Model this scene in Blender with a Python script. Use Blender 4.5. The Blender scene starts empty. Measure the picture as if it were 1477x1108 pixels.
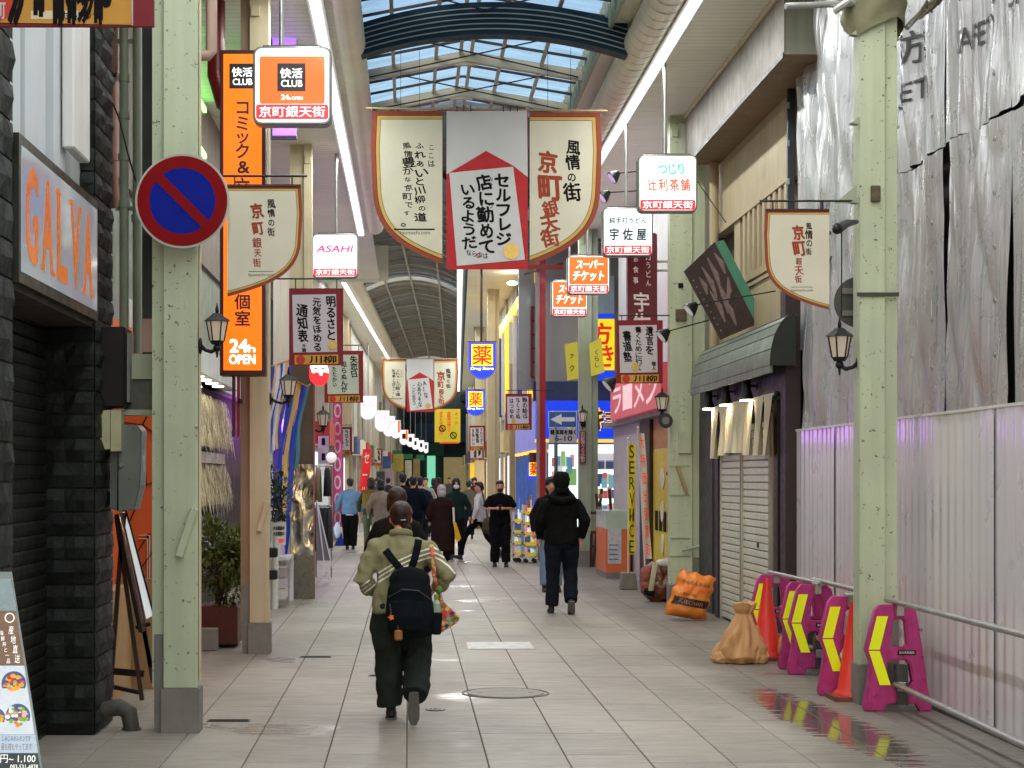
import bpy, bmesh, math, random
from mathutils import Vector, Matrix, noise as mnoise
from mathutils.bvhtree import BVHTree
random.seed(7)
S = bpy.context.scene
COL = S.collection
R = math.radians
# ------------------------------------------------------------------ camera, world, sun, exposure
F, CX, CY, EYE = 2600.0, 590.0, 688.0, 1.72          # focal length and vanishing point in photograph pixels, eye height
cam = bpy.data.cameras.new("camera"); camo = bpy.data.objects.new("camera", cam); COL.objects.link(camo)
camo.location = (0, 0, EYE); camo.rotation_euler = (R(90), 0, 0)
cam.sensor_width = 36; cam.lens = 36 * F / 1477
cam.shift_x = (738.5 - CX) / 1477; cam.shift_y = (CY - 554) / 1477
cam.clip_start = 0.1; cam.clip_end = 600
S.camera = camo
w = bpy.data.worlds.new("World"); S.world = w; w.use_nodes = True
nt = w.node_tree; bg = nt.nodes["Background"]
sky = nt.nodes.new("ShaderNodeTexSky"); sky.sky_type = 'NISHITA'; sky.sun_disc = False
SUN_EL, SUN_ROT = R(14), R(200)
sky.sun_elevation = SUN_EL; sky.sun_rotation = SUN_ROT; sky.air_density = 1.2; sky.dust_density = 1.5; sky.ozone_density = 2.5
nt.links.new(sky.outputs[0], bg.inputs[0]); bg.inputs[1].default_value = 0.15
sl = bpy.data.lights.new("sun", 'SUN'); sl.energy = 0.5; sl.angle = R(12); sl.color = (1, .96, .9)
so = bpy.data.objects.new("sun", sl); COL.objects.link(so); so.location = (0, 0, 30)
so.rotation_euler = (R(90) - SUN_EL, 0, math.pi - SUN_ROT)
S.view_settings.view_transform = 'Standard'; S.view_settings.look = 'None'
S.view_settings.gamma = 1; S.view_settings.use_curve_mapping = False
S.view_settings.exposure = 0.6
S.render.engine = 'CYCLES'
S.cycles.use_denoising = True
S.cycles.max_bounces = 7; S.cycles.diffuse_bounces = 4; S.cycles.glossy_bounces = 3; S.cycles.transmission_bounces = 4
S.cycles.transparent_max_bounces = 12; S.cycles.sample_clamp_indirect = 6
S.cycles.use_light_tree = True

def PX(px, d): return (px - CX) * d / F
def PZ(py, d): return EYE + (CY - py) * d / F
def dg(py): return F * EYE / (py - CY)

# ------------------------------------------------------------------ materials
_m = {}
def mat(name, col=(.5, .5, .5), rough=.6, metal=0, var=.12, vs=3.0, bump=0, bs=40, emit=0, ecol=None, spots=None, spot_scale=14, spot_t=.66,
        rand=0, streak=0, coat=0, aniso=None, sheen=0, trans=0, spec=.5):
    """procedural principled material: base colour with cloudy variation, optional chips / stains, fine bump"""
    if name in _m: return _m[name]
    m = bpy.data.materials.new(name); m.use_nodes = True; _m[name] = m
    n = m.node_tree.nodes; L = m.node_tree.links; b = n["Principled BSDF"]
    b.inputs["Roughness"].default_value = rough; b.inputs["Metallic"].default_value = metal; b.inputs["Specular IOR Level"].default_value = spec
    if coat: b.inputs["Coat Weight"].default_value = coat; b.inputs["Coat Roughness"].default_value = .08
    if sheen: b.inputs["Sheen Weight"].default_value = sheen
    geo = n.new("ShaderNodeNewGeometry")
    def noise(scale, detail=4, vec=None, rough_=.55):
        t = n.new("ShaderNodeTexNoise"); t.inputs["Scale"].default_value = scale; t.inputs["Detail"].default_value = detail
        t.inputs["Roughness"].default_value = rough_
        L.new(vec or geo.outputs["Position"], t.inputs["Vector"]); return t.outputs["Fac"]
    def ramp(fac, a, c, lo, hi):
        mr = n.new("ShaderNodeMapRange"); mr.inputs["From Min"].default_value = a; mr.inputs["From Max"].default_value = c
        mr.inputs["To Min"].default_value = lo; mr.inputs["To Max"].default_value = hi; L.new(fac, mr.inputs["Value"]); return mr.outputs[0]
    def mul(cin, fac):
        v = n.new("ShaderNodeVectorMath"); v.operation = 'SCALE'; L.new(cin, v.inputs[0]); L.new(fac, v.inputs["Scale"]); return v.outputs[0]
    rgb = n.new("ShaderNodeRGB"); rgb.outputs[0].default_value = (*col, 1); c = rgb.outputs[0]
    if var: c = mul(c, ramp(noise(vs, 6), .3, .7, 1 - var, 1 + var))
    if rand:
        oi = n.new("ShaderNodeObjectInfo"); c = mul(c, ramp(oi.outputs["Random"], 0, 1, 1 - rand, 1 + rand))
    if streak:
        mp = n.new("ShaderNodeMapping"); mp.inputs["Scale"].default_value = (9, 9, .5); L.new(geo.outputs["Position"], mp.inputs[0])
        c = mul(c, ramp(noise(1.2, 5, mp.outputs[0]), .35, .65, 1 - streak, 1 + streak * .3))
    if spots:
        f = ramp(noise(spot_scale, 5, rough_=.7), spot_t, spot_t + .03, 0, 1)
        mx = n.new("ShaderNodeMix"); mx.data_type = 'RGBA'; L.new(f, mx.inputs["Factor"]); L.new(c, mx.inputs["A"]); mx.inputs["B"].default_value = (*spots, 1)
        c = mx.outputs["Result"]
    L.new(c, b.inputs["Base Color"])
    rr = ramp(noise(vs * 2.3, 4), .3, .7, max(rough - .1, .02), min(rough + .1, 1)); L.new(rr, b.inputs["Roughness"])
    if bump:
        bp = n.new("ShaderNodeBump"); bp.inputs["Strength"].default_value = bump; bp.inputs["Distance"].default_value = .01
        L.new(noise(bs, 6), bp.inputs["Height"]); L.new(bp.outputs[0], b.inputs["Normal"])
    if emit:
        b.inputs["Emission Strength"].default_value = emit
        if emit < 2.2: m.cycles.emission_sampling = 'NONE'
        if ecol is None: L.new(c, b.inputs["Emission Color"])
        else: b.inputs["Emission Color"].default_value = (*ecol, 1)
    return m
def sr(r, g, b):
    f = lambda v: ((v / 255 + .055) / 1.055) ** 2.4 if v > 10 else v / 255 / 12.92
    return (f(r), f(g), f(b))
def lit(name, col, e=1.0):      # face of a lit sign: coloured plastic with a lamp behind
    return mat(name, tuple(min(c, .8) for c in col), .35, 0, .04, 2, emit=e * .74, ecol=col)
PAINT = mat("green_paint", sr(188, 199, 170), .5, 0, .07, 2, .12, 60, spots=sr(96, 90, 70), spot_scale=24, spot_t=.63, streak=.1)
PAINT_D = mat("green_paint_dull", sr(160, 170, 146), .5, 0, .10, 2, .12, 60, spots=sr(64, 60, 46), spot_scale=11, spot_t=.70, streak=.12)
CREAMP = mat("cream_paint", sr(205, 192, 160), .5, 0, .08, 2, .1, 60, streak=.12)
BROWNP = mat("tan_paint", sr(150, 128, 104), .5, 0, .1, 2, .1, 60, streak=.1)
GREY = mat("grey_paint", sr(120, 120, 116), .5, 0, .12, 3, .05)
DGREY = mat("dark_grey", sr(62, 62, 64), .5, 0, .15, 4, .05)
BLACK = mat("black_metal", (.008, .008, .009), .42, 0, .2, 5, spec=.3)
STEEL = mat("steel", (.45, .45, .44), .32, .9, .1, 6, .03)
GALV = mat("galvanised", (.38, .39, .38), .42, .75, .15, 8, .05)
WHITE = mat("white_paint", (.72, .72, .70), .45, 0, .05, 2, .03, streak=.08)
CONC = mat("concrete", sr(128, 126, 120), .85, 0, .15, 4, .3, 60)
INK = mat("black_ink", (.010, .009, .010), .7, 0, .1, 8, spec=.1)
MAROON = mat("maroon_board", sr(128, 14, 34), .6, 0, .06, 3)
RED = mat("red_paint", sr(170, 24, 34), .45, 0, .08, 3)
DARK = mat("dark_void", (.006, .007, .007), .8, 0, .2, 3, spec=.1)
BRASS = mat("gold_disc", sr(196, 168, 96), .35, .7, .12, 30, .1)
WOODD = mat("dark_wood", sr(58, 36, 26), .55, 0, .25, 8, .2, 30)
WOODT = mat("tan_wood", sr(158, 112, 70), .6, 0, .2, 6, .1)
GLASSD = mat("dark_glass", (.02, .025, .03), .08, 0, .1, 1)

# ------------------------------------------------------------------ geometry
class MB:
    def __init__(s): s.v = []; s.f = []
    def poly(s, pts):
        i = len(s.v); s.v += [tuple(p) for p in pts]; s.f.append(tuple(range(i, i + len(pts)))); return s
    def box(s, x0, x1, y0, y1, z0, z1):
        i = len(s.v)
        s.v += [(x0, y0, z0), (x1, y0, z0), (x1, y1, z0), (x0, y1, z0), (x0, y0, z1), (x1, y0, z1), (x1, y1, z1), (x0, y1, z1)]
        s.f += [tuple(i + k for k in q) for q in ((0, 3, 2, 1), (4, 5, 6, 7), (0, 1, 5, 4), (1, 2, 6, 5), (2, 3, 7, 6), (3, 0, 4, 7))]; return s
    def obox(s, c, ax, ay, az, hx, hy, hz):      # oriented box
        c = Vector(c); ax = Vector(ax).normalized() * hx; ay = Vector(ay).normalized() * hy; az = Vector(az).normalized() * hz
        i = len(s.v)
        for sx, sy, sz in ((-1, -1, -1), (1, -1, -1), (1, 1, -1), (-1, 1, -1), (-1, -1, 1), (1, -1, 1), (1, 1, 1), (-1, 1, 1)):
            s.v.append(tuple(c + ax * sx + ay * sy + az * sz))
        s.f += [tuple(i + k for k in q) for q in ((0, 3, 2, 1), (4, 5, 6, 7), (0, 1, 5, 4), (1, 2, 6, 5), (2, 3, 7, 6), (3, 0, 4, 7))]; return s
    def bar(s, a, b, w, h=None):
        a = Vector(a); b = Vector(b); d = (b - a); up = Vector((0, 0, 1)) if abs(d.normalized().z) < .95 else Vector((0, 1, 0))
        sx = d.cross(up).normalized(); sz = sx.cross(d).normalized()
        return s.obox((a + b) / 2, sx, d, sz, w / 2, d.length / 2, (h or w) / 2)
    def tube(s, pts, r, n=10, cap=True, ref=None):
        """tube through points; r number, list, or list of (rx, ry)"""
        pts = [Vector(p) for p in pts]; m = len(pts)
        rr = r if isinstance(r, (list, tuple)) else [r] * m
        i0 = len(s.v); prev = None
        for k, p in enumerate(pts):
            t = (pts[min(k + 1, m - 1)] - pts[max(k - 1, 0)]).normalized()
            if prev is None:
                rf = Vector(ref) if ref else (Vector((1, 0, 0)) if abs(t.x) < .9 else Vector((0, 1, 0)))
            else: rf = prev
            u = (rf - t * rf.dot(t)).normalized(); v = t.cross(u); prev = u
            q = rr[k]; ra, rb = q if isinstance(q, (tuple, list)) else (q, q)
            for j in range(n):
                a = 2 * math.pi * j / n; s.v.append(tuple(p + u * (ra * math.cos(a)) + v * (rb * math.sin(a))))
        for k in range(m - 1):
            for j in range(n):
                a = i0 + k * n + j; b = i0 + k * n + (j + 1) % n; s.f.append((a, b, b + n, a + n))
        if cap:
            s.f.append(tuple(i0 + j for j in reversed(range(n)))); s.f.append(tuple(i0 + (m - 1) * n + j for j in range(n)))
        return s
    def prism(s, pts, a, b, axis='y'):
        """extrude a 2D outline: pts are (x,z) for axis y, (y,z) for axis x, (x,y) for axis z"""
        P = {'y': lambda p, t: (p[0], t, p[1]), 'x': lambda p, t: (t, p[0], p[1]), 'z': lambda p, t: (p[0], p[1], t)}[axis]
        i = len(s.v); n = len(pts)
        s.v += [P(p, a) for p in pts] + [P(p, b) for p in pts]
        s.f += [tuple(i + k for k in range(n)), tuple(i + n + k for k in reversed(range(n)))]
        for k in range(n):
            k2 = (k + 1) % n; s.f.append((i + k2, i + k, i + n + k, i + n + k2))
        return s
    def ring(s, c, r0, r1, a, b, n=32, ax='y'):
        o = [(c[0] + r1 * math.cos(2 * math.pi * k / n), c[1] + r1 * math.sin(2 * math.pi * k / n)) for k in range(n)]
        q = [(c[0] + r0 * math.cos(2 * math.pi * k / n), c[1] + r0 * math.sin(2 * math.pi * k / n)) for k in range(n)]
        for k in range(n):
            k2 = (k + 1) % n; s.prism([o[k], o[k2], q[k2], q[k]], a, b, ax)
        return s
    def disc(s, c, r, a, b, n=32, ax='y', rz=None):
        return s.prism([(c[0] + r * math.cos(2 * math.pi * k / n), c[1] + (rz or r) * math.sin(2 * math.pi * k / n)) for k in range(n)], a, b, ax)
    def grid(s, fn, nu, nv):
        i = len(s.v)
        for a in range(nu + 1):
            for b in range(nv + 1): s.v.append(tuple(fn(a / nu, b / nv)))
        for a in range(nu):
            for b in range(nv):
                k = i + a * (nv + 1) + b; s.f.append((k, k + 1, k + nv + 2, k + nv + 1))
        return s
    def ball(s, c, rx, ry=None, rz=None, n=12, m=8):
        ry = ry or rx; rz = rz or rx; i = len(s.v); s.v.append((c[0], c[1], c[2] + rz))
        for a in range(1, m):
            t = math.pi * a / m
            for b in range(n):
                p = 2 * math.pi * b / n; s.v.append((c[0] + rx * math.sin(t) * math.cos(p), c[1] + ry * math.sin(t) * math.sin(p), c[2] + rz * math.cos(t)))
        s.v.append((c[0], c[1], c[2] - rz)); e = len(s.v) - 1
        for b in range(n): s.f.append((i, i + 1 + b, i + 1 + (b + 1) % n)); s.f.append((e, e - n + (b + 1) % n, e - n + b))
        for a in range(m - 2):
            for b in range(n):
                k = i + 1 + a * n + b; k2 = i + 1 + a * n + (b + 1) % n; s.f.append((k, k + n, k2 + n, k2))
        return s
    def bevel(s, w, seg=1):
        bm = bmesh.new(); vs = [bm.verts.new(v) for v in s.v]
        for f in s.f:
            try: bm.faces.new([vs[k] for k in f])
            except ValueError: pass
        bmesh.ops.remove_doubles(bm, verts=bm.verts, dist=1e-5)
        bmesh.ops.recalc_face_normals(bm, faces=bm.faces)
        ed = [e for e in bm.edges if len(e.link_faces) == 2 and e.calc_face_angle(0) > .5]
        bmesh.ops.bevel(bm, geom=ed, offset=w, segments=seg, affect='EDGES', clamp_overlap=True)
        bm.verts.index_update(); s.v = [tuple(v.co) for v in bm.verts]; s.f = [tuple(v.index for v in f.verts) for f in bm.faces]; bm.free(); return s
    def xf(s, fn): s.v = [tuple(fn(Vector(v))) for v in s.v]; return s
    def rot(s, ang, axis, c):
        M = Matrix.Rotation(ang, 3, axis); c = Vector(c); return s.xf(lambda v: M @ (v - c) + c)
    def build(s, name, m, parent=None, smooth=False, loc=None, **kw):
        base = Vector((0, 0, 0)); p = parent
        while p is not None: base += p.location; p = p.parent
        lo = Vector(loc) if loc is not None else Vector((0, 0, 0))
        off = base if parent is not None else lo
        me = bpy.data.meshes.new(name); me.from_pydata([tuple(Vector(v) - off) for v in s.v], [], s.f); me.validate(); me.update()
        me.materials.append(m)
        if smooth:
            for q in me.polygons: q.use_smooth = True
            if smooth is not True: me.set_sharp_from_angle(angle=smooth)
        o = bpy.data.objects.new(name, me); COL.objects.link(o); o.parent = parent
        if parent is None: o.location = lo
        for k, v in kw.items(): o[k] = v
        return o
def thing(name, label, cat, loc=(0, 0, 0), group=None, kind=None):
    o = bpy.data.objects.new(name, None); COL.objects.link(o); o.location = loc; o.empty_display_size = .1
    o['label'] = label; o['category'] = cat
    if group: o['group'] = group
    if kind: o['kind'] = kind
    return o
def tag(o, label, cat, group=None):
    o['label'] = label; o['category'] = cat
    if group: o['group'] = group
    return o
def struct(o): o['kind'] = 'structure'; return o
def stuff(o): o['kind'] = 'stuff'; return o
def kids(o): return [c for c in bpy.data.objects if c.parent is o]
def copy_tree(root, loc, label=None, group=None, cmap=None):
    if cmap is None:
        cmap = {}
        for c in bpy.data.objects: cmap.setdefault(c.parent, []).append(c)
    def cp(o, par):
        c = o.copy(); COL.objects.link(c); c.parent = par
        for ch in cmap.get(o, []): cp(ch, c)
        return c
    r = cp(root, None); r.location = loc
    if label: r['label'] = label
    if group: r['group'] = group
    return r
def copy_piece(o, parent, loc): c = o.copy(); COL.objects.link(c); c.parent = parent; c.location = loc; return c

# ------------------------------------------------------------------ lettering (Blender's own font)
_g = {}
def glyph(s, bold=0.0):
    if s not in _g:
        c = bpy.data.curves.new("t", "FONT"); c.body = s; c.resolution_u = 3
        o = bpy.data.objects.new("t", c); m = o.to_mesh()
        _g[s] = ([(v.co.x, v.co.y) for v in m.vertices], [tuple(p.vertices) for p in m.polygons]); o.to_mesh_clear()
        bpy.data.objects.remove(o); bpy.data.curves.remove(c)
    return _g[s]
def put(mb, s, x0, x1, z0, z1, y, bold=0.0, ang=0, shear=0, em=False, P=None, off=(-.0004, -.0004)):
    """lay text s into the box; em: keep the character's own place in its square"""
    v, f = glyph(s, bold)
    if not v: return
    if em: a0, a1, b0, b1 = 0, 1, -.12, .88
    else: a0, a1 = min(p[0] for p in v), max(p[0] for p in v); b0, b1 = min(p[1] for p in v), max(p[1] for p in v)
    cx, cz = (x0 + x1) / 2, (z0 + z1) / 2; ca, sa = math.cos(ang), math.sin(ang)
    hh = (z1 - z0) if em else (z1 - z0) / .72; bo = bold * hh * .8      # brush weight: the strokes are stamped a little to each side
    for k, (ox, oz) in enumerate(((bo, bo * .5), (-bo, -bo * .5), (bo * .6, -bo), (-bo * .6, bo)) if bold else ((0, 0),)):
        i = len(mb.v)
        for px, pz in v:
            u = ((px - a0) / (a1 - a0) - .5) * (x1 - x0); t = ((pz - b0) / (b1 - b0) - .5) * (z1 - z0); u += shear * t
            q = (cx + u * ca - t * sa + ox, cz + u * sa + t * ca + oz)
            if P: w3 = P(*q); mb.v.append((w3[0] + off[0] * k, w3[1] + off[1] * k, w3[2]))
            else: mb.v.append((q[0], y - .0002 * k, q[1]))
        mb.f += [tuple(i + k2 for k2 in t) for t in f]
def column(mb, s, x, z0, z1, y, w, bold=0.0, jit=0, P=None, rnd=None):
    """vertical writing from z1 down to z0 centred on x"""
    n = len(s); h = (z1 - z0) / n; rnd = rnd or random
    for k, ch in enumerate(s):
        if ch == ' ': continue
        sc = 1 + jit * rnd.uniform(-1, 1) * 1.2
        if jit and '\u3040' <= ch <= '\u30ff': sc *= .88
        cw, chh = w * sc / 2, min(h, w * 1.25) * sc / 2
        cx = x + jit * w * rnd.uniform(-.35, .35); cz = z1 - h * (k + .5)
        put(mb, ch, cx - cw, cx + cw, cz - chh, cz + chh, y, bold, jit * rnd.uniform(-.8, .8), -.1 * (jit > 0), True, P)
def txt(parent, s, box, y, m, bold=0.0, name='lettering', shear=0, em=False, vert=False, w=None, jit=0, ang=0):
    mb = MB(); x0, x1, z0, z1 = box
    if vert: column(mb, s, (x0 + x1) / 2, z0, z1, y, w or (x1 - x0), bold, jit)
    else: put(mb, s, x0, x1, z0, z1, y, bold, ang, shear, em)
    return mb.build(name, m, parent)
def pbox(x0, y0, x1, y1, d): return (PX(x0, d), PX(x1, d), PZ(y1, d), PZ(y0, d))
def rrect(x0, x1, z0, z1, r, n=5):
    o = []
    for cx, cz, a in ((x1 - r, z1 - r, 0), (x0 + r, z1 - r, 90), (x0 + r, z0 + r, 180), (x1 - r, z0 + r, 270)):
        for k in range(n + 1): t = R(a + 90 * k / n); o.append((cx + r * math.cos(t), cz + r * math.sin(t)))
    return o[::-1]
# ================================================================== SETTING
XL, XR = -2.35, 3.9                      # shop walls
Y0 = -14.0
# ---- pavement: bed, individual tiles near, one sheet of tiles farther on
bed = struct(MB().poly([(-60, -40, -.03), (60, -40, -.03), (60, 300, -.03), (-60, 300, -.03)]).build("ground", mat("bed", sr(92, 88, 84), .9)))
def floor_mat():
    m = bpy.data.materials.new("paving"); m.use_nodes = True; n = m.node_tree.nodes; L = m.node_tree.links; b = n["Principled BSDF"]
    g = n.new("ShaderNodeNewGeometry"); oi = n.new("ShaderNodeObjectInfo")
    def noise(sc, det, vec=None, r=.55):
        t = n.new("ShaderNodeTexNoise"); t.inputs["Scale"].default_value = sc; t.inputs["Detail"].default_value = det; t.inputs["Roughness"].default_value = r
        L.new(vec or g.outputs["Position"], t.inputs["Vector"]); return t.outputs["Fac"]
    def mr(f, a, c, lo, hi):
        k = n.new("ShaderNodeMapRange"); k.interpolation_type = 'SMOOTHSTEP'
        for i, v in zip(("From Min", "From Max", "To Min", "To Max"), (a, c, lo, hi)): k.inputs[i].default_value = v
        L.new(f, k.inputs["Value"]); return k.outputs[0]
    def ma(op, a, c=None):
        k = n.new("ShaderNodeMath"); k.operation = op
        for i, v in enumerate((a, c)):
            if v is None: continue
            if isinstance(v, (int, float)): k.inputs[i].default_value = v
            else: L.new(v, k.inputs[i])
        return k.outputs[0]
    big = mr(noise(.45, 5), .3, .7, .80, 1.12)
    mp = n.new("ShaderNodeMapping"); mp.inputs["Scale"].default_value = (1.1, 5, 1); L.new(g.outputs["Position"], mp.inputs[0])
    scuff = mr(noise(1.6, 8, mp.outputs[0], .7), .35, .7, .90, 1.07)
    grain = mr(noise(60, 4), .3, .7, .93, 1.07)
    rnd = mr(oi.outputs["Random"], 0, 1, .93, 1.06)
    gum = mr(noise(7, 2), .735, .75, 1, .72); stain = mr(noise(1.1, 7, None, .65), .58, .68, 1, .84)
    v = ma('MULTIPLY', ma('MULTIPLY', ma('MULTIPLY', big, gum), ma('MULTIPLY', scuff, stain)), ma('MULTIPLY', grain, rnd))
    # worn old surface along the right-hand hoarding and the gutter on the left
    sep = n.new("ShaderNodeSeparateXYZ"); L.new(g.outputs["Position"], sep.inputs[0])
    edge = ma('ADD', sep.outputs["X"], ma('MULTIPLY', noise(.8, 4), .7))
    worn = mr(edge, 2.75, 3.1, 0, 1)
    base = n.new("ShaderNodeMix"); base.data_type = 'RGBA'; base.inputs["A"].default_value = (*sr(154, 146, 137), 1); base.inputs["B"].default_value = (*sr(126, 120, 112), 1)
    L.new(worn, base.inputs["Factor"])
    sc = n.new("ShaderNodeVectorMath"); sc.operation = 'SCALE'; L.new(base.outputs["Result"], sc.inputs[0]); L.new(v, sc.inputs["Scale"])
    # drips and wet patches
    px = ma('SUBTRACT', sep.outputs["X"], 2.92); py = ma('SUBTRACT', sep.outputs["Y"], 12.7)
    d = ma('ADD', ma('POWER', ma('DIVIDE', ma('ADD', px, ma('MULTIPLY', py, .05)), .30), 2), ma('POWER', ma('DIVIDE', py, 2.3), 2))
    wet = mr(ma('ADD', d, ma('MULTIPLY', noise(2.6, 5, mp.outputs[0], .6), 2.6)), 1.65, 2.25, 1, 0)
    wet2 = mr(noise(.55, 3), .60, .66, 0, .55)
    wt = ma('MAXIMUM', wet, wet2)
    dk = n.new("ShaderNodeVectorMath"); dk.operation = 'SCALE'; L.new(sc.outputs[0], dk.inputs[0]); L.new(mr(wet, 0, 1, 1, .55), dk.inputs["Scale"])
    L.new(dk.outputs[0], b.inputs["Base Color"])
    ro = ma('MULTIPLY', mr(noise(3.5, 6, mp.outputs[0]), .3, .7, .42, .60), mr(wt, 0, 1, 1, .16))
    L.new(ro, b.inputs["Roughness"])
    bp = n.new("ShaderNodeBump"); bp.inputs["Distance"].default_value = .004; L.new(mr(wet, 0, 1, .35, .02), bp.inputs["Strength"])
    L.new(noise(28, 6), bp.inputs["Height"]); L.new(bp.outputs[0], b.inputs["Normal"])
    return m
FLOOR = floor_mat()
pav = struct(MB().poly([(XL - .3, Y0, -.012), (4.4, Y0, -.012), (4.4, 140, -.012), (XL - .3, 140, -.012)]).build("pavement", mat("joint_mortar", sr(98, 93, 88), .9)))
TW, TL = .489, .93
def tile_mb(x, y, w, l, g=.0022):
    c = .004; mb = MB()
    x0, x1, y0, y1 = x + g, x + w - g, y + g, y + l - g
    i = len(mb.v); mb.v += [(x0, y0, -.006), (x1, y0, -.006), (x1, y1, -.006), (x0, y1, -.006), (x0 + c, y0 + c, 0), (x1 - c, y0 + c, 0), (x1 - c, y1 - c, 0), (x0 + c, y1 - c, 0)]
    mb.f += [(4, 5, 6, 7), (0, 1, 5, 4), (1, 2, 6, 5), (2, 3, 7, 6), (3, 0, 4, 7)]; return mb
proto = None; rest = MB(); npiece = 0
rt = random.Random(3)
for c in range(-6, 9):
    x = -.014 + TW * c; off = rt.choice([0, .31, .62, .46])
    if c == 0: off = .1
    for r in range(-16, 130):
        y = off + TL * r
        inview = 10.2 < y + TL and y < 31 and -1.9 < x < 3.2 and abs(((x + TW / 2) * F / max(y, 1) + CX) - 720) < 800
        if inview and npiece < 300:
            if proto is None:
                t0 = tile_mb(0, 0, TW, TL); proto = t0.build("tile", FLOOR, pav); proto.location = (x, y, 0); npiece = 1
            else: copy_piece(proto, pav, (x, y, rt.uniform(-.0008, .0008))); npiece += 1
        else:
            t = tile_mb(x, y, TW, TL); i = len(rest.v); rest.v += t.v; rest.f += [tuple(i + k for k in f) for f in t.f]
stuff(rest.build("tile_field", FLOOR, pav))
# manhole, small round marker and the paper notice on the floor
mh = thing("manhole_cover", "large round iron manhole cover set in the grey paving", "manhole cover", (PX(729, dg(1000)), dg(1000), 0))
cx, cy = mh.location.x, mh.location.y
IRON = mat("iron", sr(70, 68, 64), .45, .6, .2, 20, .3, 80)
MB().ring((cx, cy), .332, .35, .0005, .005, 40, 'z').build("rim", IRON, mh)
MB().disc((cx, cy), .305, .0004, .007, 40, ax='z').build("lid", mat("paved_lid", sr(140, 134, 127), .6, 0, .12, 8, .3), mh)
for k in (-1, 1): MB().box(cx + k * .2 - .02, cx + k * .2 + .02, cy - .012, cy + .012, .004, .008).build("lift_slot", IRON, mh)
d = dg(1024); x = PX(628, d)
sm = thing("floor_marker", "small round bronze floor marker behind the walking woman's shoes", "floor marker", (x, d, 0))
MB().disc((x, d), .075, .0004, .005, 24, ax='z').build("disc", IRON, sm)
MB().ring((x, d), .05, .058, .005, .007, 20, 'z').build("ring", STEEL, sm)
MB().ring((x, d), .018, .026, .005, .007, 14, 'z').build("ring", STEEL, sm)
d = dg(932); x0, x1 = PX(674, d), PX(768, d)
pn = thing("floor_sticker", "pale rectangular sticker stuck flat on the paving in mid street", "floor sticker", ((x0 + x1) / 2, d, 0))
mb = MB().prism([(x0, d - .35), (x1, d - .35), (x1, d + .42), (x0, d + .42)], .0035, .0045, 'z').build("backing", mat("sticker_pink", sr(210, 190, 190), .5), pn)
MB().prism([(x0 + .03, d - .31), (x1 - .03, d - .31), (x1 - .03, d + .38), (x0 + .03, d + .38)], .0045, .0055, 'z').build("face", mat("sticker_face", sr(200, 200, 200), .5, 0, .25, 9), pn)
for k, (px, py, ww) in enumerate([(455, 948, .3), (545, 975, .16), (330, 1040, .3)]):
    d = dg(py); x = PX(px, d)
    t = thing("drain_slot", ["narrow dark drain slot in the tiles left of the walking woman", "short drain slot behind the walking woman's legs", "dark drain slot at the foot of the nearest left column"][k], "drain slot", (x, d, 0))
    MB().box(x - ww / 2, x + ww / 2, d - .05, d + .05, .001, .006).build("frame", IRON, t)
    MB().box(x - ww / 2 + .015, x + ww / 2 - .015, d - .028, d + .028, .006, .008).build("slot", DARK, t)

# ---- upper works: soffits, ducts, light strips, roof
YS = 4.75 + EYE            # soffit height
SOF = mat("soffit_metal", sr(240, 242, 228), .45, 0, .05, 1.2, .04, streak=0)
def soffit(name, x0, x1, y0, y1, z, dx=0.0, step=.16, dip=.02):
    """boards running across the street with a real groove between them; dx shears x with distance"""
    mb = MB(); y = y0; i = 0; rows = []
    while y < y1:
        for yy, zz in ((y, z + dip), (y + .012, z), (y + step - .012, z), (y + step - .002, z + dip)): rows.append((yy, zz))
        y += step
    for yy, zz in rows: mb.v += [(x0 + dx * (yy - y0), yy, zz), (x1 + dx * (yy - y0), yy, zz)]
    for k in range(len(rows) - 1): mb.f.append((2 * k, 2 * k + 1, 2 * k + 3, 2 * k + 2))
    n = len(mb.v); 
    mb.box(min(x0, x1) , max(x0, x1), y0, y1, z + .05, z + .07) if dx == 0 else None
    o = mb.build(name, SOF); return struct(o)
soffit("ceiling", -3.4, -.72, Y0, 44, YS)
soffit("ceiling", 2.9, 5.2, Y0, 36, YS)
STRIP = mat("lamp_tube", (.8, .8, .8), .4, 0, 0, emit=1.8, ecol=(.97, 1.0, .96))
DUCT = mat("duct_metal", sr(236, 230, 212), .38, .1, .06, 2.5, .03)
def light_strip(x0, y0, x1, y1, z, label):
    a = Vector((x0, y0, z)); b = Vector((x1, y1, z)); n = max(1, int((b - a).length / 6)); 
    t = thing("strip_light", label, "strip light", tuple(a))
    MB().bar(a + Vector((0, 0, .035)), b + Vector((0, 0, .035)), .17, .045).build("housing", WHITE, t)
    for k in range(n):
        p = a.lerp(b, k / n); q = a.lerp(b, (k + 1) / n); e = (q - p).normalized() * .012
        MB().bar(p + e, q - e, .10, .022).build("tube", STRIP, t)
        la = bpy.data.lights.new("lamp", 'AREA'); la.shape = 'RECTANGLE'; dv_ = q - p; la.size = .095; la.size_y = dv_.length - .03; la.energy = 38 * math.pi * la.size * la.size_y
        la.color = (.975, 1.0, .965); lo_ = bpy.data.objects.new("lamp", la); COL.objects.link(lo_); lo_.parent = t; lo_.location = (p + q) / 2 - a + Vector((0, 0, -.014)); lo_.rotation_euler = (0, 0, -math.atan2(dv_.x, dv_.y))
light_strip(-.93, Y0, -.93, 35, YS - .06, "long white strip light under the left ceiling beside the duct")
light_strip(2.83, Y0, 2.83, 35.5, YS - .06, "long white strip light under the right ceiling beside the seamed duct")
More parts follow.
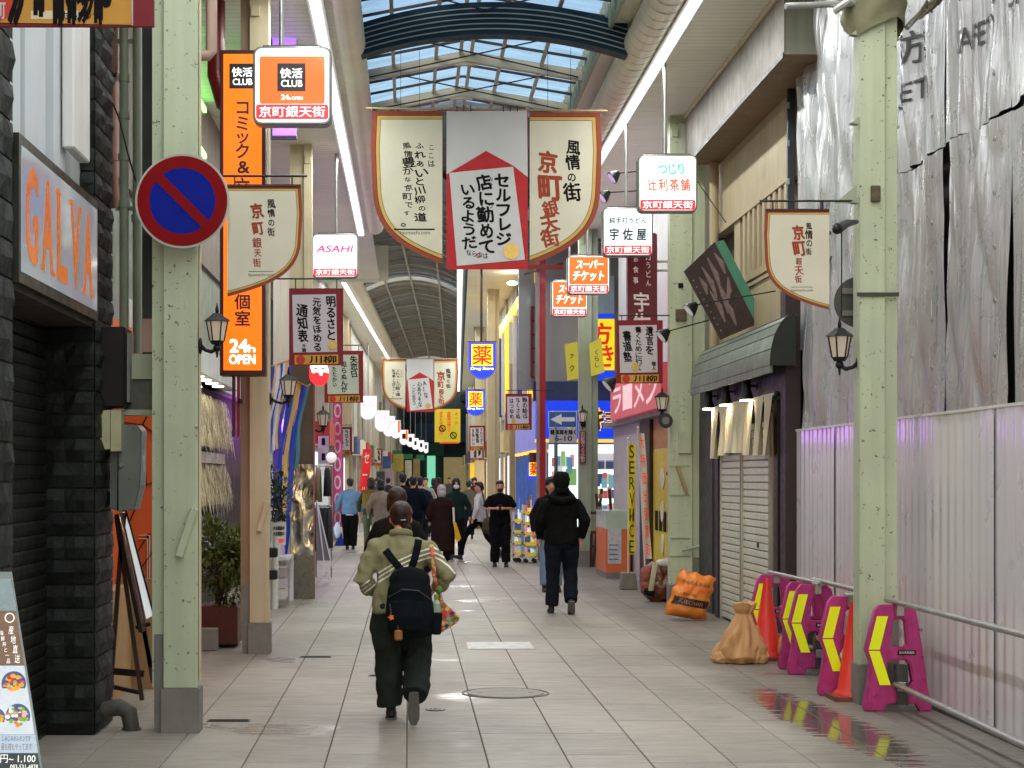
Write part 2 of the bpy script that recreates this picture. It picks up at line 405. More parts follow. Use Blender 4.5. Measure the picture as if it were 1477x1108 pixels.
def duct(x, y0, y1, z, r, label, dx=0.0, seams=.32, n=20):
    t = thing("round_duct", label, "duct", (x, y0, z))
    MB().tube([(x, y0, z), (x + dx * (y1 - y0), y1, z)], r, n).build("tube", DUCT, t, smooth=R(60))
    if seams:
        mb = MB(); y = max(y0, 8)
        while y < y1 - .1:
            k = x + dx * (y - y0); mb.tube([(k, y, z), (k + .004, y + .02, z)], r + .006, n, False); y += seams
        stuff(mb.build("seam", mat("duct_seam", sr(140, 134, 120), .5, .2), t))
    return t
duct(-.66, Y0, 35, YS + .12, .17, "smooth round duct above the left strip light", seams=0)
duct(2.62, Y0, 35, YS + .14, .2, "round duct with many seams above the right strip light")
# walls of the roof well
WELL = mat("well_panel", sr(150, 168, 150), .5, 0, .08, 3, .05)
struct(MB().box(-.62, -.56, Y0, 27.2, YS + .2, 7.25).build("roof_kerb_wall", WELL))
mb = MB().box(2.25, 2.29, Y0, 27.2, YS + .3, 7.2)
y = 10
while y < 27: mb.box(2.235, 2.25, y, y + .03, YS + .3, 7.2); y += .3
struct(mb.build("roof_kerb_wall", WELL))
struct(MB().box(2.29, 2.95, Y0, 36, YS + .36, YS + .4).build("roof_kerb_ceiling", SOF))
# glass roof: rafters, mullions, cross bars, panes
RX0, RX1, RXC, ZE, ZR = -.56, 2.25, .74, 7.02, 7.27
roof = thing("glass_roof", "low pitched glass roof with pale rafters over the near part of the street", "roof", (RXC, 20, ZE))
RAFT = mat("rafter_paint", sr(184, 186, 168), .5, 0, .1, 3, .05)
def gz(x): return ZR - (ZR - ZE) * abs(x - RXC) / (RXC - RX0 if x < RXC else RX1 - RXC)
def glass_mat():
    m = bpy.data.materials.new("roof_glass"); m.use_nodes = True; n = m.node_tree.nodes; L = m.node_tree.links
    out = n["Material Output"]; n.remove(n["Principled BSDF"])
    tr = n.new("ShaderNodeBsdfTransparent"); tr.inputs[0].default_value = (.90, .90, .92, 1)
    df = n.new("ShaderNodeBsdfTranslucent"); df.inputs[0].default_value = (.74, .76, .78, 1)
    gl = n.new("ShaderNodeBsdfGlossy"); gl.inputs["Roughness"].default_value = .12
    a = n.new("ShaderNodeMixShader"); b = n.new("ShaderNodeMixShader")
    g = n.new("ShaderNodeNewGeometry"); t = n.new("ShaderNodeTexNoise"); t.inputs["Scale"].default_value = 1.4; t.inputs["Detail"].default_value = 6
    mp = n.new("ShaderNodeMapping"); mp.inputs["Scale"].default_value = (1, 3, 1); L.new(g.outputs["Position"], mp.inputs[0]); L.new(mp.outputs[0], t.inputs["Vector"])
    r = n.new("ShaderNodeMapRange"); r.inputs["From Min"].default_value = .35; r.inputs["From Max"].default_value = .7; r.inputs["To Min"].default_value = .05; r.inputs["To Max"].default_value = .45
    L.new(t.outputs["Fac"], r.inputs["Value"]); L.new(r.outputs[0], a.inputs[0])
    L.new(tr.outputs[0], a.inputs[1]); L.new(df.outputs[0], a.inputs[2])
    b.inputs[0].default_value = .10; L.new(a.outputs[0], b.inputs[1]); L.new(gl.outputs[0], b.inputs[2]); L.new(b.outputs[0], out.inputs[0]); return m
ROOFGLASS = glass_mat()
rys = [25.6 - 2.1 * k for k in range(19)]
for k, y in enumerate(rys):
    mb = MB(); h = .14
    mb.prism([(RX0, ZE - h), (RXC, ZR - h), (RXC, ZR - .012), (RX0, ZE - .012)], y - .05, y + .05)
    mb.prism([(RXC, ZR - h), (RX1, ZE - h), (RX1, ZE - .012), (RXC, ZR - .012)], y - .05, y + .05)
    mb.prism([(RXC - .16, ZR - h - .05), (RXC + .16, ZR - h - .05), (RXC + .12, ZR - .03), (RXC - .12, ZR - .03)], y - .03, y + .03)
    mb.build("rafter", RAFT, roof)
xs = [RX0, -.2, .35, RXC - .07, RXC + .07, 1.2, 1.72, RX1]
mb = MB()
for x in xs[1:-1]: mb.box(x - .022, x + .022, -12, 27.1, gz(x) - .05, gz(x) - .004)
for x in xs[1:-1]: MB().box(x - .022, x + .022, -12, 27.1, gz(x) - .05, gz(x) - .006).build("mullion", RAFT, roof)
BAR = mat("cross_bar", sr(34, 40, 52), .5, .2)
y = 27.0
while y > 15:
    m2 = MB()
    for a, c in ((RX0, RXC), (RXC, RX1)): m2.bar((a, y, gz(a) - .015), (c, y, gz(c) - .015), .035, .03)
    m2.build("cross_bar", BAR, roof); y -= .7
n = 0
for i in range(len(xs) - 1):
    for k in range(18):
        y = 27.0 - 1.4 * (k + 1); a, c = xs[i], xs[i + 1]; zl = rt.uniform(-.006, .006)
        m2 = MB(); m2.v += [(a + .01, y + .01, gz(a) + zl), (c - .01, y + .01, gz(c) - zl), (c - .01, y + 1.39, gz(c) + zl), (a + .01, y + 1.39, gz(a))]
        m2.f.append((0, 1, 2, 3)); m2.build("pane", ROOFGLASS, roof)
for ax in (-.15, 1.66):           # crossed tie rods and drop rods
    pass
mb = MB()
for k in range(6):
    y = 25.6 - 2.1 * k
    mb.bar((RX0 + .05, y - .05, ZE - .1), (1.9, y - 2.0, ZE - .02), .014); mb.bar((RX1 - .05, y - .05, ZE - .1), (-.2, y - 2.0, ZE - .02), .014)
mb.build("tie_rod", BAR, roof)
# gable wall closing the glass roof
struct(MB().prism([(-.62, 6.62), (RXC, 6.84), (2.3, 6.62), (2.3, 7.1), (RXC, 7.4), (-.62, 7.1)], 27.1, 27.2).build("gable_wall", mat("gable_paint", sr(84, 92, 96), .6)))
struct(MB().box(-.62, 2.95, 27.2, 36, 7.3, 7.36).build("roof_deck", mat("roof_deck", sr(84, 86, 84), .6)))
# dark blue arched girder with pale lines
gird = thing("arched_girder", "dark blue arched girder with thin pale lines crossing under the glass roof", "girder", (.95, 20.3, 6.5))
def arc(x, z0, s): return z0 - s * ((x - .95) / 1.5) ** 2
gd = 20.3
N = 24; gx = [-.56 + (3.02) * k / N for k in range(N + 1)]
NAVY = mat("girder_blue", sr(8, 48, 70), .55, 0, .1, 3, spec=.2)
top = [(x, arc(x, EYE + 5.35, .24)) for x in gx]; bot = [(x, arc(x, EYE + 4.99, .24)) for x in gx]
for part_y in ((gd, gd + .25),): MB().prism(bot + top[::-1], *part_y).build("web", NAVY, gird)
PALE = mat("girder_line", sr(150, 170, 175), .5)
for k in range(1, 6):
    q = .36 * k / 6.2; l0 = [(x, z + q - .007) for x, z in bot]; l1 = [(x, z + q + .005) for x, z in bot]
    mb = MB()
    for i in range(N): mb.prism([l0[i], l0[i + 1], l1[i + 1], l1[i]], gd - .014, gd - .001)
    mb.build("line", PALE if k < 6 else NAVY, gird)
# second arcade section: metal barrel vault, street bends a little to the right
BEND = .0269
def bx(xp, d): return xp + BEND * d
VR = mat("vault_rib", sr(180, 180, 172), .45, .3, .1, 3); VD = mat("vault_deck", sr(112, 118, 120), .5, .2, .2, 2)
vault = thing("vault_roof", "grey metal barrel vault with curved ribs over the far part of the street", "roof", (0, 44, 6.9))
def vz(u): return EYE + 5.2 + .42 * (1 - (2 * u - 1) ** 2)
d = 36.0; k = 0
while d < 112:
    pts = [(bx(-2.75 + 2.85 * j / 14, d), d, vz(j / 14)) for j in range(15)]
    mb = MB()
    for j in range(14): mb.bar(pts[j], pts[j + 1], .09 if k % 3 == 0 else .05, .1 if k % 3 == 0 else .05)
    mb.build("rib", VR, vault); d += 1.25; k += 1
SKYP = ROOFGLASS
for a, c, mm in ((33, 50.0, VD), (51.6, 84, VD), (85.5, 114, VD), (50.0, 51.6, SKYP), (84, 85.5, SKYP)):
    MB().grid(lambda u, v: (bx(-2.75 + 2.85 * u, a + (c - a) * v), a + (c - a) * v, vz(u) + .08), 14, 1).build("deck" if mm is VD else "skylight", mm, vault, smooth=True)
for u in (.25, .5, .78):
    MB().bar((bx(-2.75 + 2.85 * u, 36), 36, vz(u) - .02), (bx(-2.75 + 2.85 * u, 112), 112, vz(u) - .02), .05).build("purlin", VR, vault)
# walls, soffits, ducts and strips of the second section
def quadstrip(name, xa, xb, d0, d1, za, zb, m): return struct(MB().poly([(bx(xa, d0), d0, za), (bx(xb, d0), d0, zb), (bx(xb, d1), d1, zb), (bx(xa, d1), d1, za)]).build(name, m))
quadstrip("ceiling", -5.2, -2.95, 43.5, 125, 6.72, 6.72, SOF)
quadstrip("ceiling", .25, 4.5, 36, 125, 6.72, 6.72, SOF)
quadstrip("roof_kerb_wall", -2.78, -2.74, 36, 125, 6.9, 7.1, WELL); quadstrip("roof_kerb_wall", .16, .2, 36, 125, 6.7, 7.1, WELL)
duct(bx(-2.72, 43.5), 43.5, 120, 6.86, .2, "round duct above the left strip light of the far section", BEND, 0)
light_strip(bx(-2.9, 45), 45, bx(-2.9, 78), 78, 6.66, "white strip light under the left ceiling of the far section")
light_strip(bx(.06, 36), 36, bx(.06, 104), 104, 6.66, "white strip light running straight down the far right ceiling")
struct(MB().box(-3.4, -.5, 43.4, 43.6, 6.45, 7.3).build("ceiling_step", SOF))
struct(MB().box(1.1, 5.2, 35.9, 36.1, 6.42, 7.4).build("ceiling_step", mat("step_grey", sr(120, 120, 112), .6)))
# ================================================================== COLUMNS
def lever(parent, x, y, z, m, ang=.35, l=.34):
    g = MB().obox((x, y, z), (math.cos(ang), 0, -math.sin(ang)), (0, 1, 0), (math.sin(ang), 0, math.cos(ang)), .024, .035, l / 2).bevel(.004).build("cable_cover", m, parent)
    return g
def column_post(label, xin, d, side, pm, wide=.2, outer=.075, ztop=YS, plinth=.30, grp="columns of the arcade", m2=None, levery=None):
    """H-section post: main face nearest the street, a set-back flange on the outer side"""
    s = side                                    # +1 right of the street, -1 left
    t = thing("arcade_column", label, "column", (xin + s * wide / 2, d + .1, 0), grp)
    m2 = m2 or pm
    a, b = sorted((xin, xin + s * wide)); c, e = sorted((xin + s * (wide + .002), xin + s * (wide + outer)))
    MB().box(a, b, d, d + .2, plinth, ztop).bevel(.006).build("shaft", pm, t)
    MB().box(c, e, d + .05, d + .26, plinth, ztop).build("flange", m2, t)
    MB().box(a - .012, b + .012, d - .012, d + .212, 0, plinth).build("plinth", CONC, t)
    a2, b2 = (c, e)
    MB().box(a2 + .014, b2 + .012, d + .04, d + .27, 0, plinth + .36).build("plinth", CONC, t)
    MB().box(a + .02, a + .1, d - .035, d, ztop - .28, ztop - .18).build("bracket", pm, t)
    return t
PAINT_B = CREAMP
cA = column_post("nearest left green steel column, carrying the round no-parking sign", PX(285, 12.1) - .0, 12.1, -1, PAINT, .232, .08)
lever(cA, PX(270, 12.1), 12.085, PZ(768, 12.1), PAINT, .32)
MB().box(PX(286, 12.1), PX(288, 12.1), 12.14, 12.2, 0.35, YS).build("conduit", CREAMP, cA)
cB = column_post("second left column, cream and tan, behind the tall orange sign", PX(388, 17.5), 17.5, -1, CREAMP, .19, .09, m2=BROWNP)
lever(cB, PX(380, 17.5), 17.485, PZ(745, 17.5), CREAMP, .28, .3)
cR = column_post("nearest right green steel column beside the pink barrier stands", PX(1240, 13.6), 13.6, 1, PAINT, .195, .1)
c2 = column_post("second right green steel column beside the curved awning", PX(966, 23.7), 23.7, 1, PAINT, .30, .17)
c3 = column_post("third right pale steel column beside the one-way arrow sign", PX(835, 34.5), 34.5, 1, PAINT_D, .25, .12)
c3b = column_post("third left column above the mirror-clad box, with a lamp on it", PX(450, 25.7), 25.7, -1, CREAMP, .12, .2, ztop=YS)
for i, (px0, d, top) in enumerate([(715, 48, 390), (697, 60, 430)]):
    column_post(["slim cream column on the right behind the far calligraphy board", "slim cream column on the right beside the blue pharmacy signs"][i], PX(px0 - 12, d), d, 1, CREAMP, .22, .1, ztop=6.72)
# column A clamps, screws, rubber straps, right column hardware
def rc(px, py): return PX(px, 13.6), PZ(py, 13.6)
for py in (50, 178, 292):
    x, z = rc(1232, py); MB().prism([(x - .03, z), (x + .03, z + .045), (x + .03, z - .01)], 13.58, 13.66).build("cleat", PAINT_D, cR)
    x, z = rc(1296, py + 3); MB().prism([(x + .03, z), (x - .01, z + .03), (x - .01, z - .01)], 13.66, 13.74).build("cleat", PAINT_D, cR)
x, z = rc(1262, 280); MB().box(x - .035, x + .035, 13.565, 13.6, z - .06, z + .06).bevel(.006).build("junction_box", mat("rusty", sr(96, 84, 66), .7, .2, .3, 30), cR)
x, z = rc(1266, 425); MB().box(PX(1236, 13.6), PX(1296, 13.6), 13.585, 13.6, z - .015, z + .015).build("strap", mat("strap", sr(60, 62, 56), .6), cR)
# cloth wrapped round the top of the nearest right column + scaffold tubes beside it
def cloth_wrap(u, v):
    x0, x1 = PX(1218, 13.6), PX(1312, 13.6); a = 2 * math.pi * u
    z = PZ(-20, 13.6) + (PZ(38 + 12 * math.sin(a * 2) + 8 * mnoise.noise((u * 9, 3, 1)), 13.6) - PZ(-20, 13.6)) * v
    r = 1 + .10 * mnoise.noise((math.cos(a) * 3, math.sin(a) * 3, v * 3)) - .12 * v
    return ((x0 + x1) / 2 + .26 * math.cos(a) * r, 13.72 + .2 * math.sin(a) * r, z)
tag(MB().grid(cloth_wrap, 36, 14).build("cloth_wrap", mat("tarp_green", sr(120, 118, 92), .8, 0, .2, 8, .2), smooth=True), "dirty green cloth bound round the top of the nearest right column", "cloth")
t = thing("scaffold_tube", "grey steel scaffold tube sticking out from the top of the nearest right column", "scaffold tube", (PX(1180, 13.5), 13.5, PZ(8, 13.5)))
MB().tube([(PX(1133, 13.5), 13.5, PZ(9, 13.5)), (PX(1235, 13.6), 13.6, PZ(5, 13.6))], .025, 12).build("tube", GALV, t, smooth=R(50))
MB().tube([(PX(1205, 13.5), 13.55, PZ(14, 13.5)), (PX(1228, 13.5), 13.5, PZ(0, 13.5))], .03, 8).build("clamp", GALV, t)
t = thing("scaffold_tube", "scaffold tube with a rope knot slanting right of the nearest right column", "scaffold tube", (PX(1340, 13.7), 13.7, PZ(10, 13.7)))
MB().tube([(PX(1310, 13.7), 13.75, PZ(38, 13.7)), (PX(1375, 13.9), 13.9, PZ(-30, 13.9))], .022, 10).build("tube", GALV, t, smooth=R(50))
mb = MB()
for k in range(6):
    a = k * 1.1; c = Vector((PX(1335 + 4 * k, 13.7), 13.7, PZ(18 - 5 * k, 13.7)))
    mb.tube([c + Vector((.05 * math.cos(a + q), .02 * math.sin(q), .05 * math.sin(a + q * 1.3))) for q in [x * .7 for x in range(9)]], .009, 6)
mb.build("rope", mat("rope", sr(96, 92, 74), .9, 0, .3, 40), t)

# ================================================================== LEFT SIDE
gb = thing("stone_shop_front", "dark rough stone shop front with a roller shutter under the orange lettered sign", "building", (-2.3, 10.5, 0))
rs = random.Random(11)
STONE = mat("dark_stone", sr(31, 35, 33), .6, 0, .5, 5, .9, 22, rand=.5, spec=.22)
core = MB()
def rough_block(x0, x1, y0, y1, z0, z1, face):
    """rock-faced block; face '-y' or '+x' bulges"""
    mb = MB(); g = .006; n = 3
    def bul(a, b): return .022 * (1 - (2 * a - 1) ** 4) * (1 - (2 * b - 1) ** 4) + rs.uniform(-.010, .012) * (0 < a < 1 and 0 < b < 1)
    if 'y' in face:
        q = [[(x0 + g + (x1 - x0 - 2 * g) * i / n, y0 - bul(i / n, j / 2), z0 + g + (z1 - z0 - 2 * g) * j / 2) for j in range(3)] for i in range(n + 1)]
        k = len(mb.v); [mb.v.append(p) for r in q for p in r]
        for i in range(n):
            for j in range(2): a = k + i * 3 + j; mb.f.append((a, a + 3, a + 4, a + 1))
    if 'x' in face:
        q = [[(x1 + bul(i / n, j / 2), y0 + (y1 - y0 - g) * i / n, z0 + g + (z1 - z0 - 2 * g) * j / 2) for j in range(3)] for i in range(n + 1)]
        k = len(mb.v); [mb.v.append(p) for r in q for p in r]
        for i in range(n):
            for j in range(2): a = k + i * 3 + j; mb.f.append((a, a + 3, a + 4, a + 1))
    return mb
XP = -2.09
# far pier: front face x -2.45..-2.09 at d 12.0, street face 12.0..12.72
MB().box(-2.55, XP - .012, 12.0 + .012, 12.72, 0, 7).build("pier", mat("mortar_dark", sr(20, 21, 20), .8), gb)
z = 0; row = 0
while z < 5.4:
    h = .165 + rs.uniform(-.012, .012)
    cuts = [-2.5, XP] if row % 2 == 0 else [-2.5, -2.29, XP]
    for a, b in zip(cuts, cuts[1:]): rough_block(a, b, 12.0, 12.2, z, z + h, '-y').build("stone", STONE, gb)
    cy_ = [12.0, 12.42, 12.72] if row % 2 else [12.0, 12.25, 12.72]
    for a, b in zip(cy_, cy_[1:]): rough_block(XP - .2, XP, a, b, z, z + h, '+x').build("stone", STONE, gb)
    z += h; row += 1
# near pier, street face d 8.9..9.5
MB().box(-2.5, XP - .012, 8.2, 9.50, 0, 7).build("pier", _m["mortar_dark"], gb)
z = 0; row = 0
while z < 5.2:
    h = .21 + rs.uniform(-.02, .02)
    for a, b in ([(8.6, 9.14), (9.14, 9.51)] if row % 2 else [(8.6, 9.3), (9.3, 9.51)]): rough_block(XP - .2, XP, a, b, z, z + h, '+x').build("stone", STONE, gb)
    z += h; row += 1
# roller shutter set back
sh = MB(); z = .0; SHM = mat("shutter_dark", sr(24, 26, 22), .5, .1, .2, 3, spec=.25)
while z < 3.0:
    MB().prism([(XP - .33, z), (XP - .318, z + .03), (XP - .318, z + .07), (XP - .33, z + .085)], 9.5, 12.0, 'y').build("shutter_slat", SHM, gb); z += .09
MB().box(XP - .42, XP - .34, 9.5, 12.0, 0, 3.2).build("shutter_back", DARK, gb)
MB().box(XP - .40, XP - .02, 9.5, 12.0, 2.72, 2.80).build("lintel", mat("lintel", sr(58, 50, 42), .7), gb)
MB().box(XP - .42, XP - .1, 9.5, 12.0, 2.80, 7).build("upper_wall", mat("cream_upper", sr(178, 184, 184), .6, 0, .08, 3, streak=.15), gb)
for k, y in enumerate((9.62, 9.95, 10.3, 10.75)):
    MB().box(XP - .1, XP - .05 + .02 * (k % 2), y, y + (.31 if k < 3 else .36), 3.35, 7).build("cladding_panel", mat("cladding", sr(196, 202, 206), .5, 0, .05, 2), gb)
t = tag(MB().box(XP - .02, XP + .055, 10.95, 11.5, PZ(215, 11.0), 6.8).bevel(.01).build("white_wall_duct", WHITE), "tall white boxed duct with a curled lower end above the orange lettered sign", "wall duct")
# GALVA sign: lit panel on the street side
gs = thing("shop_sign", "white shop sign with tall orange serif letters on the dark stone front", "shop sign", (XP, 10.7, 3.1))
gx0, ga, gb_ = XP + .03, 9.52, 11.93
def gzt(y): return EYE + .815 * 2600 * 0 + 0
ZT, ZB = 3.43 + .06, 2.80
MB().box(XP - .08, gx0, ga, gb_, ZB - .05, ZT + .05).build("case", mat("sign_frame", sr(44, 48, 40), .4, .3), gs)
GF = mat("galva_face", sr(178, 186, 196), .12, 0, .06, 1.5, coat=.6, emit=.12, ecol=sr(190, 200, 215))
MB().box(gx0, gx0 + .006, ga + .05, gb_ - .06, ZB + .01, ZT - .01).build("face", GF, gs)
OR = mat("galva_orange", sr(226, 120, 40), .3, emit=.12, ecol=sr(230, 120, 40))
let = "GALVA"; step = (11.80 - 9.66) / 5
for k, ch in enumerate(let):
    mb = MB(); a = 9.62 + step * k
    put(mb, ch, a + .05, a + step - .09, ZB + .09, ZT - .10, 0, .03, off=(.0004, 0), P=lambda u, t: (gx0 + .0085, u, t))
    zb, zt = ZB + .09, ZT - .10             # serifs
    if ch == 'A':
        for q in (a + .04, a + step - .07): mb.box(gx0 + .006, gx0 + .0085, q - .05, q + .07, zb - .006, zb + .014)
    if ch == 'V':
        for q in (a + .04, a + step - .07): mb.box(gx0 + .006, gx0 + .0085, q - .06, q + .06, zt - .014, zt + .006)
    if ch == 'L': mb.box(gx0 + .006, gx0 + .0085, a, a + .14, zt - .014, zt + .006)
    mb.build("letter", OR, gs)
# pipes and boxes between the stone pier and the first column
def pipe(label, pts, r, m, name="drain_pipe", collars=()):
    t = thing(name, label, "pipe", pts[0]); MB().tube(pts, r, 12).build("tube", m, t, smooth=R(50))
    for z in collars: MB().tube([(pts[0][0], pts[0][1], z), (pts[0][0], pts[0][1], z + .05)], r + .008, 12).build("collar", m, t, smooth=R(50))
    return t
D = 12.95
PINKP = mat("pink_pipe", sr(150, 122, 110), .5, 0, .15, 4, streak=.15); GRP = mat("green_pipe", sr(140, 152, 132), .5, 0, .1, 4, streak=.1)
pipe("slim brownish pipe against the corner of the stone pier", [(PX(167, D), D, PZ(0, D) + .5), (PX(167, D), D, PZ(115, D)), (PX(152, D), D - .1, PZ(140, D)), (PX(152, D), D - .1, PZ(1000, D))], .014, PINKP)
pipe("left of the two pale green drain pipes beside the stone pier", [(PX(179, D), D, 7), (PX(179, D), D, PZ(476, D))], .034, GRP, collars=(PZ(118, D), PZ(172, D), PZ(300, D), PZ(232, D)))
pipe("right of the two pale green drain pipes beside the stone pier", [(PX(198, D), D, 7), (PX(198, D), D, PZ(510, D))], .034, GRP, collars=(PZ(320, D),))
pipe("copper coloured drain pipe behind the green pipes", [(PX(163, 13.2), 13.2, 6), (PX(163, 13.2), 13.2, PZ(232, 13.2)), (PX(167, 13.2), 13.2, PZ(300, 13.2))], .03, mat("copper_pipe", sr(150, 104, 88), .5, .1, .15, 5), collars=(PZ(232, 13.2),))
for k, (px, py) in enumerate(((165, 300), (192, 58))):
    z = PZ(py, D); MB().box(PX(166, D), PX(206, D), D + .02, D + .05, z - .015, z + .015).build("pipe_bracket", GRP, None, label=["pale bracket holding the two green pipes beside the round sign", "upper bracket of the two green pipes"][k], category="bracket")
tg = tag(MB().box(PX(205, 12.6), PX(229, 12.6), 12.6, 12.8, PZ(545, 12.6), 7).build("dark_sign_panel", mat("deep_teal", sr(14, 26, 32), .5)), "narrow dark panel between the green pipes and the first column", "panel")
tag(MB().box(PX(205, 12.58), PX(226, 12.58), 12.56, 12.60, PZ(508, 12.58), PZ(460, 12.58)).build("pink_plate", mat("pink_plate", sr(184, 150, 140), .5)), "small faded pink plate at the lower end of the dark panel", "plate")
sp = thing("black_wall_box", "black box hung on the stone pier beside the pipes", "box", (PX(163, 12.3), 12.3, PZ(588, 12.3)))
MB().box(PX(142, 12.3), PX(182, 12.3), 12.25, 12.55, PZ(588, 12.3), PZ(472, 12.3)).bevel(.01).build("case", BLACK, sp)
MB().box(PX(183, 12.3), PX(187, 12.3), 12.30, 12.5, PZ(580, 12.3), PZ(480, 12.3)).build("side_plate", GREY, sp)
gt = thing("cable_trough", "weathered green cable trough bridging the pier and the first column", "cable trough", (PX(205, 12.5), 12.5, PZ(590, 12.5)))
MB().box(PX(183, 12.5), PX(226, 12.4), 12.4, 12.55, PZ(548, 12.5), PZ(512, 12.5)).build("upper_box", PAINT_D, gt)
MB().box(PX(182, 12.5), PX(226, 12.4), 12.42, 12.56, PZ(592, 12.5), PZ(549, 12.5)).build("lower_box", mat("trough_dark", sr(88, 92, 84), .6, 0, .3, 9), gt)
MB().box(PX(160, 12.5), PX(228, 12.4), 12.36, 12.58, PZ(600, 12.5), PZ(592, 12.5)).build("shelf", PAINT_D, gt)
jb = thing("junction_box", "cream junction box under the black wall box on the pier", "junction box", (PX(158, 12.3), 12.3, PZ(650, 12.3)))
MB().box(PX(143, 12.3), PX(160, 12.3), 12.26, 12.4, PZ(648, 12.3), PZ(592, 12.3)).build("door", mat("cream_box", sr(180, 178, 142), .5, 0, .1, 8), jb)
MB().box(PX(161, 12.3), PX(176, 12.3), 12.26, 12.4, PZ(651, 12.3), PZ(592, 12.3)).build("door", _m["cream_box"], jb)
gm = thing("meter_box", "grey metal meter box with a chamfered door on the pier", "meter box", (PX(183, 12.4), 12.4, PZ(735, 12.4)))
P_ = lambda px, py: (PX(px, 12.4), PZ(py, 12.4))
MB().prism([P_(161, 651), P_(160, 733), P_(170, 737), P_(171, 651)], 12.36, 12.6).build("side", mat("meter_grey", sr(92, 102, 100), .4, .2, .15, 5), gm)
MB().prism([P_(172, 613), P_(172, 738), P_(196, 735), P_(204, 700), P_(206, 622), P_(200, 613)], 12.34, 12.6).bevel(.006).build("door", mat("meter_door", sr(112, 122, 120), .35, .3, .12, 5), gm)
MB().ball((PX(173, 12.3), 12.33, PZ(672, 12.3)), .02).build("knob", GREY, gm)
# orange mural wall behind with black crack lines, tan floor boards, cardboard
mw = thing("mural_wall", "orange shop wall painted with black angular lines behind the first column", "wall", (-2.35, 14.2, 0))
MB().box(-2.45, -2.38, 12.8, 19, 0, 3.0).build("panel", mat("mural_orange", sr(206, 96, 44), .5, 0, .08, 3), mw)
MB().box(PX(150, 15), PX(232, 15), 15.0, 15.05, 0, PZ(600, 15)).build("panel", _m["mural_orange"], mw)
mb = MB()
def mline(m_, pts, w, d):
    for (a, b), (c, e) in zip(pts, pts[1:]): m_.bar((PX(a, d), d - .004, PZ(b, d)), (PX(c, d), d - .004, PZ(e, d)), w, .006)
for pts in ([(176, 609), (206, 613), (232, 632)], [(206, 613), (214, 596)], [(206, 613), (209, 700), (232, 692)], [(180, 770), (209, 700)], [(196, 830), (232, 780)], [(196, 800), (215, 770), (215, 860)]): mline(mb, pts, .028, 15)
mb.build("black_line", INK, mw)
mb = MB(); mline(mb, [(200, 772), (216, 772), (216, 850)], .01, 14.99); mline(mb, [(200, 777), (213, 777), (213, 850)], .01, 14.99); mb.build("white_line", mat("dull_white", sr(214, 190, 170), .6), mw)
tag(MB().box(-2.38, -2.25, 13.4, 15, 0, .85).build("cardboard_panel", mat("cardboard", sr(178, 142, 100), .7, 0, .1, 5)), "plain cardboard panel behind the easel", "panel")
tag(MB().box(PX(155, 14.6), PX(228, 14.6), 14.6, 14.66, 0, PZ(835, 14.6)).build("tan_board", mat("tanboard", sr(160, 122, 84), .6, 0, .12, 5)), "tan board standing behind the easel legs", "board")
# easel board with framed white panel
ez = thing("easel", "dark wooden easel holding a framed leaning board behind the first column", "easel", (PX(190, 13.6), 13.6, 0))
E_ = lambda px, py, d=13.6: (PX(px, d), d, PZ(py, d))
for a, b in (((168, 745), (205, 1010)), ((180, 740), (221, 985)), ((176, 770), (160, 990)), ((198, 860), (218, 962))):
    MB().bar(E_(*a), E_(*b), .032).build("leg", INK if False else WOODD, ez)
MB().bar(E_(160, 968), E_(208, 972), .03, .05).build("shelf", BLACK, ez); MB().bar(E_(160, 990), E_(205, 1000), .03, .03).build("shelf", BLACK, ez)
MB().bar(E_(196, 905), E_(217, 900), .03, .03).build("peg_rail", BLACK, ez)
br = thing("framed_board", "narrow framed board leaning on the easel seen nearly edge on", "board", (PX(192, 13.5), 13.5, PZ(900, 13.5)))
Q = lambda px, py, d: (PX(px, d), d, PZ(py, d))
MB().bar(Q(168, 742, 13.52), Q(203, 912, 13.52), .03).build("frame", BLACK, br)
mb = MB().poly([Q(171, 740, 13.5), Q(180, 738, 13.6), Q(212, 908, 13.6), Q(203, 914, 13.5)]).build("pane", mat("mirror_brown", sr(120, 92, 84), .12, .6, .3, 6), br)
mb = MB().poly([Q(183, 740, 13.58), Q(221, 888, 13.7), Q(211, 893, 13.58), Q(181, 760, 13.55)]).build("poster", mat("poster_white", sr(220, 226, 232), .4, emit=.15, ecol=(1, 1, 1)), br)
MB().bar(Q(182, 737, 13.57), Q(223, 890, 13.7), .014).build("frame", BLACK, br)
# drain elbow pipe on the ground by the pier
de = thing("drain_elbow", "dark elbow pipe on the ground at the foot of the stone pier", "pipe", (PX(165, 12.4), 12.4, 0))
pts = [Q(140, 1032, 12.25), Q(150, 1024, 12.25), Q(172, 1020, 12.25), Q(186, 1028, 12.25), Q(190, 1052, 12.25), Q(190, 1062, 12.25)]
MB().tube(pts, [.05, .055, .06, .06, .055, .055], 12).build("elbow", mat("old_pipe", sr(86, 82, 76), .6, .3, .25, 12, .3), de, smooth=True)
MB().tube([Q(190, 1050, 12.25), Q(190, 1063, 12.25)], .066, 12).build("collar", _m["old_pipe"], de)
# pinkish pipe and red duct beyond the first column
pipe("beige elbow pipe above the tall orange sign beside the first column", [(PX(305, 14), 14, 6.6), (PX(305, 14), 14, PZ(75, 14)), (PX(300, 14), 14, PZ(80, 14)), (PX(288, 14), 14, PZ(80, 14))], .045, mat("beige_pipe", sr(190, 160, 146), .5))
pipe("dark red round duct curving behind the tall orange sign", [(PX(312, 18), 18, 6.9), (PX(312, 18), 18, PZ(110, 18)), (PX(324, 18), 18, PZ(150, 18)), (PX(338, 18), 18, PZ(160, 18))], .09, mat("red_duct", sr(120, 16, 22), .35, 0, .1, 3))
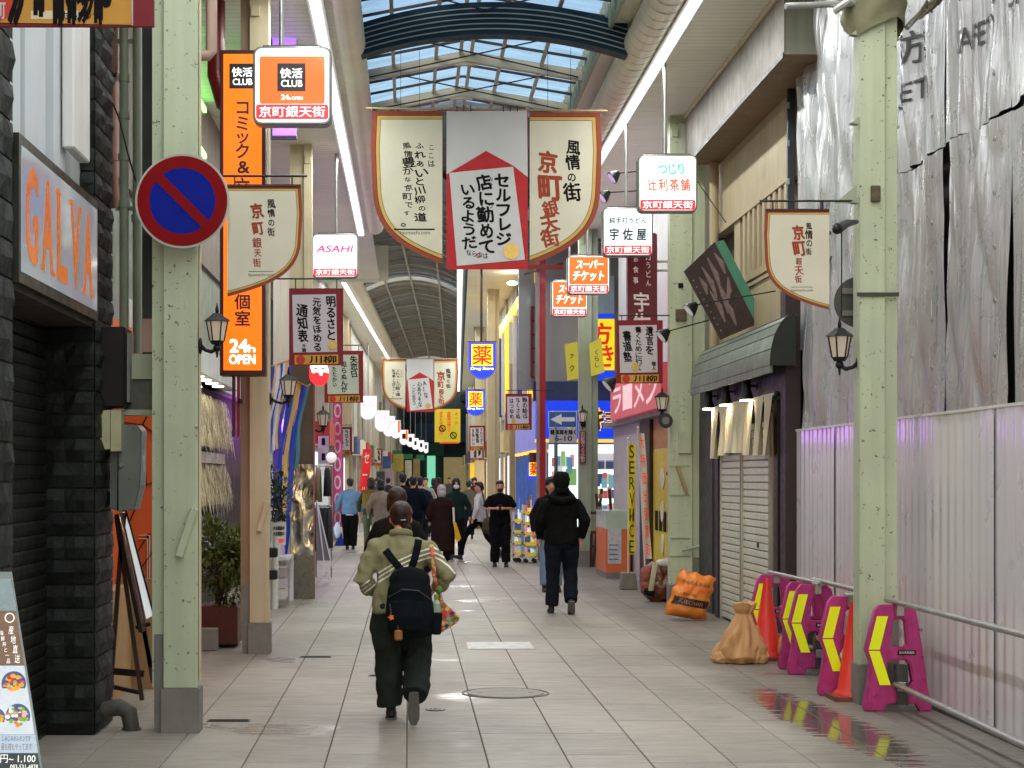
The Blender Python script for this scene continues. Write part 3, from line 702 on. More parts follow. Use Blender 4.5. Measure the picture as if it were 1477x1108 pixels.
# ---- second left shop: gold bark wall display, window band, louvres, white ceiling of spotlights
ls = thing("thatched_shop_front", "shop front hung with pale straw thatch seen between the first two left columns", "building", (-2.5, 21, 0))
XS = -2.5
MB().box(XS - .3, XS - .2, 19.0, 31.2, 0, 3.0).build("wall", mat("shop_dark_brown", sr(60, 50, 34), .8), ls)  # plain dark brown back wall behind the thatch
MB().box(XS - .3, XS - .05, 16, 31.2, 2.9, 3.35).build("soffit_box", mat("pale_green_wall", sr(196, 202, 196), .5), ls)
MB().box(XS - .6, XS - .15, 16, 31.2, 3.35, 4.4).build("upper_wall", mat("blind_green", sr(120, 138, 122), .5, 0, .1, 2, streak=.2), ls)
MB().box(XS - .6, XS - .1, 16, 31.2, 4.4, 7).build("upper_wall", mat("taupe_wall", sr(126, 112, 100), .6, 0, .08, 2), ls)
GL = mat("green_lamp", (.2, .9, .2), .4, emit=2.2, ecol=sr(150, 255, 130))
for z in (PZ(190, 21) , PZ(268, 21), PZ(118, 21)): MB().box(XS - .1, XS - .06, 18.8, 22.8, z, z + .06).build("green_tube", GL, ls)
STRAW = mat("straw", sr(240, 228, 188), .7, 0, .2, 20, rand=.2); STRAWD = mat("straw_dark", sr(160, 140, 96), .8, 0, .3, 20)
def thatch(z0, z1, flare, seed):
    r_ = random.Random(seed); mb = MB()
    for k in range(900):
        y = r_.uniform(19.2, 25.4); zt = z1 - r_.random() ** 1.5 * (z1 - z0) * .8; l = r_.uniform(.12, .28); b = flare * (1 - (zt - z0) / (z1 - z0)) ** .6
        x = XS - .12 + b + r_.uniform(-.03, .03); dx = r_.uniform(.0, .05); dy = r_.uniform(-.08, .08); w_ = r_.uniform(.008, .02)
        mb.v += [(x, y - w_, zt), (x, y + w_, zt), (x + dx, y + dy + w_ * .5, zt - l), (x + dx, y + dy - w_ * .5, zt - l)]; i = len(mb.v) - 4; mb.f.append((i, i + 1, i + 2, i + 3))
    return mb
for z0, z1, s in ((2.02, 2.78, 1), (1.28, 1.90, 2)):
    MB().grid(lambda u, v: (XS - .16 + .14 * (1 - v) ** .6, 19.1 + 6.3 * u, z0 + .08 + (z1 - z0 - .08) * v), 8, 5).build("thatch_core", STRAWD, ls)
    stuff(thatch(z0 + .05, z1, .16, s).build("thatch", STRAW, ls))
MB().box(XS - .2, XS - .1, 19.1, 25.5, 1.90, 2.04).build("window_band", mat("window_blue", sr(90, 104, 122), .15), ls)
MB().box(XS - .2, XS - .1, 19.1, 25.5, .9, 1.22).build("window_band", mat("band_navy", sr(40, 52, 84), .3), ls)
DL = mat("downlight", (.9, .9, .9), .4, emit=14, ecol=(1, .97, .9))
for i in range(7):
    for j in range(2): MB().disc((XS + .02 - .28 * j + .0, 18.9 + .75 * i), .07, 2.885, 2.897, 14, 'z').build("downlight", DL, ls)
MB().box(XS - .5, XS + .16, 18.4, 24.8, 2.90, 2.905).build("ceiling_panel", WHITE, ls)
# far-left walls beyond
FW = mat("shop_cream", sr(184, 176, 160), .6, 0, .1, 1, streak=.15)
fl = thing("left_shop_row", "pale shop fronts lining the left side of the far street", "building", (-2.4, 50, 0))
def wallseg(parent, x0, d0, x1, d1, z0, z1, m, name="wall", t=.25, side=-1):
    MB().poly([(x0, d0, z0), (x1, d1, z0), (x1, d1, z1), (x0, d0, z1)]).build(name, m, parent)
wallseg(fl, -2.35, 31.2, -2.2, 43, 0, 6.9, FW); wallseg(fl, -2.2, 43, -1.65, 75, 0, 6.9, mat("shop_grey", sr(150, 146, 136), .6, 0, .15, .8, streak=.2)); wallseg(fl, -1.65, 75, -.2, 125, 0, 6.9, FW)
PUR = mat("purple_led", (.5, .3, .9), .4, emit=2.6, ecol=sr(196, 90, 255))
pu = thing("led_band", "violet glowing band along the pachinko shop front on the left", "light band", (-2.3, 31, 2.4))
MB().box(-2.32, -2.26, 26.2, 38, 2.35, 2.75).build("band", PUR, pu)
pv = thing("violet_panel", "violet lit corrugated panel high on the left beside the lit orange box sign", "light panel", (PX(405, 19.5), 19.5, 5.2))
mb = MB(); 
for k in range(14): mb.box(PX(393, 19.5), PX(427, 19.5), 19.5, 19.56 , 5.42 + .1 * k, 5.42 + .1 * k + .09)
MB().box(PX(393, 19.5) - .35, PX(427, 19.5), 19.57, 19.7, 5.4, 7.0).build("backing", GREY, pv)
stuff(mb.build("slats", mat("violet_panel", sr(170, 130, 220), .4, emit=.7, ecol=sr(180, 120, 245)), pv))
# vertical dividers, cornices and shop openings on the far-left row: real depth
rl = random.Random(5)
for k in range(24):
    d = 36 + 3.2 * k; x = -2.3 + (d - 36) * .012 if d < 75 else -1.83 + (d - 75) * .03
    c = rl.choice([sr(200, 196, 186), sr(150, 140, 126), sr(96, 88, 80), sr(214, 210, 200), sr(170, 152, 122)])
    MB().box(x - .1, x + rl.uniform(.12, .35), d, d + rl.uniform(.25, .7), 0, rl.uniform(4.2, 6.7)).build("pilaster", mat("pil%d" % (k % 6), c, .6, 0, .1, 2), fl)
for k in range(14):
    d = 40 + 5 * k; x = -2.25 + (d - 36) * .012 if d < 75 else -1.8 + (d - 75) * .03
    MB().box(x, x + .05, d, d + 2.6, .1, 2.3).build("lit_window", mat("warm_window", sr(230, 214, 180), .3, emit=.9, ecol=sr(255, 226, 180)) if k % 3 else mat("cool_window", sr(214, 226, 236), .3, emit=.9, ecol=sr(220, 236, 255)), fl)
    MB().box(x, x + .45, d - .2, d + 2.9, 2.45, 2.95).build("fascia", mat("fascia%d" % (k % 5), [sr(196, 60, 50), sr(60, 120, 90), sr(220, 200, 150), sr(70, 80, 130), sr(236, 232, 224)][k % 5], .5, 0, .1, 4), fl)

# ================================================================== RIGHT SIDE
# ---- hoarding of white corrugated sheets
hd = thing("hoarding", "white sheet-metal hoarding along the right side of the street", "hoarding", (3.88, 15, 0))
HX = 3.88
HM = mat("hoarding_white", sr(228, 224, 230), .34, .05, .03, 1.0, 0, coat=.8)
def sheet(y0, y1):
    mb = MB(); n = 40; prof = []
    for k in range(n + 1):
        u = k / n; y = y0 + .001 + (y1 - y0 - .002) * u; ph = (u * 5) % 1
        prof.append((y, HX + .0035 * math.cos(ph * 6.283) + .006 * math.sin(u * 5 + y0 * 3)))
    for y, x in prof: mb.v += [(x, y, .04), (x, y, EYE + .457)]
    for k in range(n): mb.f.append((2 * k, 2 * k + 2, 2 * k + 3, 2 * k + 1))
    return mb
y = 18.25
while y > 7: sheet(y - .9, y).build("sheet", HM, hd, smooth=True); y -= .9
MB().box(HX + .03, HX + .07, 7, 18.25, 0, 2.16).build("backing", WHITE, hd)
MB().box(HX - .012, HX + .012, 7, 18.26, EYE + .455, EYE + .475).build("top_rail", WHITE, hd)
MB().box(HX - .01, HX + .02, 7, 18.26, 0, .04).build("bottom_rail", DGREY, hd)
# ---- silver tarpaulins over scaffolding
TX = 4.1
def tarpmat():
    m = mat("silver_tarp", sr(196, 196, 200), .32, .5, .06, 2.0)
    n = m.node_tree.nodes; L = m.node_tree.links; b = n["Principled BSDF"]
    g = n.new("ShaderNodeNewGeometry"); mp = n.new("ShaderNodeMapping"); mp.inputs["Scale"].default_value = (1, 4.5, .28); L.new(g.outputs["Position"], mp.inputs[0])
    t = n.new("ShaderNodeTexNoise"); t.inputs["Scale"].default_value = 2.2; t.inputs["Detail"].default_value = 3.5; t.inputs["Roughness"].default_value = .5; t.inputs["Distortion"].default_value = .9
    L.new(mp.outputs[0], t.inputs["Vector"]); bp = n.new("ShaderNodeBump"); bp.inputs["Strength"].default_value = .7; bp.inputs["Distance"].default_value = .08
    L.new(t.outputs["Fac"], bp.inputs["Height"]); L.new(bp.outputs[0], b.inputs["Normal"]); return m
TARP = tarpmat()
def tarp(label, y0, y1, z0, z1, seed, words, slack=.1):
    """curtain seen from the street; y0 near .. y1 far"""
    def P(y, z):
        u = (y - y0) / (y1 - y0); v = (z - z0) / (z1 - z0)
        k = mnoise.noise((y * 3.1 + seed * 7, z * .3, seed)) * .11 + mnoise.noise((y * 9 + z * .5, z * .45, seed + 5)) * .04
        k += .016 * math.sin(y * 31 + 2.2 * math.sin(z * .8 + seed)) * (1 - .5 * v) + .012 * math.sin(y * 13 + z * 1.1 + seed)
        k += .05 * abs(mnoise.noise((y * 2.2 - z * .9, z * .5, seed + 9))) * 2
        e = .02 * math.sin(z * 2 + seed) * (1 - v) ; yy = y + (u - .5) * e
        return (TX - slack * math.sin(math.pi * u) * .5 - k * (.35 + .65 * math.sin(math.pi * min(max(u, 0), 1))), yy, z + .015 * math.sin(y * 5 + seed))
    t = thing("tarpaulin", label, "tarpaulin", (TX, (y0 + y1) / 2, z0))
    MB().grid(lambda u, v: P(y0 + (y1 - y0) * u, z0 + (z1 - z0) * v), 54, 60).build("sheet", TARP, t, smooth=True)
    for (s, yc, zc, wy, hz) in words:
        mb = MB()
        def Q(u, zz):
            yy = yc - (u - yc); p = P(min(max(yy, y0 + .01), y1 - .01), zz); return (p[0] - .012, p[1], p[2])
        put(mb, s, yc - wy / 2, yc + wy / 2, zc, zc + hz, 0, .008, P=Q); mb.build("lettering", mat("tarp_print", sr(70, 70, 74), .5), t)
    for k in range(6):
        z = z0 + (z1 - z0) * (k + .5) / 6; MB().ring((y0 + .02, z), .012, .022, TX - .11, TX - .1, 8, 'x').build("eyelet", STEEL, t)
    return t
zt = EYE + 4.1 * .608
tarp("upper silver tarpaulin right of the near column, printed SAFETY, nearest the column", 13.76, 15.45, zt + .02, 7.2, 1, [("SAFETY", 14.55, 4.75, .75, .16), ("防炎", 14.35, 5.05, .5, .26)])
tarp("lower silver tarpaulin directly right of the near column", 13.76, 15.5, 2.0, zt, 2, [])
tarp("upper silver tarpaulin printed SAFETY, third from the far end", 12.3, 13.72, zt + .02, 7.2, 3, [("SAFETY", 12.95, 4.83, .66, .17), ("防炎", 12.95, 5.2, .45, .24)])
tarp("lower silver tarpaulin below the sheet printed SAFETY", 12.28, 13.72, 2.0, zt, 4, [])
tarp("upper silver tarpaulin at the right edge of the view", 8.4, 12.24, zt + .02, 7.2, 5, [("SAFETY", 11.9, 4.9, .66, .17), ("防炎", 11.9, 5.2, .5, .28)])
tarp("lower silver tarpaulin at the right edge of the view", 8.4, 12.22, 2.0, zt, 6, [])
tarp("tall gathered silver tarpaulin between the shop and the near column", 15.6, 18.95, 2.0, 7.3, 7, [("防炎", 17.3, 4.0, .8, .34), ("SAFETY", 17.3, 3.6, .8, .2)], .24)
struct(MB().box(TX + .12, TX + .2, 6, 19, 0, 7.3).build("back_wall", mat("scaffold_gray", sr(70, 70, 72), .8)))
t = thing("scaffold", "dark steel scaffold upright at the far edge of the tarpaulins", "scaffold", (4.05, 19.0, 0))
MB().box(3.99, 4.06, 18.98, 19.05, 2.1, 7.2).build("upright", mat("scaf_blue", sr(40, 48, 56), .5, .3), t)
for k in range(12): MB().box(3.97, 4.0, 18.95, 18.99, 2.4 + .4 * k, 2.46 + .4 * k).build("coupler", GALV, t)
# ---- small shop with noren
ns = thing("noren_shop", "dark closed shop front with a pale roller shutter and a curved green awning", "building", (3.9, 21, 0))
WX = 3.80; PURW = mat("purple_black", sr(34, 26, 40), .5, 0, .15, 4); NEAR, FAR = 18.3, 23.6
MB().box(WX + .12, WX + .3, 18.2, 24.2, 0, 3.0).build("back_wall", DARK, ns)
MB().box(WX - .02, WX + .11, 18.3, 23.4, 2.52, 3.05).build("lintel_wall", PURW, ns)
MB().box(WX - .03, WX + .12, 18.05, 18.3, 0, 3.6).build("door_jamb", mat("jamb_brown", sr(44, 30, 32), .5, 0, .2, 6), ns)
MB().box(WX - .01, WX + .12, 18.55, 18.75, 0, 2.55).build("door_jamb", _m["jamb_brown"], ns)
MB().box(WX - .03, WX + .12, 22.0, 22.25, 0, 2.6).build("door_jamb", PURW, ns)
MB().box(WX + .0, WX + .12, 22.6, 23.6, 0, 2.6).build("door_jamb", mat("jamb_grey", sr(54, 56, 50), .6), ns)
MB().box(WX + .02, WX + .06, 18.75, 18.95, 1.0, 2.5).build("door_sign_strip", mat("tan_strip", sr(170, 132, 84), .6), ns)
SLAT = mat("shutter_pale", sr(222, 222, 208), .4, .25, .05, 3, streak=.1)
for (a, b) in ((18.98, 20.55), (20.62, 21.95)):
    z = .02
    while z < 2.3:
        MB().prism([(WX + .03, z), (WX + .005, z + .014), (WX + .005, z + .066), (WX + .03, z + .078)], a + .03, b - .03).build("shutter_slat", SLAT, ns); z += .082
    for q in (a, b - .03): MB().box(WX - .015, WX + .04, q, q + .03, 0, 2.4).build("guide_rail", mat("guide", sr(176, 174, 158), .4, .3), ns)
MB().box(WX - .004, WX + .006, 19.6, 19.68, .95, 1.0).build("lock", BLACK, ns)
# curved awning
AW = mat("awning_green", sr(112, 124, 112), .42, .2, .12, 2, .04, streak=.15)
def aw(u):   # outline (x,z), from the wall top out and down
    a = R(90) * u; return (WX + .05 - .26 * math.sin(a), 2.83 + .52 * math.cos(a))
AY0, AY1 = 17.95, 23.0
bands = 5
for k in range(bands):
    a, b = k / bands, (k + 1) / bands
    n = 4; mb = MB()
    o = [aw(a + (b - a) * j / n) for j in range(n + 1)]; i_ = [(x + .02, z - .02) for x, z in o]
    o2 = o[:-1] + [(o[-1][0], o[-1][1] + .012)]
    mb.prism(o2 + i_[::-1], AY0, AY1); mb.build("awning_panel", AW, ns)
e = [aw(j / 14) for j in range(15)] + [(WX + .05, 2.83)]
MB().prism(e, AY0 - .012, AY0 - .001).build("awning_end", mat("awning_end", sr(26, 30, 22), .6), ns)
MB().box(aw(1)[0] , aw(1)[0] + .03, AY0, AY1, 2.76, 2.83).build("awning_lip", AW, ns)
# upper storey: cream wall, louvred windows, big tin canopy
uc = thing("upper_storey", "cream upper storey with vertical louvres under a big rusty tin canopy", "building", (4.1, 21, 3.2))
CRW = mat("cream_wall", sr(176, 160, 128), .6, 0, .08, 2, .08, streak=.12)
UX = 4.06
MB().box(UX, UX + .2, 19.06, 24.0, 2.7, 4.1).build("wall", CRW, uc); MB().box(UX, UX + .2, 19.06, 24.0, 4.9, 7).build("wall", CRW, uc)
MB().box(UX + .14, UX + .2, 19.06, 24, 4.1, 4.9).build("recess", mat("recess", sr(84, 74, 60), .7), uc)
MB().box(UX - .03, UX, 19.06, 24.0, 4.05, 4.13).build("sill", CRW, uc); MB().box(UX - .03, UX, 19.06, 24.0, 4.88, 4.95).build("sill", CRW, uc); MB().box(UX - .02, UX, 19.06, 24, 3.98, 4.02).build("sill", CRW, uc)
for k in range(9): MB().box(UX - .02, UX + .13, 19.3 + .3 * k, 19.3 + .3 * k + .13, 4.13, 4.88).build("louvre", CRW, uc)
MB().box(UX + .0, UX + .13, 22.1, 22.5, 4.13, 4.88).build("louvre", CRW, uc)
MB().tube([(UX - .1, 23.4, 2.7), (UX - .1, 23.4, 5.8)], .06, 12).build("drain_pipe", CRW, uc, smooth=R(50))
TIN = mat("rusty_tin", sr(112, 104, 96), .55, .1, .2, 2, .1, streak=.3)
KX = 3.62
MB().box(KX, KX + .02, 17.4, 23.6, EYE + 4.08, EYE + 4.74).build("canopy_face", TIN, uc)
MB().box(KX + .02, UX + .1, 17.4, 17.42, EYE + 4.08, EYE + 4.74).build("canopy_end", mat("tin_green", sr(116, 118, 104), .5, .2, .2, 3, streak=.2), uc)
MB().box(KX + .02, UX + .1, 17.42, 23.6, EYE + 4.09, EYE + 4.11).build("canopy_underside", mat("canopy_under", sr(124, 98, 70), .6, 0, .15, 2), uc)
MB().box(KX - .012, KX, 17.4, 23.6, EYE + 4.05, EYE + 4.10).build("canopy_edge", BLACK, uc)
MB().box(KX - .02, KX, 17.4, 23.6, EYE + 4.68, EYE + 4.74).build("gutter", CREAMP, uc)
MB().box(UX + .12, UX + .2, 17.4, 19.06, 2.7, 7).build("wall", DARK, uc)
# ---- shop beyond second column: grey boarded wall, yellow door panel, red box sign above
rs_ = thing("red_sign_shop", "small shop with a yellow door panel below a faded red box sign", "building", (3.75, 28, 0))
MB().box(3.84, 4.0, 24.1, 25.6, 0, 3.2).build("wall", mat("grey_boards", sr(136, 130, 118), .8, 0, .15, 4, .1, streak=.3), rs_)
for k in range(5): MB().box(3.80, 3.84, 24.2 + .27 * k, 24.44 + .27 * k, .2, 3.1).build("board", mat("grey_boards2", sr(150, 144, 132), .8, 0, .15, 4, .1, streak=.3, rand=.12), rs_)
MB().box(3.80, 3.9, 25.6, 26.0, 0, 2.75).build("post", mat("pink_post", sr(150, 70, 66), .5), rs_)
MB().box(3.82, 3.86, 26.0, 28.2, .15, 2.15).build("door_panel", mat("yellow_door", sr(222, 200, 40), .45), rs_)
MB().box(3.82, 3.86, 26.0, 28.2, 2.16, 2.75).build("transom", mat("amber_transom", sr(190, 130, 60), .5, 0, .25, 14), rs_)
MB().box(3.76, 3.84, 28.2, 29.4, 0, 2.8).build("post", WOODD, rs_)
MB().box(3.80, 3.9, 29.4, 33.5, 0, 2.8).build("wall", mat("white_notice_wall", sr(190, 190, 186), .5, 0, .12, 5), rs_)
MB().box(3.60, 3.86, 24.2, 33.5, 2.62, 2.69).build("ledge", GREY, rs_)
MB().box(3.95, 4.1, 24.1, 34, 2.8, 6.9).build("upper_wall", mat("white_upper", sr(196, 196, 198), .5, 0, .05, 2, streak=.1), rs_)
for k in range(3): MB().disc((27.1, 1.7 - .5 * k), .22 - .05 * k, 3.80, 3.815, 18, 'x', rz=.16).build("notice", mat("notice_white", sr(226, 222, 200), .5), rs_)
for k in range(4): MB().box(3.805, 3.815, 26.3 + .45 * k, 26.55 + .45 * k, .9, 1.2).build("lettering", INK, rs_)
# ---- cross street corner: bright pharmacy at the back right
ph = thing("pharmacy", "brightly lit pharmacy with a blue fascia and yellow edged characters at the corner", "building", (3.3, 38, 0))
DP = 38.0
BLU = mat("fascia_blue", sr(20, 60, 200), .35, emit=.55, ecol=sr(10, 60, 230)); YEL = mat("fascia_yellow", sr(240, 190, 40), .4, emit=.7, ecol=sr(255, 200, 60))
b0, b1, z0, z1 = pbox(773, 578, 900, 633, DP)
MB().box(b0, b1, DP, DP + .3, z0, z1).build("fascia", BLU, ph)
MB().box(b0, b1, DP - .02, DP + .3, z0 - .07, z0 - .01).build("trim", YEL, ph)
MB().box(b0 - .05, b1, DP + .01, DP + .3, z1, PZ(550, DP)).build("upper_band", mat("band_dkblue", sr(50, 64, 110), .5), ph)
MB().box(b0, b1 + 1.0, DP + .1, DP + .3, PZ(550, DP), 7).build("upper_wall", mat("upper_gray", sr(150, 152, 152), .5, 0, .08, 1), ph)
DKC = mat("fascia_dark", sr(60, 60, 30), .5)
for ch, (x0, y0, x1, y1) in (("キ", (853, 586, 872, 622)), ("ヨ", (871, 592, 888, 616)), ("シ", (891, 590, 910, 620)), ("ト", (792, 592, 808, 618)), ("モ", (812, 592, 830, 620))):
    bb = pbox(x0, y0, x1, y1, DP)
    txt(ph, ch, bb, DP - .012, YEL, .095, em=True); txt(ph, ch, bb, DP - .02, DKC, .035, em=True)
INT = mat("shop_glow", sr(236, 246, 250), .5, 0, .12, 1.5, emit=.95, ecol=sr(222, 240, 250))
MB().box(b0 + .1, b1 + .6, DP + 1.2, DP + 1.3, 0, z0 - .1).build("lit_interior", INT, ph)
MB().box(b0, b1 + .6, DP + .3, DP + 1.2, .0, .03).build("floor_step", WHITE, ph)
PC = [sr(110, 150, 200), sr(230, 160, 176), sr(150, 200, 120), sr(236, 224, 140), sr(240, 240, 240), sr(70, 86, 130), sr(130, 196, 210), sr(214, 110, 104)]
rp = random.Random(8)
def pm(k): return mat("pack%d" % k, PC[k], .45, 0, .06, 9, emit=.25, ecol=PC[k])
def shelves(parent, x0, x1, y, z0, z1, nx, nz):
    for j in range(nz):
        zz = z0 + (z1 - z0) * j / nz; hh = (z1 - z0) / nz
        MB().box(x0, x1, y, y + .2, zz - .015, zz).build("shelf", WHITE, parent)
        for i in range(nx):
            a = x0 + (x1 - x0) * i / nx; b = a + (x1 - x0) / nx * .86
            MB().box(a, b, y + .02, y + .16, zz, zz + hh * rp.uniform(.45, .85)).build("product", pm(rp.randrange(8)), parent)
shelves(ph, PX(852, DP), PX(892, DP), DP + .25, .35, 2.2, 6, 6)
shelves(ph, PX(798, DP), PX(832, DP), DP + .35, .35, 2.35, 5, 5)
for x in (PX(786, DP), PX(836, DP), PX(850, DP)): MB().box(x, x + .05, DP + .02, DP + .08, 0, z0).build("door_frame", WHITE, ph)
# glowing poster squares on the glass
for (x0, y0, x1, y1, k) in ((858, 654, 886, 666, 4), (858, 664, 872, 676, 5), (874, 664, 888, 676, 5), (858, 684, 866, 702, 5), (868, 690, 876, 704, 6), (878, 686, 892, 704, 6), (818, 660, 826, 684, 0), (816, 676, 832, 700, 2), (802, 672, 812, 690, 4)):
    a, b, c, e = pbox(x0, y0, x1, y1, DP); MB().box(a, b, DP + .03, DP + .045, c, e).build("poster", pm(k), ph)
# receding street face of the pharmacy
XF = 2.72
def seg(z0, z1, d0, d1, m, name, dx=0): return MB().box(XF + dx, XF + .25, d0, d1, z0, z1).build(name, m, ph)
seg(2.30, 3.35, DP + .3, 46, BLU if False else mat("fascia_violet", sr(130, 130, 200), .4, emit=.25, ecol=sr(120, 130, 230)), "fascia"); seg(2.24, 2.30, DP + .3, 46, YEL, "trim", -.02)
seg(0, .25, DP + .3, 46, GREY, "base")
MB().box(XF + .1, XF + .2, DP + .3, 46, .25, 2.24).build("lit_interior", INT, ph)
for k in range(6): seg(.25, 2.24, DP + .35 + 1.5 * k, DP + .45 + 1.5 * k, mat("blue_frame", sr(40, 70, 140), .4), "door_frame")
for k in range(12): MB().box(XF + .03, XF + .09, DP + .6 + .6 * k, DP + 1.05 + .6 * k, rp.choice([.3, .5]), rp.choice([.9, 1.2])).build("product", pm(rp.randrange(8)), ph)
UPW = mat("sash_white", sr(206, 206, 204), .45, 0, .05, 2)
seg(3.4, 6.7, DP + .3, 60, mat("upper_cream", sr(186, 186, 180), .5, 0, .08, 1, streak=.1), "upper_wall", .06)
for k in range(9):
    y = DP + .6 + 1.9 * k; m = [UPW, YEL, UPW, mat("blue_strip", sr(60, 60, 140), .4), UPW][k % 5]
    seg(3.5, 5.9, y, y + .22, m, "mullion", -.05)
seg(5.85, 6.15, DP + .3, 54, YEL, "cornice", -.05)
for k in range(2): MB().ball((XF - .2, 40 + 4 * k, 6.45 - .0), .13, .13, .05).build("globe_lamp", DL, ph)
# window wall facing us at the corner (tall white sash with red grid)
RF = mat("red_frame", sr(120, 20, 30), .5)
a, b, c, e = pbox(748, 440, 835, 555, DP + .35)
MB().box(a, b, DP + .36, DP + .5, c - .1, 7).build("window_wall", mat("glass_gray", sr(128, 132, 134), .3, 0, .12, 1), ph)
for px in (768, 783, 797): MB().box(PX(px, DP) - .02, PX(px, DP) + .02, DP + .3, DP + .35, PZ(543, DP), PZ(440, DP)).build("window_bar", RF if px < 790 else UPW, ph)
for py in (441, 461, 481, 501, 521, 543): MB().box(PX(768, DP), PX(796, DP), DP + .3, DP + .34, PZ(py, DP) - .015, PZ(py, DP) + .015).build("window_bar", RF, ph)
for px in (803, 807, 813): MB().box(PX(px, DP) - .02, PX(px, DP) + .02, DP + .28, DP + .34, PZ(545, DP), PZ(455, DP)).build("window_bar", UPW if px != 807 else INK, ph)
MB().box(PX(789, DP), PX(819, DP), DP + .25, DP + .35, PZ(557, DP), PZ(553, DP)).build("window_bar", RF, ph)
MB().box(PX(850, DP), PX(884, DP), DP - .3, DP - .2, PZ(535, DP), PZ(462, DP)).build("poster", mat("yel_sign", sr(244, 214, 30), .4, emit=.5, ecol=sr(255, 220, 30)), ph)
MB().box(PX(850, DP), PX(884, DP), DP - .28, DP - .2, PZ(461, DP), PZ(455, DP)).build("poster", BLU, ph)
MB().box(PX(850, DP), PX(884, DP), DP - .28, DP - .2, PZ(550, DP), PZ(536, DP)).build("poster", BLU, ph)
REDT = mat("red_text", sr(214, 60, 30), .5, emit=.3, ecol=sr(230, 50, 20))
txt(ph, "方", pbox(851, 468, 879, 498, DP), DP - .32, REDT, .03); txt(ph, "き", pbox(862, 500, 882, 530, DP), DP - .32, REDT, .02)
MB().box(PX(857, DP), PX(884, DP), DP - .25, DP - .2, PZ(454, DP), PZ(400, DP)).build("panel", mat("panel_lb", sr(170, 196, 206), .4), ph)
# ---- far right row
fr = thing("right_shop_row", "pale shop fronts lining the right side of the far street", "building", (2.6, 60, 0))
wallseg(fr, 2.75, 46, 3.1, 75, 0, 6.9, mat("shop_cream2", sr(176, 166, 146), .6, 0, .12, 1, streak=.2)); wallseg(fr, 3.1, 75, 3.9, 125, 0, 6.9, FW)
for k in range(16):
    d = 47 + 3.6 * k; x = 2.75 + (d - 46) * .012 - rl.uniform(0.05, .3)
    MB().box(x, x + .4, d, d + rl.uniform(.3, .9), 0, rl.uniform(4.5, 6.7)).build("pilaster", _m["pil%d" % (k % 6)], fr)
    MB().box(x - .1, x + .4, d + 1, d + 3.2, 2.4, 2.95).build("fascia", _m["fascia%d" % ((k + 2) % 5)], fr)
    MB().box(x + .1, x + .3, d + 1.1, d + 3.0, .1, 2.3).build("lit_window", _m["warm_window"] if k % 2 else _m["cool_window"], fr)
# ---- end of the street
ew = thing("street_end_building", "dim blue-grey building with a lit green doorway closing the far street", "building", (1.8, 118, 0))
DE = 118.0
MB().box(-6, 9, DE, DE + 1, 0, 7.6).build("wall", mat("end_wall", sr(52, 66, 72), .7, 0, .25, .7), ew)
MB().box(PX(600, DE), PX(690, DE), DE - .3, DE - .05, 4.0, 5.2).build("awning", mat("blue_sheet", sr(58, 92, 120), .5, 0, .3, 1.2), ew)
MB().box(PX(604, DE), PX(640, DE), DE - .25, DE - .02, 3.1, 3.9).build("awning", mat("green_awn", sr(30, 110, 80), .5), ew)
MB().box(PX(616, DE), PX(628, DE), DE - .2, DE - .02, .4, 3.4).build("doorway", mat("green_glow", sr(150, 220, 190), .4, emit=.6, ecol=sr(130, 220, 180)), ew)
MB().box(PX(640, DE), PX(675, DE), DE - .2, DE - .02, .2, 3.0).build("window", mat("tan_glow", sr(150, 140, 100), .4, emit=.3, ecol=sr(170, 150, 100)), ew)
struct(MB().box(-40, 40, DE + 1.2, DE + 1.6, 0, 20).build("distant_backdrop", mat("end_dark", sr(40, 46, 52), .8)))
# walls behind the camera and upper dark volumes that close the arcade
struct(MB().box(-3.6, -2.6, Y0, 8.9, 0, 7.2).build("side_wall", mat("back_wall_l", sr(120, 114, 104), .6, 0, .2, 1)))
struct(MB().box(4.2, 4.4, Y0, 7, 0, 7.2).build("side_wall", mat("back_wall_r", sr(170, 170, 172), .6, 0, .2, 1)))
struct(MB().box(-3.7, -3.4, 8, 44, 3, 7.2).build("side_wall", _m["taupe_wall"]))
struct(MB().box(5.0, 5.3, 18, 130, 0, 7.4).build("side_wall", _m["upper_gray"]))
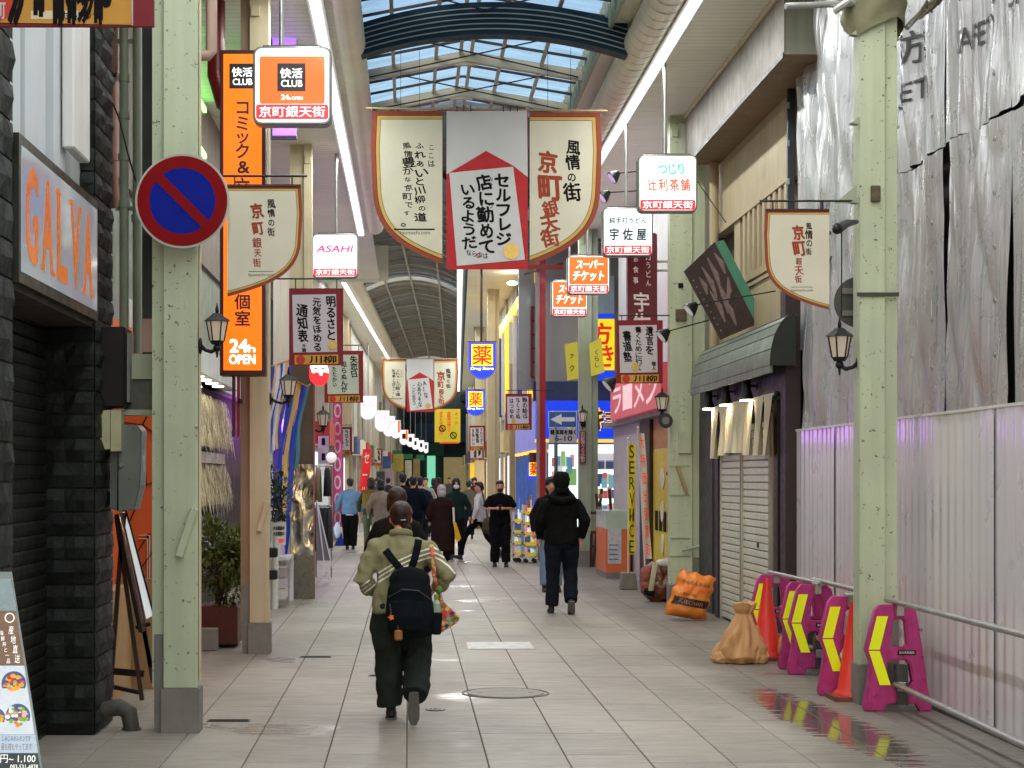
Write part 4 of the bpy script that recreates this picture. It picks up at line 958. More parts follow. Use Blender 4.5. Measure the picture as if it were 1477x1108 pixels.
# ================================================================== SIGNS
LW = lit("lit_white", (.74, .88, .86), .88); LRED = lit("lit_red", sr(232, 36, 48), 1.0); LWT = lit("lit_text_white", (1, .96, .93), 1.15)
LOR = lit("lit_orange", sr(250, 92, 20), 1.0); LBK = mat("lit_black", (.01, .01, .012), .4)
def poly_panel(name, pts, y0, y1, m, parent): return MB().prism(pts, y0, y1).build(name, m, parent)
rb = random.Random(21)
def lightbox(label, x0, y0, x1, y1, d, build, pole=None, strip=(.79, .955), depth=.16, face=None, group="lit box signs hung under the ceilings", poletop=YS):
    a, b, c, e = pbox(x0, y0, x1, y1, d); t = thing("lit_box_sign", label, "lit sign", ((a + b) / 2, d, c), group)
    w, h = b - a, e - c
    MB().prism(rrect(a, b, c, e, w * .1), d, d + depth).bevel(.008).build("case", mat("box_case", sr(120, 122, 120), .35, .3, .08, 5), t)
    MB().prism(rrect(a + w * .03, b - w * .03, c + w * .03, e - w * .03, w * .08), d - .006, d).build("face", face or LW, t)
    if strip:
        s0, s1 = e - h * strip[1], e - h * strip[0]
        MB().prism(rrect(a + w * .04, b - w * .04, s0, s1, w * .03), d - .011, d - .006).build("name_strip", LRED, t)
        txt(t, "京町銀天街", (a + w * .08, b - w * .08, s0 + h * .025, s1 - h * .02), d - .0125, LWT, .008)
    u = lambda q0, r0, q1, r1: (a + w * q0, a + w * q1, e - h * r1, e - h * r0)
    build(t, u, d)
    if pole:
        for px in pole: MB().tube([(PX(px, d), d + depth / 2, e), (PX(px, d), d + depth / 2, poletop)], .022, 10).build("hanger", GALV, t, smooth=R(50))
    MB().box(a + w * .12, b - w * .12, d + .02, d + depth - .02, e, e + .015).build("cap", mat("cap_dark", sr(70, 60, 60), .5), t)
    return t
def b1(t, u, d):
    q = u(.085, .13, .915, .735); poly_panel("orange_panel", rrect(*q, .02), d - .010, d - .006, LOR, t)
    q = u(.31, .22, .67, .575); poly_panel("black_square", [(q[0], q[2]), (q[0], q[3]), (q[1], q[3]), (q[1], q[2])][::-1], d - .014, d - .010, LBK, t)
    txt(t, "快活", u(.35, .285, .63, .41), d - .016, LWT, .02); txt(t, "CLUB", u(.36, .435, .63, .52), d - .016, LWT, .02)
    txt(t, "24", u(.36, .62, .455, .685), d - .012, LWT, .03); txt(t, "h", u(.46, .65, .48, .685), d - .012, LWT, .03); txt(t, "OPEN", u(.495, .645, .635, .685), d - .012, LWT, .03)
lightbox("white lit box sign with an orange panel and a black square, nearest on the left", 365, 67, 478, 180, 15.4, b1, (405,), (.745, .93))
MAG = lit("lit_magenta", sr(226, 30, 110), .9); PKT = mat("pale_lilac", sr(200, 150, 190), .5, emit=.4)
def b2(t, u, d):
    txt(t, "ASAHI", u(.11, .27, .87, .42), d - .010, MAG, .03, shear=.25); txt(t, "PACHINKO SLOT", u(.09, .46, .87, .54), d - .010, PKT, .0)
lightbox("square white lit box sign with magenta pachinko lettering on the left", 450, 337, 517, 401, 26.4, b2, (485,), (.79, .955))
GRT = lit("lit_green", sr(40, 190, 150), .8); ORT = lit("lit_orangered", sr(240, 70, 30), .9); NVT = mat("navy_text", sr(30, 34, 60), .5)
def b3(t, u, d):
    for k, ch in enumerate("つじり"): txt(t, ch, u(.33 + .155 * k, .14, .50 + .155 * k, .36), d - .010, GRT, .03, shear=-.15, em=True)
    for k, ch in enumerate("辻利茶舗"): txt(t, ch, u(.16 + .185 * k, .42, .32 + .185 * k, .64), d - .010, ORT, .022, shear=-.1, em=True)
lightbox("largest lit box sign on the right with green and red tea shop characters", 920, 223, 1006, 306, 20.5, b3, (960,), (.79, .96))
def b4(t, u, d):
    for k, ch in enumerate("純手打うどん"): txt(t, ch, u(.13 + .125 * k, .2, .25 + .125 * k, .34), d - .010, NVT, .02, em=True)
    for k, ch in enumerate("宇佐屋"): txt(t, ch, u(.13 + .27 * k, .42, .33 + .27 * k, .68), d - .010, NVT, .03, em=True)
lightbox("white lit box sign with dark noodle shop characters left of the green-lettered one", 869, 299, 942, 370, 23.9, b4, (904,), (.78, .955))
def b5(t, u, d):
    q = u(.05, .05, .95, .74); poly_panel("orange_panel", rrect(*q, .02), d - .010, d - .006, LOR, t)
    for k, ch in enumerate("スーパー"): txt(t, ch, u(.20 + .16 * k, .11, .38 + .16 * k, .36), d - .012, LWT, .03, shear=.15, em=True)
    for k, ch in enumerate("チケット"): txt(t, ch, u(.12 + .19 * k, .38, .32 + .19 * k, .66), d - .012, LWT, .03, shear=.15, em=True)
lightbox("upper orange lit ticket shop box sign on the right", 818, 368, 880, 425, 28.6, b5, (848,), (.76, .95))
lightbox("lower orange lit ticket shop box sign, half behind the other orange one", 795, 404, 848, 457, 32.5, b5, (822,), (.78, .96))

# ---- shield shaped pharmacy signs
def shield_pts(a, b, c, e, n=12):
    r = (b - a) / 2; return [(a, e), (a, c + r)] + [(a + r - r * math.cos(math.pi * k / n), c + r - r * math.sin(math.pi * k / n)) for k in range(1, n)] + [(b, c + r), (b, e)]
LBLU = lit("lit_blue", sr(20, 60, 240), .9); LYEL = lit("lit_yellow", sr(255, 214, 30), 1.0)
def drug(label, x0, y0, x1, y1, d, top):
    a, b, c, e = pbox(x0, y0, x1, y1, d); w, h = b - a, e - c
    t = thing("pharmacy_shield_sign", label, "lit sign", ((a + b) / 2, d, c), "blue shield pharmacy signs")
    MB().prism(shield_pts(a, b, c, e), d, d + .16).build("case", mat("violet_case", sr(120, 110, 190), .4, emit=.2), t)
    MB().prism(shield_pts(a + w * .05, b - w * .05, c + w * .04, e - h * .02), d - .008, d - .001).build("face", LBLU, t)
    MB().box(a + w * .12, b - w * .12, d - .014, d - .008, e - h * .64, e - h * .05).build("yellow_square", LYEL, t)
    txt(t, "薬", (a + w * .17, b - w * .17, e - h * .60, e - h * .09), d - .017, REDT, .012)
    txt(t, "Drug Store", (a + w * .10, b - w * .10, e - h * .77, e - h * .67), d - .012, LWT, .04, shear=.2)
    MB().tube([(PX((x0 + x1) / 2 - 1, d), d + .08, e), (PX((x0 + x1) / 2 - 1, d), d + .08, top)], .03, 8).build("hanger", mat("hanger_dark", sr(60, 50, 44), .5), t)
    MB().box(a, b, d, d + .16, e, e + .03).build("cap", mat("cap_dark", sr(70, 60, 60), .5), t)
drug("nearer and larger blue shield pharmacy sign with one red character", 675, 494, 716, 547, 43, 6.72)
drug("farther and smaller blue shield pharmacy sign with one red character", 672, 563, 700, 600, 60, 6.72)
# receding row of white shield signs on the left
WSH = lit("lit_shield", (.9, .88, .92), .95); PKS = mat("pink_script", sr(226, 150, 196), .5, emit=.5)
row = [(518, 571, 544, 606, 67), (540, 592, 562, 623, 74), (552, 600, 570, 630, 81), (564, 606, 578, 633, 88), (576, 620, 589, 642, 94), (586, 626, 598, 645, 99), (594, 632, 604, 649, 103), (603, 635, 612, 652, 107), (611, 638, 618, 654, 111)]
names = ["nearest", "second", "third", "fourth", "fifth", "sixth", "seventh", "eighth", "ninth and farthest"]
for k, (x0, y0, x1, y1, d) in enumerate(row):
    a, b, c, e = pbox(x0, y0, x1, y1, d); w, h = b - a, e - c
    t = thing("white_shield_sign", "%s sign in the receding row of white shield signs on the left" % names[k], "lit sign", ((a + b) / 2, d, c), "white shield signs receding on the left")
    MB().prism(shield_pts(a, b, c, e), d, d + .2).build("case", mat("shield_case", sr(200, 200, 205), .4, emit=.2), t)
    MB().prism(shield_pts(a + w * .06, b - w * .06, c + w * .06, e - h * .03), d - .01, d - .001).build("face", WSH, t)
    if k < 3: txt(t, "Cou", (a + w * .2, b - w * .1, e - h * .42, e - h * .15), d - .014, PKS, .02, shear=.3); txt(t, "DRUG", (a + w * .2, b - w * .2, e - h * .62, e - h * .52), d - .014, GREY, .0)
    elif k in (3, 4): MB().prism([(b - w * .3, c + h * .3), (b - w * .08, c + h * .35), (b - w * .08, e - h * .04), (b - w * .3, e - h * .04)], d - .016, d - .01).build("orange_bar", LOR, t)
    if k > 3: MB().box(a + w * .3, b - w * .3, d - .016, d - .011, c + h * .4, c + h * .75).build("black_mark", LBK, t)
    MB().tube([((a + b) / 2, d + .1, e), ((a + b) / 2, d + .1, 6.7)], .02, 6).build("hanger", GALV, t)

# ---- no-parking sign
nd = 11.9; c0 = (PX(263, nd), PZ(290, nd)); r0 = 68 * nd / F
npk = thing("no_parking_sign", "round red and blue no-parking sign on the nearest left column", "road sign", (c0[0], nd, c0[1]))
MB().disc(c0, r0, nd, nd + .012, 56).build("plate", mat("sign_grey_rim", sr(176, 176, 168), .4, .2), npk)
MB().ring(c0, r0 * .70, r0 * .955, nd - .004, nd - .0005, 56).build("red_ring", mat("sign_red", sr(128, 0, 8), .6, 0, .05, 4, spec=.15), npk)
MB().disc(c0, r0 * .70, nd - .003, nd - .0005, 56).build("blue_disc", mat("sign_blue", sr(0, 26, 140), .6, 0, .05, 4, spec=.15), npk)
dv = Vector((1, 0, -1)).normalized(); 
MB().obox((c0[0], nd - .0045, c0[1]), dv, (0, 1, 0), (1, 0, 1), r0 * .71, .0015, r0 * .10).build("red_bar", _m["sign_red"], npk)
MB().box(c0[0] - .1, c0[0] + .1, nd + .012, 12.1, c0[1] - .02, c0[1] + .02).build("bracket", GALV, npk)
# ---- tall orange sign
od = 16.8; a, b, c, e = pbox(317, 72, 383, 542, od)
os_ = thing("tall_orange_sign", "tall narrow orange lit sign with black vertical characters in a dark red frame", "lit sign", ((a + b) / 2, od, c))
DKR = mat("dark_red_frame", sr(62, 16, 22), .4)
MB().box(a, b, od, od + .22, c, e).bevel(.006).build("frame", DKR, os_)
MB().box(a + .035, b - .035, od - .006, od - .0005, c + .05, e - .04).build("face", lit("lit_orange2", sr(255, 108, 8), 1.0), os_)
def ob(x0, y0, x1, y1): return pbox(x0, y0, x1, y1, od)
q = ob(331, 92, 368, 128); MB().box(q[0], q[1], od - .010, od - .006, q[2], q[3]).build("black_square", LBK, os_)
txt(os_, "快活", ob(335, 98, 364, 111), od - .012, LWT, .02); txt(os_, "CLUB", ob(336, 114, 364, 123), od - .012, LWT, .02)
for ch, y0_, y1_ in (("コ", 143, 167), ("ミ", 166, 190), ("ッ", 186, 208), ("ク", 206, 230), ("&", 233, 250), ("立", 256, 282), ("体", 300, 330), ("完", 335, 365), ("全", 372, 402), ("個", 424, 447), ("室", 448, 471)):
    if ch == "&": txt(os_, ch, ob(343, y0_, 360, y1_), od - .009, LBK, .03)
    else: txt(os_, ch, ob(338, y0_, 362, y1_), od - .009, LBK, .028, em=True)
txt(os_, "24", ob(332, 490, 357, 508), od - .009, LWT, .05); txt(os_, "h", ob(358, 498, 368, 508), od - .009, LWT, .05); txt(os_, "OPEN", ob(331, 512, 368, 525), od - .009, LWT, .045)
for px in (334, 341): MB().box(PX(px, od), PX(px + 4, od), od + .05, od + .12, PZ(630, od), c).build("post", _m["red_duct"] if px > 335 else DKR, os_)
MB().box(PX(343, od), PX(349, od), od + .05, od + .2, PZ(582, od), PZ(575, od)).build("bracket", DKR, os_)

# ---- cloth pennants
CREAMC = mat("pennant_cream", sr(216, 212, 192), .85, 0, .05, 3, .08, 120, sheen=.2); PBR = mat("pennant_brown", sr(150, 72, 52), .85, 0, .06, 6); PGO = mat("pennant_gold", sr(206, 170, 96), .85, 0, .06, 6); PDK = mat("pennant_dark", sr(96, 40, 36), .85)
REDB = mat("brush_red", sr(158, 62, 38), .8, 0, .1, 8)
def outline(w, h, inset=0, n=14):
    """border side polyline in (u from outer edge, v from top) metres"""
    P0, P1, P2, P3 = Vector((0, .50 * h)), Vector((.02 * w, .80 * h)), Vector((.42 * w, .90 * h)), Vector((w, h))
    pl = [Vector((w, 0)), Vector((0, 0)), Vector((-.02 * w, .25 * h))] + [((1 - t) ** 3) * P0 + 3 * t * (1 - t) ** 2 * P1 + 3 * t * t * (1 - t) * P2 + t ** 3 * P3 for t in [k / n for k in range(n + 1)]]
    if not inset: return pl
    out = []
    for k, p in enumerate(pl):
        if k == 0: out.append(Vector((w, inset))); continue
        if k == 1: out.append(Vector((inset, inset))); continue
        tn = (pl[min(k + 1, len(pl) - 1)] - pl[k - 1]).normalized(); nn = Vector((tn.y, -tn.x)) if k else Vector((0, 1))
        if nn.dot(Vector((w, h * .3)) - p) < 0: nn = -nn
        q = p + nn * inset
        if k == len(pl) - 1: q = Vector((w, h - inset * 1.08))
        out.append(q)
    return out
def pennant(parent, xo, zt, w, h, sgn, d, bw, cloth="cloth"):
    """xo: x of the outer (curved) edge; sgn +1 when the inner edge lies to the right"""
    def L(ins, y0, y1, m, nm):
        pts = [(xo + sgn * p.x, zt - p.y) for p in outline(w, h, ins)]
        MB().prism(pts, y0, y1).build(nm, m, parent)
    L(0, d, d + .006, PBR, "border"); L(bw * .5, d - .0015, d - .0002, PDK, "border"); L(bw * .58, d - .003, d - .0016, PGO, "border"); L(bw * .94, d - .0045, d - .0031, PDK, "border"); L(bw, d - .006, d - .0046, CREAMC, cloth)
    return d - .0075
def bigbanner(label, x0, x1, yt, yb, d, words, grp, lab_center):
    k = (x1 - x0) / 331.0                      # scale of the smaller far one
    g = lambda px, py: (PX(x0 + (px - 537) * k, d), PZ(yt + (py - 157) * k, d))
    def B(a_, b_, c_, e_): p = g(a_, b_); q = g(c_, e_); return (p[0], q[0], q[1], p[1])
    t = thing("cloth_banner", label, "banner", (g(700, 157)[0], d, g(700, 380)[1]), grp)
    wl = g(638, 0)[0] - g(537, 0)[0]; hh = g(0, 160)[1] - g(0, 381)[1]
    yl = pennant(t, g(537, 0)[0], g(0, 160)[1], wl, hh, 1, d, .085 * k * d / 22 * 1.25)
    yl = pennant(t, g(866, 0)[0], g(0, 162)[1], g(866, 0)[0] - g(764, 0)[0], hh, -1, d, .085 * k * d / 22 * 1.25)
    bo = .012 * k * d / 22
    def col(s, cx_, y0_, y1_, w_, m, bold=.01, jit=.16):
        q = B(cx_ - w_ / 2, y0_, cx_ + w_ / 2, y1_); mb = MB(); column(mb, s, (q[0] + q[1]) / 2, q[2], q[3], yl, q[1] - q[0], bold, jit, rnd=rb); mb.build("lettering", m, t)
    col("ここは", 622, 207, 242, 11, INK, .01); col("ふれあいと川柳の道", 607, 204, 320, 18, INK, .03, .3); col("風情豊かな京町です。", 588, 204, 326, 16, INK, .02, .3)
    q = B(568, 330, 627, 332); MB().box(q[0], q[1], yl, yl + .001, q[2], q[3]).build("rule", INK, t)
    txt(t, "kyomachi.com", B(577, 333, 620, 340), yl, mat("grey_ink", sr(70, 70, 66), .8), 0)
    col("風情の街", 826, 202, 288, 20, INK, .03, .3); col("京町", 792, 216, 288, 32, REDB, .045, .2); col("銀天街", 793, 290, 354, 21, REDB, .035, .25)
    # calendar page in the middle
    q = B(644, 160, 761, 389); MB().box(q[0], q[1], d - .02, d - .014, q[2], q[3]).build("red_sheet", mat("calendar_red", sr(186, 22, 34), .6, 0, .05, 3), t)
    q = [g(644, 161), g(760, 160), g(761, 256), g(741, 240), g(701, 218), g(668, 238), g(644, 252)]
    MB().prism(q, d - .0225, d - .0205).build("white_sheet", mat("calendar_white", sr(206, 206, 208), .7, 0, .04, 3), t)
    q = [g(648, 250), g(740, 241), g(757, 375), g(659, 384)]
    MB().prism(q, d - .026, d - .023).build("paper", _m["calendar_white"], t)
    for s, cx_, y0_, y1_, w_, bo_ in words:
        q = B(cx_ - w_ / 2, y0_, cx_ + w_ / 2, y1_); mb = MB(); n = len(s); h_ = (q[3] - q[2]) / n
        for i, ch in enumerate(s):
            cc = (q[0] + q[1]) / 2 + .0016 * 0 + (i / n) * .03 * k * (d / 22) + rb.uniform(-.06, .06) * (q[1] - q[0]); cz = q[3] - h_ * (i + .5); hw = (q[1] - q[0]) / 2 * rb.uniform(.88, 1.08)
            put(mb, ch, cc - hw, cc + hw, cz - h_ * .52, cz + h_ * .52, d - .028, bo_, rb.uniform(-.16, .2), -.12, True)
        mb.build("lettering", INK, t)
    p = g(737, 363); MB().disc(p, 11.5 * k * d / F, d - .034, d - .026, 28).build("gold_seal", BRASS, t)
    p = g(690, 369); MB().ring(p, 2.4 * k * d / F, 3.6 * k * d / F, d - .028, d - .0265, 12).build("stamp", mat("stamp_red", sr(190, 60, 60), .7), t)
    # rod, rings, wires
    p, q = g(528, 156), g(876, 160); MB().tube([(p[0], d, p[1]), (q[0], d, q[1])], .013, 8).build("rod", mat("rod_tan", sr(170, 150, 112), .5, .2), t, smooth=True)
    mb = []
    for px in (659, 669, 679, 726, 736, 746):
        p = g(px, 158); MB().tube([(p[0], d - .03, p[1] - .03 * k), (p[0], d - .03, p[1] + .04 * k), (p[0], d + .02, p[1] + .05 * k), (p[0], d + .03, p[1])], .006, 6).build("ring", BLACK, t)
    for px in (578, 605, 823, 790):
        p = g(px, 156); MB().tube([(p[0], d, p[1]), (p[0], d, min(6.95, EYE + 5.4))], .003, 5).build("wire", BLACK, t)
    return t, g, B
W1 = [("セルフレジ", 724, 250, 356, 25, .045), ("店に勤めて", 699, 252, 368, 24, .04), ("いるようだ", 674, 264, 360, 23, .04), ("ならのは", 692, 372, 372.5, 5, 0)]
t, g, B = bigbanner("large triple banner with cream side cloths and a red and white calendar page, nearest overhead", 537, 868, 157, 389, 22, W1[:3], "triple banners hung across the street", "")
mb = MB()
for i, ch in enumerate("ならのは"): q = B(672 + 8 * i, 360 + 1.5 * i, 680 + 8 * i, 370 + 1.5 * i); put(mb, ch, *q, 22 - .028, .01, .2, 0, True)
mb.build("lettering", INK, t)
mb = MB(); [put(mb, ch, *B(704, y_, 711, y_ + 8), 22 - .028, .01, 0, 0, True) for ch, y_ in (("み", 255), ("せ", 264), ("つ", 294), ("と", 302))]; mb.build("lettering", INK, t)
W2 = [("AIな", 724, 250, 330, 20, .02), ("心ありそな", 699, 258, 368, 20, .025), ("こと言う", 674, 270, 360, 18, .015)]
bigbanner("smaller triple banner with cream side cloths hung farther down the street", 551, 661, 517, 592, 66.8, W2, "triple banners hung across the street", "")

def small_pennant(label, xo, xi, yt, yb, d, rod, plate, tip=None):
    s = 1 if xi > xo else -1; a, b = PX(xo, d), PX(xi, d); t = thing("cloth_pennant", label, "pennant", ((a + b) / 2, d, PZ(yb, d)), "cream shopping street pennants on the columns")
    w, h = abs(b - a), PZ(yt, d) - PZ(yb, d); yl = pennant(t, a, PZ(yt, d), w, h, s, d, .036)
    X_ = lambda q: (a + w * q if s > 0 else a - w * q)
    def col(str_, cx_, v0, v1, w_, m, bold, jit=.14):
        mb = MB(); column(mb, str_, cx_, PZ(yt, d) - h * v1, PZ(yt, d) - h * v0, yl, w_, bold, jit, rnd=rb); mb.build("lettering", m, t)
    L = min(a, b); cxr, cxb = (L + w * .60, L + w * .43) if s < 0 else (L + w * .76, L + w * .60)
    if s < 0: cxr, cxb = L + w * .60, L + w * .41
    else: cxr, cxb = L + w * .68, L + w * .52
    col("風情の街", cxr, .12, .46, w * .11, INK, .02); col("京町", cxb, .15, .46, w * .19, REDB, .04); col("銀天街", cxb, .47, .74, w * .12, REDB, .02)
    z = PZ(yt, d) - h * .775; MB().box(cxb - w * .12, cxb + w * .22, yl, yl + .001, z, z + .003).build("rule", INK, t)
    txt(t, "kyomachi.com", (cxb - w * .12, cxb + w * .22, z - h * .05, z - h * .015), yl, _m["grey_ink"], 0)
    zr = PZ(rod[2], d); MB().tube([(PX(rod[0], d), d, zr), (PX(rod[1], d), d, zr)], .008, 8).build("rod", BLACK, t)
    MB().box(min(a, b), max(a, b), d - .012, d + .012, PZ(yt, d) - .006, PZ(yt, d) + .008).build("top_bar", DKR, t)
    for q in (.12, .9): MB().tube([(X_(q), d, zr), (X_(q), d, PZ(yt, d))], .005, 6).build("hook", BLACK, t)
    return t
small_pennant("cream pennant right of the round no-parking sign on the left", 434, 328, 268, 428, 12.1, (300, 443, 254), None)
small_pennant("cream pennant left of the nearest right column", 1104, 1196, 303, 447, 13.6, (1096, 1232, 290), None)
zz = PZ(291, 13.6); MB().prism([(PX(1204, 13.6), zz - .012), (PX(1236, 13.6), zz - .012), (PX(1236, 13.6), zz + .13)], 13.6, 13.61).build("gusset_plate", PAINT_D, cR)

PAPER = mat("poem_paper", sr(206, 200, 208), .75, 0, .04, 4); PAPER_G = mat("poem_paper_green", sr(196, 206, 192), .75, 0, .05, 4); GOLDP = mat("gold_strip", sr(206, 152, 62), .7, 0, .1, 6)
def poem(label, x0, y0, x1, y1, d, cols, paper=PAPER, rod=None, tilt=0.03, disc=(.8, .74), bold=.02, left=True, nr=True):
    a, b, c, e = pbox(x0, y0, x1, y1, d); w, h = b - a, e - c
    t = thing("poem_board", label, "sign board", ((a + b) / 2, d, c), "maroon poem boards hung from the columns")
    MB().box(a, b, d, d + .02, c, e).build("board", MAROON, t)
    def M(u, v):
        x = a + w * u; z = e - h * v; k = tilt * (v - .5) * w * .9
        return (x + k, z + tilt * (u - .5) * w * .6)
    pts = [M(.07, .83), M(.07, .08), M(.88, .08), M(.88, .83)]
    MB().prism(pts, d - .004, d - .0005).build("paper", paper, t)
    pts = [M(.09, .985), M(.09, .865), M(.90, .865), M(.90, .985)]; MB().prism(pts, d - .004, d - .0005).build("gold_strip", GOLDP, t)
    for s, u, v0, v1, cw in cols:
        mb = MB(); n = len(s); hh = h * (v1 - v0) / n
        for i, ch in enumerate(s):
            x, z = M(u, v0 + (v1 - v0) * (i + .5) / n); q = w * cw / 2 * rb.uniform(.88, 1.08)
            put(mb, ch, x - q + rb.uniform(-.1, .1) * q, x + q, z - hh * .52, z + hh * .52, d - .0055, bold * 1.6, rb.uniform(-.2, .16), -.12, True)
        mb.build("lettering", INK, t)
    x, z = M(.62, .925); q = w * .13
    for i, ch in enumerate("川柳"): txt(t, ch, (x - q * 2 + i * q * 2, x + i * q * 2, z - h * .052, z + h * .052), d - .0055, INK, .04, em=True)
    MB().disc(M(.20, .925), w * .085, d - .0055, d - .004, 18).build("red_disc", mat("disc_red", sr(200, 60, 44), .7), t)
    if disc: MB().disc(M(*disc), w * .085, d - .012, d - .004, 22).build("gold_seal", BRASS, t)
    if rod:
        zr = PZ(rod[2], d); MB().tube([(PX(rod[0], d), d + .01, zr), (PX(rod[1], d), d + .01, zr)], .008, 8).build("rod", BLACK, t)
        for q in (.12, .88): MB().tube([(a + w * q, d + .01, zr), (a + w * q, d + .01, e)], .005, 6).build("hook", BLACK, t)
    return t
poem("large maroon poem board below the lit pachinko sign on the left", 417, 416, 495, 527, 17.5, [("明るさと", .78, .10, .68, .19), ("元気をほめる", .52, .12, .82, .17), ("通知表", .25, .20, .70, .21), ("千賀", .27, .72, .83, .09)], rod=(388, 492, 402))
poem("greenish poem board half behind the large one on the left", 468, 506, 524, 581, 25.3, [("失恋日", .76, .10, .52, .2), ("知らぬんが", .50, .20, .80, .17), ("たたかい", .26, .30, .70, .12)], paper=PAPER_G, rod=(452, 522, 498), disc=None)
poem("maroon poem board left of the second right column", 889, 462, 956, 553, 23.7, [("遺言を", .72, .10, .55, .2), ("書くために行く", .48, .10, .80, .16), ("書道塾", .24, .16, .66, .19), ("暖人", .80, .66, .80, .10)], rod=(893, 966, 455), disc=(.40, .74))
poem("poem board beside the dark red pole, far on the right", 729, 568, 767, 620, 36.5, [("賄の絵は", .74, .1, .7, .2), ("なくさぬ", .48, .1, .7, .18), ("はつゆめ", .24, .12, .7, .18)], rod=(729, 800, 563), disc=(.3, .76))
poem("small poem board in front of the pink nobori banner on the left", 479, 616, 508, 656, 45, [("今日も又", .74, .1, .7, .18), ("財布軽い", .48, .1, .8, .18), ("昼ごはん", .24, .15, .8, .16)], rod=(470, 508, 613), disc=None)
poem("small far poem board right of the red banners on the left", 536, 647, 551, 672, 75, [("春風", .7, .1, .7, .22), ("咲く道", .4, .1, .8, .2)], disc=None)
poem("poem board under the smaller pharmacy sign", 677, 614, 700, 650, 55, [("すれちがう", .76, .1, .8, .16), ("知恵袋", .5, .1, .7, .2), ("まあいい", .24, .12, .8, .18)], disc=None)
poem("narrow poem board directly below another under the pharmacy signs", 677, 645, 698, 664, 56, [("夢", .7, .1, .7, .22), ("道", .4, .1, .8, .2)], disc=None)
# cut-off board at the top left
d = 6.6; a, b, c, e = pbox(-60, -240, 222, 38, d)
t = thing("poem_board", "poem board cut off at the top left corner showing its gold strip", "sign board", (b - .3, d, c), "maroon poem boards hung from the columns")
MB().box(a, b, d, d + .02, c, e).build("board", MAROON, t)
q = pbox(-58, -60, 191, 36, d); MB().prism([(q[0], q[2] + .01), (q[0], q[3]), (q[1] - .01, q[3]), (q[1], q[2])], d - .004, d - .0005).build("gold_strip", GOLDP, t)
MB().box(PX(190, d), PX(192, d), d - .004, d - .001, PZ(37, d), e).build("paper_edge", PAPER, t)
q = pbox(45, 16, 120, 28, d); MB().box(q[0], q[1], d - .005, d - .004, q[2], q[3]).build("white_patch", mat("white_patch", sr(224, 210, 180), .8), t)
txt(t, "川", pbox(16, -90, 88, 34, d), d - .006, INK, .035); txt(t, "柳", pbox(92, -90, 158, 32, d), d - .006, INK, .03)
for i, ch in enumerate("せんりゅう"): txt(t, ch, pbox(90 + 10.5 * i, 15, 102 + 10.5 * i, 29, d), d - .0065, INK, .01, em=True)
MB().disc((PX(-8, d), PZ(0, d)), 32 * d / F, d - .0055, d - .004, 30).build("red_disc", _m["disc_red"], t)
mb = MB(); put(mb, "京町", PX(-14, d), PX(8, d), PZ(28, d), PZ(2, d), d - .007, .02); mb.build("lettering", PAPER, t)
# ---- right side signs
# dark red vertical noodle shop sign
vd = 24.6; a, b, c, e = pbox(905, 336, 948, 520, vd)
t = thing("vertical_noodle_sign", "dark wine-red vertical sign with white brush characters behind the poem board", "sign", ((a + b) / 2, vd, c))
MB().prism(rrect(a, b, c, e, .04), vd, vd + .16).build("case", mat("wine_red", sr(104, 14, 40), .4, 0, .06, 3), t)
CHK = mat("chalk_white", sr(222, 204, 204), .6, emit=.15)
mb = MB(); column(mb, "お食事", PX(917, vd), PZ(412, vd), PZ(366, vd), vd - .004, 9 * vd / F, .01, .1); column(mb, "手打うどん", PX(935, vd), PZ(415, vd), PZ(350, vd), vd - .004, 10 * vd / F, .005, .1)
column(mb, "宇佐屋", PX(926, vd), PZ(515, vd), PZ(420, vd), vd - .004, 26 * vd / F, .02, .08); mb.build("lettering", CHK, t)
for py in (375, 388): MB().box(PX(948, vd), PX(968, vd), vd + .05, vd + .1, PZ(py + 3, vd), PZ(py, vd)).build("bracket", PAINT_D, t)
# yellow shop boards on the third right column
YS_ = mat("yellow_sign", sr(214, 204, 60), .5, 0, .08, 3)
for k, (p, s) in enumerate(((((815, 497), (833, 493), (834, 546), (819, 549)), "クク"), (((850, 496), (867, 487), (872, 537), (853, 543)), "くらし"))):
    yd = 34.2; P = [(PX(x, yd), PZ(y, yd)) for x, y in p]
    t = thing("yellow_sign_board", ["yellow board sign on the left of the third right column", "tilted yellow board sign on the right of the third right column"][k], "sign board", (P[3][0], yd, P[3][1]))
    MB().prism(P[::-1], yd, yd + .12).build("board", YS_, t)
    mb = MB(); column(mb, s, sum(q[0] for q in P) / 4, P[2][1] + .08, P[0][1] - .1, yd - .004, .12, .02, .15); mb.build("lettering", mat("olive_ink", sr(90, 84, 20), .7), t)
# one-way arrow sign on a pole
ad = 33.6; a, b, c, e = pbox(791, 593, 832, 617, ad)
t = thing("one_way_sign", "blue one-way sign with a white left arrow above a small exception plate", "road sign", ((a + b) / 2, ad, 0))
MB().box(a, b, ad, ad + .01, c, e).build("plate", mat("road_white", sr(210, 214, 216), .4), t)
MB().box(a + .012, b - .012, ad - .003, ad - .0005, c + .012, e - .012).build("blue_field", mat("road_blue", sr(20, 84, 150), .35, 0, .05, 4), t)
A_ = lambda px, py: (PX(px, ad), PZ(py, ad))
MB().prism([A_(794, 605), A_(810, 597), A_(810, 602), A_(829, 602), A_(829, 608), A_(810, 608), A_(810, 613)], ad - .006, ad - .003).build("arrow", _m["road_white"], t)
a, b, c, e = pbox(792, 618, 832, 639, ad); MB().box(a, b, ad, ad + .01, c, e).build("exception_plate", mat("road_grey", sr(170, 172, 174), .4), t)
txt(t, "軽車両を除く", pbox(794, 620, 831, 627, ad), ad - .002, INK, .04); txt(t, "6-10", pbox(800, 629, 825, 636, ad), ad - .002, INK, .03)
